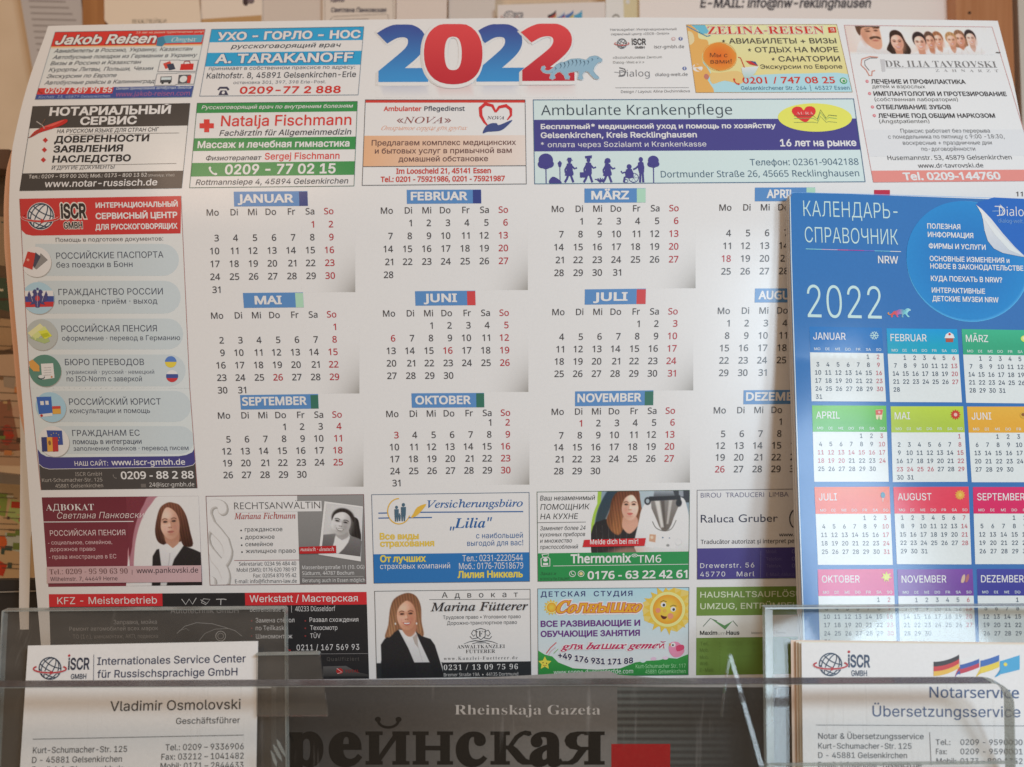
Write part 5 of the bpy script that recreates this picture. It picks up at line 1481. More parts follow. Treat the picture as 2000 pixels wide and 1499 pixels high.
# --- car workshop
a = new_ad([(342, 144), (2555, 124), (2560, 740), (370, 900)], 'D6')
a = Print(Patch(((95.5, 1161), (716, 1156.5), (721, 1326), (101, 1333))), 'P', POSTER)
a.field('#2b2a2b', layer=0).field('#c62f34', 0, 0, .357, .145).field('#c62f34', .617, 0, 1, .145)
a.z('D6').text('KFZ - Meisterbetrieb', 402, 216, 1096, 48, '#f0ddd8', 'i', .0).z('D4')
a.text('Werkstatt / Мастерская', 322, 706, 952, 40, '#f2e2de', 'i', .005)
a.z('D6')
a.path([(1268, 180), (1296, 218), (1320, 180), (1344, 216), (1370, 172)], 1.6, '#b8b4b0', 4).path([(1400, 185), (1444, 212), (1466, 182), (1420, 178), (1405, 205), (1440, 220)], 1.2, '#b8b4b0', 4).path([(1508, 182), (1560, 180), (1580, 184)], 1.6, '#b8b4b0', 4).path([(1542, 182), (1540, 222)], 1.6, '#b8b4b0', 4)
a.text('Autotechnik GmbH', 1190, 280, 1665, 36, '#8a8684', 'i', .0)
a.text('Behrenstraße 29  |  40233 Düsseldorf', 1745, 268, 2340, 34, '#d0ccc9', 'n', .0)
a.text('Заправка, мойка', 795, 356, 1096, 30, '#8f8a86', 'i', .0).text('Ремонт автомобилей всех марок', 486, 402, 1104, 28, '#8f8a86', 'i', .0).text('ТО (1 г.), шиномонтаж, АКП, подвеска', 510, 456, 1104, 28, '#7d7874', 'i', .0)
a.path([(1235, 420), (1290, 370), (1370, 345), (1480, 352), (1560, 374), (1640, 400), (1690, 440)], 1.0, '#9a9896', 4).path([(1250, 400), (1300, 385), (1320, 400)], .8, '#8a8886', 4)
a.ring(1540, 438, 34, 34, 1.2, '#b0adaa', 4).ring(1540, 438, 20, 20, .9, '#a09d9a', 4).path([(1390, 470), (1430, 420), (1500, 390), (1600, 385)], .9, '#9a9896', 4)
a.z('D7')
W1 = '#cfcbc8'
a.text('Замена стёкол', 70, 344, 340, 32, W1, 'n', .0).text('по Teilkasko', 70, 398, 292, 32, W1, 'n', .0).text('Шиномонтаж', 72, 456, 326, 32, W1, 'n', .0)
a.text('Развал схождения', 446, 340, 786, 32, W1, 'n', .0).text('Техосмотр', 450, 396, 640, 32, W1, 'n', .0).text('TÜV', 450, 452, 522, 32, W1, 'i', .0)
for y in (332, 384, 438): a.disc(416, y, 6, 6, '#8a3a38', 4, 10).disc(42, y, 6, 6, '#8a3a38', 4, 10)
handset(a, 300, 526, 14, '#a83230')
a.text('0211 / 167 569 93', 356, 538, 792, 40, '#d9d5d2', 'i', .0, tr=.06)
a.line(300, 564, 856, 560, .8, '#8a8684').text('Qualifiziert', 566, 612, 792, 26, '#57534f', 'i', .0, tr=.15)
a.poly([(540, 650), (700, 646), (780, 690), (856, 706), (856, 720), (540, 720)], '#5c5957', 3, grad='#3a3836')
a.disc(655, 682, 24, 20, '#a8302f', 4).path([(636, 664), (672, 690), (640, 700)], 1.2, '#d8b0aa', 5).text('TOTAL', 692, 692, 792, 18, '#8a2c2b', 'i', .03, layer=5)
a.build('advert', cal, label='black and red car workshop advert')

# --- lawyer with a smiling woman
a = new_ad([(897, 124), (1985, 110), (1992, 720), (912, 735)], 'D7')
a.field('#e0dedb', layer=0).field('#2d2f31', 0, .826, 1, 1)
a.text('Адвокат', 1368, 172, 1898, 40, '#3c3b3c', 'n', .0, tr=1.0)
a.line(1280, 184, 1980, 180, .9, '#55524f')
a.text('Marina Fütterer', 1290, 264, 1970, 60, '#38363a', 'si', .012, layer=12)
a.text('Трудовое право • Уголовное право', 1376, 320, 1918, 25, '#4a484a', 'n', .0).text('Дорожно-транспортное право', 1404, 360, 1892, 25, '#4a484a', 'n', .0)
a.text('ANWALTKANZLEI', 1475, 526, 1808, 26, '#3f3e40', 's', -.012).text('FÜTTERER', 1535, 558, 1740, 26, '#3f3e40', 's', -.012)
a.text('www.Kanzlei-Fuetterer.de', 1382, 606, 1896, 24, '#6a6867', 's', -.012, tr=.25)
a.text('0231 / 13 09 75 96', 1382, 676, 1898, 38, '#d0cecb', 's', -.012, tr=.15).text('Bremer Straße 19A  •  44135 Dortmund', 1382, 720, 1900, 23, '#b8b5b2', 'n', .0)
a.frame('#5a5856', 1)
law3 = a.build('advert', cal, label='white and black lawyer advert with a smiling woman')
g = sub(a, 'D7')
for k in (-1, 1):
    g.path([(1640 + k * 22, 410), (1640 + k * 52, 396), (1640 + k * 66, 420), (1640 + k * 50, 440), (1640 + k * 40, 428)], 1.4, '#3f3e40', 4).path([(1640 + k * 20, 450), (1640 + k * 60, 458), (1640 + k * 76, 440)], 1.4, '#3f3e40', 4)
    g.path([(1640, 476), (1640 + k * 40, 470), (1640 + k * 80, 478), (1640 + k * 118, 492)], 1.6, '#3f3e40', 4, taper=lambda t: 1.4 - t).path([(1640, 486), (1640 + k * 30, 484), (1640 + k * 60, 492)], 1.2, '#3f3e40', 4)
g.path([(1606, 394), (1640, 384), (1672, 394), (1670, 440), (1640, 464), (1610, 440), (1606, 394)], 1.4, '#3f3e40', 5).text('F', 1624, 442, 1656, 42, '#3f3e40', 's', -.012)
g.build('emblem', law3, label='dark crest with letter F')
g = sub(a, 'D7')
LY = [('e', 1130, 350, 200, 260, '#dcdad8', .9, 0, .6), ('h', [(1110, 144), (1164, 145), (1204, 175), (1228, 240), (1230, 340), (1244, 432), (1200, 456), (1100, 442), (1000, 452), (964, 442), (990, 360), (1006, 250), (1038, 180)], ('#704a36', '#94694c'), 5),
      ('p', [(905, 760), (935, 600), (934, 495), (962, 456), (1068, 388), (1180, 400), (1230, 440), (1292, 460), (1322, 502), (1346, 580), (1400, 760)], ('#2c2b2d', '#262628'), 4, 1, 0),
      ('p', [(1064, 394), (1120, 432), (1184, 402), (1212, 470), (1282, 622), (1172, 622), (1130, 520)], ('#dad7d5', '#c9c6c4'), 4, 1, 0), ('p', [(1066, 392), (1104, 398), (1164, 455), (1130, 475)], '#e9e6e4', 3, 1, 0), ('p', [(1164, 448), (1196, 420), (1202, 520), (1178, 490)], '#a89a90', 4, .8, 0), ('l', [(1190, 470), (1232, 620)], 4, '#aaa6a4', 4, .6),
      ('p', [(1080, 350), (1180, 340), (1186, 402), (1150, 442), (1108, 424)], '#ba846a', 5)]
LY += soft_face(1122, 294, 70, 102, '#dca68a', '#b4785c', '#f0c8b0', '#3a2620', '#b04c48', True, -.05, 1, '#6a4230')
LY += [('h', [(1110, 146), (1168, 150), (1208, 190), (1218, 260), (1230, 390), (1206, 420), (1198, 330), (1188, 250), (1152, 188), (1092, 214), (1056, 268), (1048, 340), (1032, 410), (986, 445), (998, 350), (1012, 250), (1050, 180)], ('#80563e', '#a57a58'), 5), ('e', 1042, 352, 5, 8, '#e0d8d0', .5), ('e', 1194, 352, 5, 8, '#e0d8d0', .5)]
LY += [('p', [(880, 622), (936, 622), (930, 760), (880, 760)], '#2d2f31', 2, 1, 0), ('p', [(1366, 622), (1450, 622), (1450, 760), (1400, 760)], '#2d2f31', 2, 1, 0), ('p', [(1172, 622), (1282, 622), (1330, 760), (1200, 760)], '#29292b', 2, 1, 0)]
g.photo(902, 128, 1376, 728, '#e0dedb', LY)
g.build('portrait', law3, label='smiling woman with long chestnut hair in a black blazer')

# --- children's studio
a = new_ad([(240, 103), (1262, 94), (1257, 686), (244, 702)], 'D8')
a.vgrad('#a9cbe2', '#e3e4e6', layer=0)
a.poly([(244, 700), (244, 520), (290, 548), (340, 560), (380, 600), (480, 640), (640, 650), (800, 640), (900, 600), (980, 590), (1060, 585), (1120, 570), (1180, 575), (1256, 545), (1257, 686)], '#3f9a4a', 1, 0, grad='#2f7c3c')
a.text('ДЕТСКАЯ  СТУДИЯ', 262, 158, 880, 34, '#3f3f6e', 'i', .02, tr=.18)
a.text('Солнышко', 362, 266, 936, 80, '#eda136', 'sb', .03, .2, layer=6, ol='#c2503a', olw=.05)
a.text('Солнышко', 352, 270, 946, 86, '#f0e6e8', 'sb', .16, .2, layer=3)
a.text('ВСЕ РАЗВИВАЮЩИЕ И', 262, 360, 932, 38, '#6a3a7c', 'i', .05).text('ОБУЧАЮЩИЕ ЗАНЯТИЯ', 262, 428, 930, 38, '#6a3a7c', 'i', .05)
a.text('для ваших детей', 398, 514, 1098, 46, '#b8325a', 'sb', .02, .25, layer=6, ol='#f0e9ec', olw=.12)
num = '+49 176 931 171 88'
V, T, w = layout(num, 'i', .05, 0)
a0, b0 = a.ab(380, 566); a1, _ = a.ab(884, 612)
def arc(v):
    t = v[0] / w
    return (lerp(a0, a1, t) + 0.0 * v[1], b0 + 13 * math.sin(t * math.pi * .72) + 3 * t - v[1] * 10.5)
a.add([arc(v) for v in V], T, [rgb('#2e2c4c')] * len(V), 5)
V, T, w2 = layout(num, 'i', .2, 0)
w = w2
a.add([arc(v) for v in V], T, [rgb('#eceaea')] * len(V), 4)
a.text('www.sonne-duesseldorfde.com', 350, 682, 884, 30, '#cfe2cc', 'n', .0).text('Kurt-Schumacher Str. 117', 902, 640, 1238, 26, '#9fcf9c', 'n', .0).text('45881 Gelsenkirchen', 966, 676, 1238, 26, '#9fcf9c', 'n', .0)
a.frame('#6a6e70', .9)
kid = a.build('advert', cal, label='bright children studio advert with a yellow sun')
g = sub(a, 'D8')
def sun(p, x, y, r, L, rays=18):
    pts = []
    for k in range(rays * 2):
        t = 2 * math.pi * k / (rays * 2) + .1
        q = r * (1.55 + .12 * (k % 4 == 0)) if k % 2 == 0 else r * 1.15
        pts.append((x + q * math.cos(t), y + q * math.sin(t)))
    p.poly(pts, '#ecb648', L)
    p.disc(x, y, r * 1.14, r * 1.14, '#f0d488', L + 1, 40).disc(x, y, r * .95, r * .95, '#f2c44e', L + 2, 40, edge='#dd9430')
g.poly([(940, 205), (1010, 160), (1160, 98), (1258, 120), (1257, 330), (1180, 395), (1060, 360), (960, 320)], '#dfc06a', 2)
sun(g, 1116, 243, 104, 3)
for x, y in ((1088, 212), (1154, 242)):
    g.disc(x, y, 18, 17, '#f0ede8', 7, 16).disc(x + 3, y + 2, 9, 10, '#3a4048', 8, 12).path([(x - 20, y - 18), (x, y - 28), (x + 22, y - 20)], 1.0, '#4a3a30', 8)
g.disc(1052, 250, 17, 17, '#e88a70', 7, 14).disc(1136, 288, 20, 20, '#ea9070', 7, 14).disc(1098, 252, 12, 12, '#eaa850', 8, 14)
g.poly([(1070, 282), (1092, 290), (1112, 292), (1100, 308), (1080, 304)], '#5a2a28', 8, 3)
g.build('sun_picture', kid, label='smiling cartoon sun with many rays')
g = sub(a, 'D8')
sun(g, 336, 230, 34, 3, 14)
g.build('small_sun', kid)
g = sub(a, 'D8')
star(g, 290, 606, 46, '#eccc50', 3, 5, .5); g.disc(278, 602, 4, 4, '#4a3a30', 5, 8).disc(302, 606, 4, 4, '#4a3a30', 5, 8).path([(278, 618), (290, 624), (302, 618)], 1, '#a84a38', 5)
g.build('star_picture', kid, label='smiling yellow star')
g = sub(a, 'D8')
g.path([(368, 466), (330, 500), (300, 540)], 1.8, '#c85a5a', 4).path([(362, 500), (330, 526), (312, 556)], 1.4, '#c9a0a8', 4).path([(380, 510), (350, 540)], 1.4, '#8aa86a', 4)
g.build('rainbow', kid)
g = sub(a, 'D8')
g.poly([(1128, 480), (1150, 462), (1190, 466), (1222, 500), (1228, 530), (1200, 560), (1160, 564), (1134, 540), (1124, 510)], '#dd8aa4', 4, 4)
g.poly([(1176, 490), (1220, 482), (1226, 510), (1180, 526)], '#cc4a6a', 5, 3).disc(1154, 482, 16, 16, '#f0eeec', 5, 14).disc(1152, 484, 6, 7, '#2c2a2c', 6, 10).poly([(1126, 470), (1142, 480), (1128, 490)], '#cfa04a', 6)
g.build('bird_picture', kid, label='pink bird with a red wing')
g = sub(a, 'D8')
for x, y, c in ((950, 590, '#c9dce0'), (1022, 576, '#e0b8c8'), (1102, 570, '#e8c4d0')): g.disc(x, y, 20, 12, c, 3, 14)
g.build('flower_picture', kid)

# --- clearance firm, green
a = new_ad([(1312, 94), (2330, 84), (2330, 672), (1308, 688)], 'D8')
a.field('#6d8840', layer=0).field('#d6d2c8', 0, .325, 1, .575)
a.text('HAUSHALTSAUFLÖSUNGEN', 1336, 164, 2200, 38, '#c9cfae', 'i', .02).text('UMZUG, ENTRÜMPELUNG', 1336, 242, 2130, 38, '#c9cfae', 'i', .02)
a.path([(1356, 358), (1404, 304), (1450, 322)], 1.4, '#5c6a58', 3).poly([(1404, 302), (1500, 352), (1556, 320), (1504, 380)], '#5f8a58', 3).path([(1556, 320), (1588, 358)], 1.4, '#5c6a58', 3)
a.text('Maxim', 1334, 415, 1450, 26, '#33342f', 'i', .04).text('um', 1454, 415, 1506, 22, '#a8a69c', 'i', .0).text('Haus', 1512, 414, 1600, 26, '#33342f', 'i', .04).text('Meisterbetrieb und Service', 1680, 410, 1910, 16, '#7d7b70', 'i', .0)
for s, y, t in (('Tel.', 486, '0201 - 84 73 111'), ('Mob.', 530, '0157 - 37 49 212'), ('Mob.', 578, ''), ('Web.', 620, ''), ('E-Mail:', 664, '')):
    a.text(s, 1334, y, 1334 + 11 * len(s) + 16, 24, '#5c7236', 'i', .0)
    if t: a.text(t, 1518, y, 1900, 26, '#6d8540', 'i', .01)
for k in range(9): a.disc(1468, 470 + k * 22, 3, 3, '#5c7236', 3, 8)
a.line(1520, 560, 1760, 556, .7, '#6d8540')
a.build('advert', cal, label='green house clearance advert, partly covered')

# --- top of another advert that the blue calendar hides
a = Print(Patch(((1706, 371), (2040, 372), (2040, 420), (1706, 420))), 'P', POSTER)
a.rect(1707, 371.5, 1738, 388, '#b83048', 2).text('11 16 21', 1984, 384, 2040, 9, GREYINK, 'n', .02).rect(1707, 388, 2040, 420, '#dcd8d4', 1)
a.build('advert', cal, label='red corner of an advert above the blue calendar')
settle(cal)
# ------------------------------------------------------------------ more sheets behind the wall calendar
def back_sheet(name, label, cat, left, y0, y1, colour, depth_off, right=((0, 420),), mat=None):
    s = Surface(lambda x, y: poster_depth(max(x, 0), y) + depth_off)
    o = sheet_mesh(name, s, lambda u, v: (lerp(curve_s(left, lerp(y0, y1, v)), curve1(right, lerp(y0, y1, v)), u), lerp(y0, y1, v)), 24, 60, rgb(colour), mat or M_POSTER)
    o['label'] = label; o['category'] = cat
    return o
back_sheet('paper_sheet', 'peach coloured paper sheet peeking out behind the left edge of the wall calendar', 'paper',
           [(200, 60), (270, 30), (330, 12), (400, 7), (480, 8), (600, 18), (700, 27), (800, 36), (900, 60), (1000, 80)], 240, 1000, '#e3a98a', 0.010)
back_sheet('spare_calendar', 'second white calendar sheet, only its left margin showing beside the front one', 'calendar',
           [(560, 40), (700, 33), (800, 38), (850, 40), (1000, 39), (1100, 38), (1195, 37), (1240, 40)], 560, 1230, '#e6e2de', 0.016, ((560, 300), (960, 300), (1000, 70), (1046, 60), (1190, 56.5), (1230, 56)))

# ------------------------------------------------------------------ blue calendar leaflet
BLEFT = [(376, 1541.5), (500, 1544), (600, 1547), (800, 1553.5), (1000, 1560), (1190, 1567), (1450, 1576)]
def blue_xy(u, v, dx=0, dy=0):
    y = lerp(375, 1440, v)
    x = lerp(curve1(BLEFT, y), 2140, u)
    y = y + lerp(0, 22, u) * (1 - v)
    if v < .02 and u < .02:      # rounded corner
        k = (1 - u / .02) * (1 - v / .02); x += 5 * k; y += 4 * k
    return x + dx, y + dy
bl_col = lambda u, v, s: tuple(lerp(a, b, min(1, .35 * u + .5 * v)) for a, b in zip(rgb('#3d74ad'), rgb('#44699f'))) if s == 0 else PAPER
blue = thing('calendar_leaflet', 'glossy blue directory calendar for 2022 leaning in front of the large white calendar', 'calendar', at(1860, 1440, 0.321), 'blue calendar leaflets')
sheet_mesh('cover', BLUE, blue_xy, 40, 60, bl_col, M_GLOSS, blue, thick=0.0004)
def edge_strip(root):
    p = Print(Patch(((1541.5, 378), (1544, 378), (1579, 1440), (1575, 1440))), 'P', BLUE, 1.0)
for k, (dx, dz) in enumerate(((-3.6, 0.0016), (-7.2, 0.0034))):
    s = Surface(lambda x, y, dz=dz: blue_depth(x, y) + dz)
    q = thing('calendar_leaflet', ('blue calendar leaflet directly behind the front one, a thin dark left edge showing', 'rearmost blue calendar leaflet, its pale left edge farthest out')[k], 'calendar', at(1860, 1440, .324), 'blue calendar leaflets')
    sheet_mesh('cover', s, lambda u, v, dx=dx, k=k: blue_xy(u, v, (dx - (k + 1) * 1.6 * v) * (1 - u), 1.2 + k), 24, 50,
               (lambda u, v, sd: rgb('#dcdad8') if u < .002 else rgb(('#3d4a70', '#4a4658')[k])), M_GLOSS, q, thick=0.0004)
    settle(q)
bp = Print(Patch(((1541, 378), (2006, 392), (2046, 1255), (1575, 1255))), 'P', BLUE)
edge = Print(bp.p, 'P', BLUE)
edge.path([(curve1(BLEFT, y) + 1.4, y) for y in range(384, 1440, 40)], 1.8, '#c9d2dc', 1).path([(1543, 384), (1545, 378), (1550, 376.6), (1700, 380), (2000, 389)], .9, '#7aa4d4', 1)
edge.build('page_edge', blue, M_GLOSS)
t = Print(bp.p, 'D1', BLUE)
CY = '#bfe0f0'
t.text('КАЛЕНДАРЬ-', 236, 214, 862, 104, CY, 'i', -.012).text('СПРАВОЧНИК', 246, 388, 864, 104, CY, 'i', -.012)
W_ = '#eef2f4'
for k in range(18):
    x0 = 250 + k * 35.2; cc = ('#8fd0e0', '#c9b0c8', '#d05a8a', '#b04a9a', '#7a70c0', '#7ac0d8', '#d8e8ec')[min(6, int(k / 2.6))]
    t.line(x0, 432 + k * 1.0, x0 + 35.2, 433 + k * 1.0, 1.3, cc)
t.text('NRW', 732, 526, 866, 48, W_, 'i', .02)
t.text('2022', 264, 888, 756, 218, CY, 'i', -.012)
t.build('title', blue, M_GLOSS)
t = Print(bp.p, 'D1', BLUE)
tiger(t, 3, '#d8586a', '#5a6a9a', None, 872, 858, .45, across=('#d8a04a', '#d8584a', '#e05a5a', '#a870b0', '#6ab0b8', '#8accd0', '#b0dce0'))
t.build('tiger_emblem', blue, M_GLOSS, label='small rainbow coloured tiger')
t = Print(bp.p, 'D1', BLUE)
for k in range(8): t.disc(1330, 515, 412 - 4 * k, 404 - 4 * k, ('#5aa8d4', '#3f8cc4', '#3a86c0', '#3884be', '#3682bc', '#3680ba', '#357eb8', '#357eb8')[k], 1 + (k > 0) * .4 + k * .1, 64, edge=('#5aa8d4', '#4a9acc', '#4492c8', '#3f8cc4', '#3b88c0', '#3a86be', '#3884bc', '#3782ba')[k])
t.disc(1322, 506, 404, 394, '#3272b0', 3, 64, edge='#3584be')
for s, x, y, xr in (('ПОЛЕЗНАЯ', 1058, 296, 1278), ('ИНФОРМАЦИЯ', 1062, 352, 1364), ('ФИРМЫ И УСЛУГИ', 1068, 428, 1446), ('ОСНОВНЫЕ ИЗМЕНЕНИЯ и', 1074, 512, 1604), ('НОВОЕ В ЗАКОНОДАТЕЛЬСТВЕ', 1078, 562, 1696),
                    ('КУДА ПОЕХАТЬ В NRW?', 1082, 644, 1556), ('ИНТЕРАКТИВНЫЕ', 1088, 722, 1442), ('ДЕТСКИЕ МУЗЕИ NRW', 1092, 778, 1532)):
    t.text(s, x, y, xr, 33, W_, 'i', .03, layer=6)
t.poly([(1380, 138), (1412, 180), (1428, 240), (1438, 310), (1460, 380), (1500, 430), (1560, 460), (1640, 476), (1720, 490), (1780, 440), (1850, 300), (1700, 100), (1500, 90), (1400, 120)], '#3467b0', 7, 0)
t.poly([(1380, 138), (1412, 180), (1428, 240), (1438, 310), (1460, 380), (1500, 430), (1560, 460), (1640, 476), (1715, 490), (1640, 420), (1560, 330), (1480, 230), (1420, 168)], '#e2e4e6', 8, 0, grad='#b9bec6')
t.poly([(1385, 142), (1420, 180), (1470, 250), (1560, 350), (1640, 430), (1700, 482), (1600, 440), (1500, 330), (1440, 240)], '#f0f1f2', 9, 0, grad='#d0d4da')
t.build('info_bubble', blue, M_GLOSS, label='pale blue round sticker with a peeled corner')
t = Print(bp.p, 'D1', BLUE)
t.path([(1505, 150), (1545, 150), (1565, 180), (1550, 208), (1520, 212)], 1.6, W_, 10).path([(1490, 182), (1566, 180)], .8, '#a9c4dc', 10).path([(1540, 140), (1562, 160)], 1.2, W_, 10)
t.text('Dialog', 1535, 212, 1740, 60, W_, 'n', -.01, layer=11).text('dialog-welt.de', 1530, 258, 1735, 26, '#7fa4cc', 'n', -.01, layer=11)
t.build('logo', blue, M_GLOSS)

BOX = [('JANUAR', 'D1', ((273, 948), (757, 956), (785, 1447), (290, 1445)), '#2f74b4', '#2a6cab'), ('FEBRUAR', 'D1', ((787, 960), (1257, 965), (1290, 1452), (812, 1450)), '#2a94c8', '#2a9cb4'),
       ('MÄRZ', 'D1', ((1287, 965), (1762, 972), (1797, 1460), (1318, 1455)), '#45ac84', '#3f9e78'), ('APRIL', 'D2', ((292, 42), (785, 44), (803, 550), (307, 550)), '#6cb84a', '#58a848'),
       ('MAI', 'D2', ((815, 48), (1298, 48), (1327, 550), (830, 552)), '#b4c84a', '#a8bc48'), ('JUNI', 'D2', ((1323, 50), (1832, 50), (1862, 553), (1355, 553)), '#e0a848', '#d8a040'),
       ('JULI', 'D2', ((308, 585), (807, 583), (830, 1103), (332, 1103)), '#dc6a4a', '#d85e48'), ('AUGUST', 'D2', ((833, 585), (1333, 583), (1353, 1100), (857, 1098)), '#d8485a', '#d84458'),
       ('SEPTEMBER', 'D2', ((1362, 585), (1882, 585), (1902, 1098), (1378, 1098)), '#cc3a68', '#cc3460'), ('OKTOBER', 'D2', ((330, 1133), (832, 1130), (856, 1645), (345, 1645)), '#cc4a78', '#c8447a'),
       ('NOVEMBER', 'D2', ((860, 1133), (1360, 1130), (1382, 1645), (878, 1645)), '#7a4a98', '#704490'), ('DEZEMBER', 'D2', ((1388, 1130), (1900, 1130), (1920, 1645), (1405, 1645)), '#4a4a94', '#44448c')]
for mi, (name, crop, quad, c1, c2) in enumerate(BOX):
    p = Print(Patch(quad, crop), crop, BLUE)
    W, H = p.p.W, p.p.H
    p.field('#d4dbde', layer=1).vgrad(c1, c2, 0, 0, 1, .225, layer=2).field(c2, 0, .225, 1, .345, layer=2)
    V, T, w = layout(name, 'i' if 'Ä' in name else 'i', .01, 0)
    k = 11.6
    p._put(V, T, W * .05, H * .172, k, 13.6, W_, 4)
    for i, d in enumerate(DAYS):
        p.word(d.upper(), W * (.10 + i * .1395), H * .315, 5.0, '#d0dcea', 'i', .01, 'c', 4, sx=5.6)
    first, n = calendar.monthrange(2022, mi + 1)
    for day in range(1, n + 1):
        r, c = divmod(first + day - 1, 7)
        col = '#b8505c' if c == 6 or (mi == 3 and 11 <= day <= 20) or (mi == 4 and 23 <= day <= 26) else '#3c4a5c'
        p.word(str(day), W * (.10 + c * .1375), H * (.425 + r * .1085), 8.4, col, 'i', .012, 'c', 4, sx=7.6)
    o = p.build('month_box', blue, M_GLOSS)
    g = Print(p.p, crop, BLUE)
    x, y = {'JANUAR': (706, 1008), 'FEBRUAR': (1206, 1022), 'MÄRZ': (1706, 1030), 'APRIL': (738, 102), 'MAI': (1246, 104), 'JUNI': (1700, 108), 'JULI': (763, 645), 'AUGUST': (1276, 638), 'SEPTEMBER': (1830, 640),
            'OKTOBER': (786, 1182), 'NOVEMBER': (1310, 1190), 'DEZEMBER': (1840, 1190)}[name]
    if name == 'JANUAR':
        for k in range(6):
            t_ = k * math.pi / 3; g.line(x, y, x + 30 * math.cos(t_), y + 28 * math.sin(t_), 1.5, '#b8dcec', 5)
            for e in (-.5, .5): g.line(x + 18 * math.cos(t_), y + 17 * math.sin(t_), x + 28 * math.cos(t_ + e), y + 26 * math.sin(t_ + e), 1, '#b8dcec', 5)
    elif name == 'FEBRUAR': g.poly([(x - 26, y), (x + 26, y), (x + 24, y + 30), (x - 24, y + 30)], '#a8584a', 5).poly([(x - 34, y + 4), (x - 24, y - 22), (x, y - 36), (x + 24, y - 22), (x + 34, y + 4)], '#eceaea', 6).disc(x, y - 22, 8, 8, '#c03a3a', 7)
    elif name == 'APRIL': g.poly([(x - 25, y - 30), (x + 26, y - 34), (x + 18, y + 36), (x + 4, y + 34), (x, y + 4), (x - 8, y + 36), (x - 20, y + 30)], '#e0c8a0', 5).poly([(x - 24, y - 28), (x + 25, y - 32), (x + 20, y + 2), (x - 22, y + 4)], '#c85848', 6).disc(x, y - 14, 8, 8, '#e0a8a0', 7)
    elif name in ('MAI', 'AUGUST'): star(g, x, y, 36, '#c0443a' if name == 'MAI' else '#d8a048', 5, 12, .68); g.disc(x, y, 12, 12, '#e0b0a0' if name == 'MAI' else '#e8b858', 6)
    elif name == 'JULI': g.disc(x, y - 6, 15, 20, '#3a7a90', 5).line(x, y + 12, x, y + 38, 1.4, '#d8c0b0', 5)
    elif name == 'OKTOBER': star(g, x, y, 36, '#c8c84a', 5, 7, .5); g.line(x, y + 20, x, y + 36, 1.2, '#a8b040', 5)
    elif name == 'NOVEMBER': g.poly([(x - 28, y + 28), (x - 20, y - 10), (x - 4, y - 24), (x, y), (x - 10, y + 30)], '#c8a890', 5, 3).poly([(x, y + 26), (x + 8, y - 14), (x + 24, y - 26), (x + 26, y), (x + 14, y + 26)], '#a86a6a', 5, 3)
    else: g.disc(x, y, 26, 22, '#c9a04a' if name == 'JUNI' else '#c9d868', 5).disc(x - 4, y - 4, 12, 10, '#8a5a3a' if name == 'JUNI' else '#e0e8a0', 6)
    g.build('icon', o, M_GLOSS)
settle(blue)

# ------------------------------------------------------------------ business cards
def card(name, surf, quad, label, cat, group=None, colour='#e4e0dc'):
    o = thing(name, label, cat, surf.point(*[sum(c) / 4 for c in zip(*quad)]), group)
    P_ = Patch(quad)
    def fn(u, v):
        q = P_.fwd(u, v); return q.x, q.y
    sheet_mesh('card_stock', surf, fn, 8, 6, rgb(colour), M_CARD, o, thick=0.0004)
    return o, P_
lc, LP = card('business_card', LCARD, ((54.6, 1261.4), (504, 1252.4), (500, 1534), (36.5, 1540)), 'white business card in the left acrylic pocket with a name and job title', 'business card')
p = Print(LP, 'D6', LCARD)
NB = '#2c2e48'
p.text('Internationales Service Center', 678, 640, 1714, 52, NB, 'i', .012).text('für Russischsprachige GmbH', 678, 730, 1656, 52, NB, 'i', .012)
p.line(655, 568, 653, 748, 1, '#4a4c5c')
DK = '#34302e'
p.text('Vladimir Osmolovski', 768, 962, 1678, 68, DK, 'i', .008).text('Geschäftsführer', 1228, 1052, 1674, 42, DK, 'i', .006)
p.line(230, 1158, 1700, 1129, 1.1, '#4a4644')
p.text('Kurt-Schumacher-Str. 125', 230, 1256, 886, 42, DK, 'i', .006).text('D - 45881 Gelsenkirchen', 224, 1324, 850, 42, DK, 'i', .006).text('Email: info@iscr-gmbh.de', 224, 1392, 866, 42, DK, 'i', .006)
p.text('Tel.: 0209 – 9336906', 1154, 1236, 1700, 42, DK, 'i', .006).text('Fax: 03212 – 1041482', 1126, 1302, 1700, 42, DK, 'i', .006).text('Mobil: 0171 – 2844433', 1120, 1366, 1698, 42, DK, 'i', .006)
p.build('lettering', lc, M_CARD)
p = Print(LP, 'D6', LCARD)
globe_logo(p, 350, 664, 76, '#2c3444', '#b03238', 3)
p.text('iSCR', 474, 672, 624, 78, '#2c3040', 'i', .04).disc(484, 575, 9, 9, '#b03238', 5, 12).text('GMBH', 494, 738, 602, 34, '#2c3040', 'i', .03)
p.build('logo', lc, M_CARD)
settle(lc)

RQ = ((1565.3, 1255.5), (2030, 1261), (2036, 1540), (1569, 1540))
CL = ('second white card of the stack at right, just behind the front one', 'third white card of the stack at right, a narrow beige left edge', 'rearmost card of the stack at right, its brownish left edge farthest out')
for k, (dx, dy, c) in enumerate(((-5, -1.6, '#e2d3c4'), (-10.5, -3.2, '#dfcbb8'), (-20.5, -5.2, '#d6bda8'))):
    s = Surface(lambda x, y, k=k: pocket_depth(x, y) - 0.0062 + 0.0012 * (k + 1))
    o, _ = card('business_card', s, tuple((x + dx * (1 if i in (0, 3) else .3), y + dy) for i, (x, y) in enumerate(RQ)), CL[k], 'business card', 'business cards stacked in the right pocket', c)
    settle(o)
rc, RP = card('business_card', RCARD, RQ, 'front white business card in the right acrylic pocket with globe logo and four flags', 'business card', 'business cards stacked in the right pocket')
p = Print(RP, 'D3', RCARD)
SB = '#44587c'
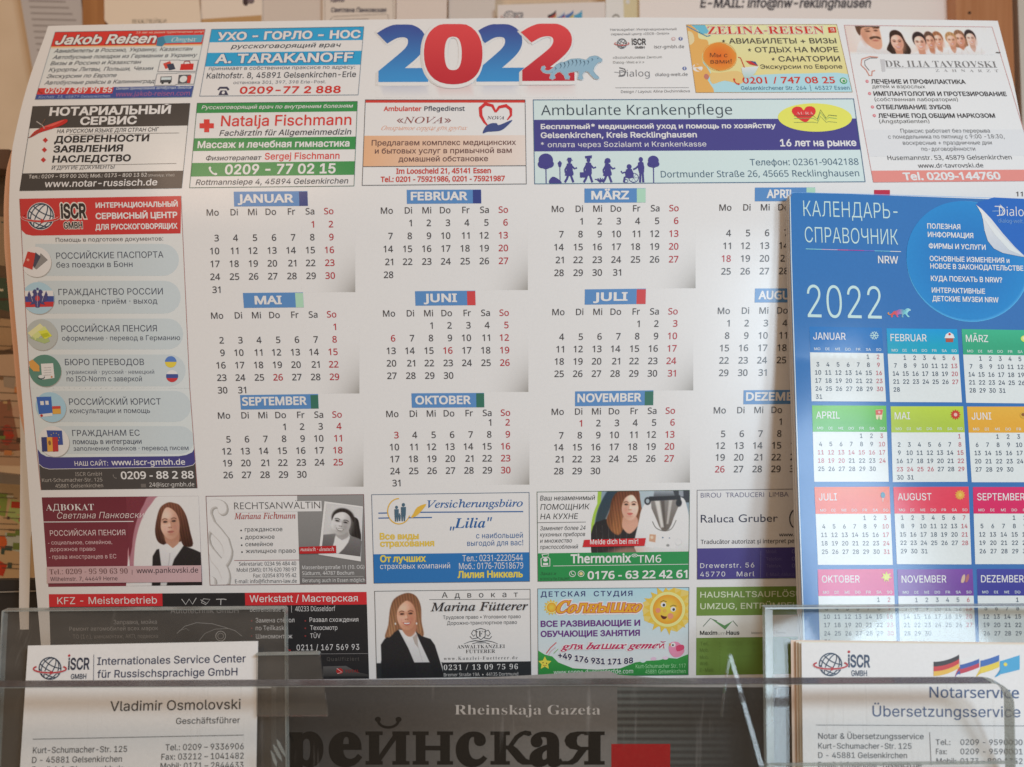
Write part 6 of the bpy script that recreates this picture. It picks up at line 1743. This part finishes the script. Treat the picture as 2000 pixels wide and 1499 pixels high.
p.text('Notarservice', 1290, 780, 1962, 80, SB, 'n', .012).text('Übersetzungsservice', 862, 922, 1972, 80, SB, 'i', .004)
p.line(438, 987, 2040, 994, 1.0, '#55555a').line(1290, 1042, 1302, 1290, 1.0, '#55555a')
DG = '#45484e'
p.text('Notar & Übersetzungsservice', 454, 1090, 1246, 42, DG, 'i', .006).text('Kurt-Schumacher-Str. 125', 454, 1164, 1154, 42, DG, 'i', .006).text('D - 45881 Gelsenkirchen', 454, 1234, 1120, 42, DG, 'i', .006).text('Email: info@notar-russisch.de', 454, 1306, 1230, 42, DG, 'i', .006)
for s1, s2, y in (('Tel.:', '0209 - 9590000', 1136), ('Fax:', '0209 - 9590001', 1206), ('Mobil:', '0173 – 800 1352', 1278)):
    p.text(s1, 1336 + (y - 1136) * .04, y, 1336 + 26 * len(s1) - 20 + (18 if s1[0] == 'M' else 0), 42, DG, 'i', .004).text(s2, 1522, y, 1988, 42, DG, 'i', .004)
p.build('lettering', rc, M_CARD)
p = Print(RP, 'D3', RCARD)
globe_logo(p, 546, 532, 84, '#3c4a5c', '#b03a3e', 3)
p.text('iSCR', 678, 550, 844, 88, '#3c4a60', 'i', .045).disc(684, 437, 10, 10, '#b03a3e', 5, 12).text('GMBH', 702, 617, 820, 40, '#3c4a60', 'i', .03)
p.build('logo', rc, M_CARD)
p = Print(RP, 'D3', RCARD)
def flag(p, pts, cols, L):
    """pts: top-left, top-mid, top-right and the height at left and right; a waving strip split into stripes."""
    (x0, y0), (x1, y1), (x2, y2), h0, h1 = pts
    n = len(cols)
    for k, c in enumerate(cols):
        q = []
        for t in [i / 8 for i in range(9)]:
            x = (1 - t) ** 2 * x0 + 2 * t * (1 - t) * x1 + t * t * x2; y = (1 - t) ** 2 * y0 + 2 * t * (1 - t) * y1 + t * t * y2
            q.append((x, y, lerp(h0, h1, t)))
        p.poly([(x, y + h * k / n) for x, y, h in q] + [(x, y + h * (k + 1) / n) for x, y, h in reversed(q)], c, L)
flag(p, ((1320, 512), (1420, 512), (1512, 458), 108, 100), ('#3c3638', '#c03a3c', '#dcae48'), 3)
flag(p, ((1518, 502), (1580, 490), (1662, 458), 100, 96), ('#d8dcde', '#3a5a9c', '#b83a4a'), 4)
flag(p, ((1480, 622), (1500, 560), (1520, 548), 8, 60), ('#b83a4a', '#3a5a9c'), 3)
flag(p, ((1672, 504), (1740, 490), (1812, 460), 96, 92), ('#3f66a8', '#dcc048'), 4)
flag(p, ((1640, 620), (1660, 580), (1676, 556), 8, 44), ('#dcc048', '#d0b040'), 3)
flag(p, ((1818, 508), (1880, 490), (1966, 462), 98, 108), ('#4a9cc4',), 4)
flag(p, ((1780, 622), (1810, 590), (1822, 560), 8, 46), ('#3a86b0', '#4a9cc4'), 3)
p.disc(1858, 532, 14, 14, '#d8c850', 6, 14)
p.build('flag_picture', rc, M_CARD, label='four waving national flags')
settle(rc)

# ------------------------------------------------------------------ newspaper
NTOP = [(500, 1334), (640, 1331), (900, 1326), (1037, 1319), (1120, 1314), (1196, 1310.5), (1206, 1318), (1420, 1336), (1520, 1340)]
news = thing('newspaper', 'dark grey newspaper with a black masthead standing behind the clear front panel', 'newspaper', at(960, 1580, .29))
def news_xy(u, v):
    x = lerp(530, 1520, u)
    return x, lerp(curve1(NTOP, x), 1600, v)
sheet_mesh('front_page', NEWS, news_xy, 60, 24, lambda u, v, s: rgb('#8f8a86') if v < .06 else rgb('#57534f'), M_NEWS, news, thick=0.0005)
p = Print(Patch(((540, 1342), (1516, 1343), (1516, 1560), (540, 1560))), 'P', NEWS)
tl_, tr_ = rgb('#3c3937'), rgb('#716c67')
p.grid(0, 0, p.p.W, p.p.H, lambda u, v: tuple(lerp(a_, b_, min(1, .15 * v + 1.05 * smooth(.10, .64, u) * (.55 + .45 * v))) for a_, b_ in zip(tl_, tr_)), 1, 40, 16)  # header grey, with the panel's reflected veil put into the gradient
stripe_a, stripe_b = rgb('#3a3836'), rgb('#5a5c58')
W, H = p.p.W, p.p.H
p.grid(W * .682, 0, W, H, lambda u, v: tuple(lerp(stripe_a[k], stripe_b[k], (.5 + .5 * math.sin(v * 105)) * max(0, 1 - 1.35 * u) ** .8) for k in range(3)), 2, 24, 110)
p.z('D8').text('Rheinskaja Gazeta', 888 * 0 + (888 - 980) * 3.448, 952, 664, 68, '#b3ada7', 's', -.012, layer=4)
p.rect(738, 1150, 1134, 1420, '#96161a', 4)
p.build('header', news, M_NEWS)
p = Print(p.p, 'D7', NEWS)
# the masthead word, drawn letter by letter as slab-serif outlines: x-height 1, baseline 0
BLK = '#060505'
def slab_letter(kind):
    st, se = .30, .11
    def stem_(x, y0=0, y1=1, w=st, ext=.10): return [[(x, y0), (x + w, y0), (x + w, y1), (x, y1)], [(x - ext, y0), (x + w + ext, y0), (x + w + ext, y0 + se), (x - ext, y0 + se)], [(x - ext, y1 - se), (x + w + ext, y1 - se), (x + w + ext, y1), (x - ext, y1)]]
    if kind == 'н': return stem_(.1) + stem_(.86) + [[(.38, .43), (.88, .43), (.88, .57), (.38, .57)]], 1.30
    if kind == 'и' or kind == 'й':
        r = stem_(.1) + stem_(.88) + [[(.36, .10), (.44, .10), (.92, .80), (.92, .92), (.82, .92), (.36, .24)]]
        if kind == 'й':
            pts = [(.28 + .72 * k / 12, 1.42 - .20 * math.sin(math.pi * k / 12) ) for k in range(13)]
            r += [pts + [(.28 + .72 * k / 12, 1.42 - .20 * math.sin(math.pi * k / 12) + .05 + .10 * math.sin(math.pi * k / 12) * 0 - .0) for k in range(12, -1, -1)]]
            r += [[(.66 + .24 * math.cos(t), 1.30 + .14 * math.sin(t)) for t in [math.pi + math.pi * j / 12 for j in range(13)]] + [(.66 + .34 * math.cos(t), 1.34 + .26 * math.sin(t)) for t in [2 * math.pi - math.pi * j / 12 for j in range(13)]]]
            r += [[(.36 + .09 * math.cos(t), 1.36 + .08 * math.sin(t)) for t in [2 * math.pi * j / 12 for j in range(12)]], [(.96 + .09 * math.cos(t), 1.36 + .08 * math.sin(t)) for t in [2 * math.pi * j / 12 for j in range(12)]]]
            r.pop(-4)
        return r, 1.30
    if kind == 'к': return stem_(.1) + [[(.38, .46), (.52, .46), (.72, .78), (.86, .90), (.98, .86), (1.06, .90), (1.04, 1.0), (.90, 1.03), (.76, .98), (.62, .86), (.46, .58), (.38, .58)],
                                       [(.40, .50), (.56, .60), (.70, .48), (.92, .18), (1.08, .11), (1.08, 0), (.82, 0), (.70, .08)]], 1.12
    if kind == 'я': return stem_(.68) + [[(.70, .92), (.70, 1.0), (.42, 1.0), (.24, .96), (.14, .86), (.10, .72), (.14, .58), (.24, .48), (.42, .44), (.70, .44), (.70, .54), (.50, .54), (.42, .60), (.40, .72), (.42, .84), (.50, .92)],
                                        [(.62, .50), (.46, .50), (.30, .20), (.20, .11), (.02, .11), (.02, 0), (.30, 0), (.42, .08), (.66, .46)]], 1.10
    return None, 0
def put_letter(ch, x0, x1, base, xh):
    """One letter between the crop columns x0 and x1."""
    a0, b0 = p.ab(x0, base); a1, _ = p.ab(x1, base)
    h = xh / p.crop[2]
    conts, adv = slab_letter(ch)
    if conts:
        xs = [q[0] for c in conts for q in c]
        for li, c in enumerate(conts):
            if area2(c) < 0: c = c[::-1]
        vs, ts = fill_contours([c if area2(c) > 0 else c[::-1] for c in conts])
    else:
        vs, ts, w = layout({'р': 'p', 'е': 'e', 'с': 'c', 'а': 'a'}[ch], 's', .035, 0)
        m = .70
        vs = [(x, y / m) for x, y in vs]; xs = [v[0] for v in vs]
    lo_, hi_ = min(xs), max(xs)
    p.add([(a0 + (x - lo_) / (hi_ - lo_) * (a1 - a0), b0 - y * h) for x, y in vs], ts, [rgb(BLK)] * len(vs), 4)
D = lambda x: (x - 480) * 3.571
for ch, x0, x1 in (('р', 560, 632), ('е', 642, 708), ('й', 714, 800), ('н', 806, 885), ('с', 890, 952), ('к', 958, 1040), ('а', 1034, 1100), ('я', 1096, 1181)):
    put_letter(ch, D(x0), D(x1), 1336, 232)
p.build('masthead', news, M_NEWS, label='black heavy serif masthead word')
settle(news)

# ------------------------------------------------------------------ acrylic stand
ACR = acrylic_material('clear_acrylic', (0.985, 0.985, 0.98), 0.004, (0.50, 0.48, 0.46))
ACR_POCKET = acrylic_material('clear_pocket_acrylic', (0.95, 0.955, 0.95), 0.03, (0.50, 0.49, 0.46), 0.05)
ACR_VEILED = acrylic_material('veiled_scratched_acrylic', (0.90, 0.89, 0.875), 0.085, (0.40, 0.38, 0.35), 0.035)  # strongest diffuse haze, painting the room's milky reflection; scratches as in the others
ACR_RIM = acrylic_material('acrylic_edge', (0.55, 0.53, 0.54), 0.30, (0.20, 0.19, 0.20), 0.2)
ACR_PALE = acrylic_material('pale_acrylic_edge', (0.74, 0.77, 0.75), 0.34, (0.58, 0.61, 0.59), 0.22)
stand = thing('acrylic_stand', 'clear acrylic counter stand with two card pockets along the bottom of the picture', 'display stand', at(1000, 1640, .26))
FP = 0.2555
corner_arc = [(1936 + 45 * math.sin(t), 1334 + 45 - 45 * math.cos(t)) for t in [math.pi / 2 * k / 8 for k in range(1, 9)]]
fp = [(-120, 1342), (1936, 1334)] + corner_arc + [(1986, 1660), (-120, 1660)]
panel = slab('front_panel', fp, FP, 0.0046, ACR, stand)
slab('rim', [(-121, 1341.5), (1936, 1333.5), (1936, 1334.8), (-121, 1343.2)], FP - .0002, 0.0050, ACR_RIM, panel)
slab('rim', [(-121, 1343.6), (1936, 1335.2), (1936, 1336.2), (-121, 1344.8)], FP - .0002, 0.0002, ACR_PALE, panel)  # added pale strip, paints the bright highlight line below the rim
cr = [(1936, 1334)] + corner_arc + [(1985, 1600)]
slab('rim', [(x + .6, y - .5) for x, y in cr] + [(x - 1.6, y + 1.2) for x, y in cr[::-1]], FP - .0002, 0.0050, ACR_PALE, panel)
PD = pocket_depth
PR = lambda x, y: PD(x, y) - .0006
pk = slab('card_pocket', [(6, 1194), (552, 1190), (557, 1194), (560, 1660), (-16, 1660)], PD, 0.0022, ACR_VEILED, stand)
slab('rim', [(4, 1193), (555, 1188.5), (555, 1190.6), (5, 1195.2)], PR, 0.0034, ACR_PALE, pk)
slab('rim', [(555, 1190), (558, 1190), (561, 1600), (558.5, 1600)], PR, 0.0030, ACR_PALE, pk)
slab('rim', [(3, 1194), (6, 1195), (-14, 1600), (-17, 1600)], PR, 0.0030, ACR_PALE, pk)
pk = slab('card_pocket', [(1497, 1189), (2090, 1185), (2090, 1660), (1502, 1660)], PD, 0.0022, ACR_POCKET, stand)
slab('rim', [(1494, 1187), (2090, 1183), (2090, 1186), (1495, 1190.5)], PR, 0.0034, ACR_PALE, pk)
slab('rim', [(1494, 1190), (1509, 1192), (1514, 1600), (1499, 1600)], PR, 0.0030, ACR_PALE, pk)
LD = lambda x, y: PD(x, y) - .006
lip = slab('pocket_lip', [(500, 1280), (620, 1277), (624, 1281), (640, 1400), (500, 1400)], LD, 0.0014, ACR_VEILED, stand)
slab('rim', [(499, 1278.5), (621, 1275.5), (624, 1279), (499, 1281)], lambda x, y: LD(x, y) - .0004, 0.0022, ACR_PALE, lip)
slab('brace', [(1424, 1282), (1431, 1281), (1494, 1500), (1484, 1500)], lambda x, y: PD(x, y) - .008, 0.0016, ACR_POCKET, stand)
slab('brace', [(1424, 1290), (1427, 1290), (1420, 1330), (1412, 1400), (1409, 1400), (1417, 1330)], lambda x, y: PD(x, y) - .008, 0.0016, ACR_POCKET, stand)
for pts in ([(540, 1444), (547, 1452), (556, 1470), (558, 1480), (550, 1470), (542, 1456)], [(533, 1454), (541, 1462), (549, 1478), (551, 1488), (542, 1478), (535, 1464)], [(528, 1466), (535, 1474), (541, 1490), (540, 1499), (533, 1486)]):
    slab('scuff', pts, FP - .0004, .0002, ACR_PALE, panel)
slab('ledge', [(1500, 1494), (1988, 1489), (1988, 1492.5), (1500, 1498)], FP - .002, .0012, ACR_PALE, stand)
settle(stand)
rack = slab('display_rack', [(-160, 1136), (400, 1128), (2200, 1128), (2200, 1760), (-160, 1760)], .372, .004, simple_material('dark_plastic', '#2f2b29', .5, '#3a3532', (30, 30, 30)))
rack['label'] = 'dark plastic panel of the rack behind the card pockets and calendars'; rack['category'] = 'rack'
slab('shelf_line', [(-20, 1157), (80, 1154), (80, 1155.6), (-20, 1158.6)], .3708, .001, simple_material('grey_plastic', '#9a9288', .5), rack)

# ------------------------------------------------------------------ wall and pinned papers behind
BG = 0.70
wall = slab('wall', [(-900, -900), (2900, -900), (2900, 2500), (-900, 2500)], BG + .02, .02, simple_material('beige_wall', '#ebd5ba', .8, '#dcc5a8', (14, 14, 14), bump=.2))
wall['kind'] = 'structure'
def pinned(name, label, cat, pts, depth, colour, mat=M_MATT, thick=.0012):
    s = Surface(lambda x, y: depth)
    o = thing(name, label, cat, at(sum(q[0] for q in pts) / len(pts), max(q[1] for q in pts), depth))
    body = slab('sheet', pts, depth, thick, paper_mat(colour), o)
    return o, s
_pm = {}
def paper_mat(c):
    if c not in _pm:
        _pm[c] = simple_material('paper_' + c[1:], c, .7, c, (60, 60, 60))
    return _pm[c]
full = Patch(((0, 0), (2000, 0), (2000, 1499), (0, 1499)))
o, s = pinned('notice_sheet', 'greyish typed sheet hanging on the wall above the left corner of the calendar', 'paper', [(30, -60), (150, -60), (166, 60), (140, 150), (66, 150)], BG + .004, '#c6c0be')
p = Print(full, 'P', s)
for k in range(11): p.line(56 + k * 2, 2 + k * 12, 128 + (k * 7) % 22, 4 + k * 12, 3.2, '#9a8f8a', 1)
p.build('typing', o, M_MATT); settle(o)
wood = simple_material('varnished_wood', '#b98250', .4, '#a06a3c', (160, 30, 5), bump=.15)
def strip(label, pts, depth, th):
    o = slab('wooden_strip', pts, depth, th, wood); o['label'] = label; o['category'] = 'wood'; return o
strip('narrow brown wooden strip beside the typed grey sheet', [(160, -60), (206, -60), (205, 90), (162, 90)], BG + .002, .012)
post = slab('wooden_post', [(1864, -80), (1974, -80), (1990, 420), (1880, 420)], BG - .02, .04, simple_material('light_wood', '#c48a60', .45, '#b0744a', (220, 30, 6), bump=.15))
post['label'] = 'light brown wooden post behind the top right corner of the calendar'; post['category'] = 'post'
k = slab('nail_hole', [(1894 + 2.6 * math.cos(t), 25 + 2.6 * math.sin(t)) for t in [math.pi * j / 5 for j in range(10)]], BG - .0206, .001, simple_material('dark_hole', '#2a201a', .8), post)
rw = slab('white_board', [(1985, -80), (2300, -80), (2300, 600), (2010, 600)], BG - .01, .03, simple_material('white_paint', '#ddd8d0', .6, '#d2ccc2', (20, 20, 20)))
rw['label'] = 'off-white painted board at the right border beside the wooden post'; rw['category'] = 'board'
o, s = pinned('paper_card', 'cream card with faint grey word behind the top left adverts', 'card', [(203, -60), (384, -60), (394, 70), (236, 74), (204, 40)], BG, '#f6e6d2')
p = Print(full, 'P', s); p.text('НАКЛЕЙКИ', 258, 46, 326, 8, '#8f8270', 's', .0); p.build('lettering', o, M_MATT); settle(o)
o, s = pinned('envelope', 'cream envelope with a brown lower flap behind the blue doctor advert', 'envelope', [(392, -60), (512, -60), (512, 70), (392, 70)], BG + .003, '#f5e8da')
p = Print(full, 'P', s); p.poly([(393, 38), (511, 30), (511, 70), (393, 70)], '#c39a6a', 1); p.disc(480, 3, 6, 9, '#4a3a3a', 2); p.disc(490, 2, 7, 6, '#7a6a6a', 3); p.build('flap', o, M_MATT); settle(o)
o, s = pinned('notice_sheet', 'pale pinkish sheet between the envelope and the boxed visiting card', 'paper', [(512, -60), (636, -60), (634, 70), (512, 70)], BG + .005, '#e2d6cc'); settle(o)
o, s = pinned('visiting_card', 'cream visiting card with a printed box and dark name', 'business card', [(630, -60), (772, -60), (772, 70), (630, 70)], BG, '#eadfd4')
p = Print(full, 'P', s)
p.text('Адвокат', 645, 4, 674, 7, '#5a4a52', 'i', .05).text('Светлана Панковская', 646, 24, 754, 8.5, '#4a4450', 'i', .05, .15)
p.path([(634, -20), (635, 48)], 1, '#a8988a', 2).path([(644, 48), (646, 38), (650, 33), (752, 28), (758, 30), (759, 48)], 1, '#8f8076', 2).path([(767, -20), (769, 48)], 1, '#a8988a', 2).line(652, 40, 720, 38, 2, '#a08f84', 2)
p.build('lettering', o, M_MATT); settle(o)
o, s = pinned('notice_sheet', 'plain cream sheet right of the boxed visiting card', 'paper', [(774, -60), (874, -60), (872, 70), (774, 70)], BG + .002, '#ece0d8'); settle(o)
o, s = pinned('notice_sheet', 'plain rosy sheet left of the small card with flags', 'paper', [(876, -60), (968, -60), (966, 70), (876, 70)], BG + .006, '#e0d8d2'); settle(o)
o, s = pinned('business_card', 'small white business card on the wall with globe logo and tiny flags', 'business card', [(972, 10), (1182, 4), (1182, 80), (972, 80)], BG - .004, '#ece4e0')
p = Print(full, 'P', s)
globe_logo(p, 995, 33, 11, '#6a6a70', '#b07a70', 2); p.text('iSCR', 1005, 36, 1022, 11, '#5a5a62', 'i', .04)
for i, cols in enumerate((('#4a4444', '#b8504a', '#cfae60'), ('#d0d0d0', '#5a6aa0', '#b8504a'), ('#5a7ab0', '#d0be60'), ('#5aa0c0',))):
    flag(p, ((1070 + i * 17, 30), (1080 + i * 17, 28), (1086 + i * 17, 20), 16, 15), cols, 3)
p.line(1000, 8, 1150, 2, 1, '#b8a898', 2)
p.build('print', o, M_MATT); settle(o)
o, s = pinned('plastic_sleeve', 'bright white plastic sleeve with punched holes beside the large notice', 'sleeve', [(1184, -60), (1252, -60), (1250, 80), (1182, 80)], BG - .002, '#f0efec')
p = Print(full, 'P', s); p.poly([(1216, -40), (1248, -40), (1246, 70), (1220, 70)], '#d8c8a0', 1); p.disc(1203, 34, 7, 6, '#8a8278', 2).disc(1203, 35, 5, 4, '#d8d4cc', 3).disc(1226, 4, 4, 4, '#f0ecd8', 3); p.build('hole_strip', o, M_MATT); settle(o)
o, s = pinned('notice_sheet', 'large pale notice with a slanted grey e-mail line behind the top of the calendar', 'paper', [(1248, -80), (1870, -80), (1866, 84), (1250, 84)], BG - .006, '#f8f0ec')
p = Print(full, 'P', s)
p.text('E-MAIL: info@nw-reklinghausen', 1367, 15, 1700, 18, '#4c464a', 'i', .05, .18)
p.build('lettering', o, M_MATT); settle(o)

# ------------------------------------------------------------------ brochures in the rack at the left border
def brochure(label, pts, depth, colour, art):
    o = thing('brochure', label, 'brochure', at(pts[-1][0], pts[-1][1], depth), 'brochures in the rack at the left border')
    slab('cover', pts, depth, .003, paper_mat(colour), o)
    p = Print(full, 'P', Surface(lambda x, y: depth))
    for kind, *a in art:
        (p.poly if kind == 'p' else p.disc)(*a)
    y0, y1 = pts[1][1] + 14, min(q[1] for q in pts[2:]) - 8
    for k in range(26):       # small pictures and lines of print
        x, y = random.uniform(-40, 50), random.uniform(y0, y1); w, h = random.uniform(4, 18), random.uniform(3, 16)
        c = random.choice(('#b8442e', '#7a8a48', '#c9a878', '#5a4638', '#e0d0b8', '#8a6a50', '#4a5a50', '#d08a58'))
        p.poly([(x, y), (x + w, y + 1), (x + w - 1, y + h), (x - 1, y + h - 1)], c, 3 + k * .1)
    for k in range(10):
        y = random.uniform(y0, y1); p.line(random.uniform(-30, 10), y, random.uniform(20, 50), y + 2, 1.4, '#6a5a4c', 7)
    p.build('picture', o, M_MATT); settle(o)
shelf = slab('rack_shelf', [(-120, 290), (18, 292), (16, 330), (-120, 332)], .50, .05, simple_material('brown_plastic', '#6a5040', .5))
shelf['label'] = 'dark brown shelf edge at the left border beside the calendar'; shelf['category'] = 'shelf'
brochure('brown and green brochure at the left border, uppermost of three', [(-160, 330), (60, 330), (60, 720), (-160, 720)], .52, '#6e5c4a', [('p', [(-20, 420), (12, 425), (10, 520), (-20, 515)], '#a08a70', 1), ('p', [(-20, 540), (20, 545), (22, 610), (-20, 600)], '#4a5a48', 1), ('p', [(-20, 620), (26, 625), (28, 680), (-20, 690)], '#b89a78', 1)])
brochure('peach and red brochure at the left border below the brown one', [(-160, 700), (80, 690), (80, 912), (-160, 905)], .50, '#d0b49a', [('p', [(-20, 790), (20, 780), (30, 830), (40, 880), (-20, 885)], '#9a6a54', 1), ('d', 14, 850, 12, 20, '#a84a3c', 2), ('d', 34, 805, 10, 14, '#c9a48c', 2), ('p', [(6, 735), (30, 738), (28, 760), (8, 756)], '#a89888', 2)])
brochure('orange and green brochure at the left border, lowest of three', [(-160, 930), (80, 948), (80, 1120), (0, 1158), (-160, 1230)], .48, '#d6b890', [('p', [(-20, 960), (16, 966), (10, 1010), (-20, 1000)], '#8fa050', 1), ('p', [(22, 975), (60, 985), (50, 1030), (14, 1010)], '#b0c078', 1), ('d', 4, 1060, 10, 14, '#d86a3a', 2), ('p', [(-20, 1084), (14, 1104), (6, 1126), (-20, 1118)], '#c8442e', 2), ('p', [(10, 1040), (50, 1050), (44, 1080), (12, 1072)], '#c0c4b8', 1)])
bar = slab('rack_bar', [(-120, 912), (50, 930), (50, 948), (-120, 936)], .47, .004, simple_material('grey_metal', '#7c7268', .4, '#8a8076'))
bar['label'] = 'grey bar of the rack crossing between the brochures at the left border'; bar['category'] = 'rail'
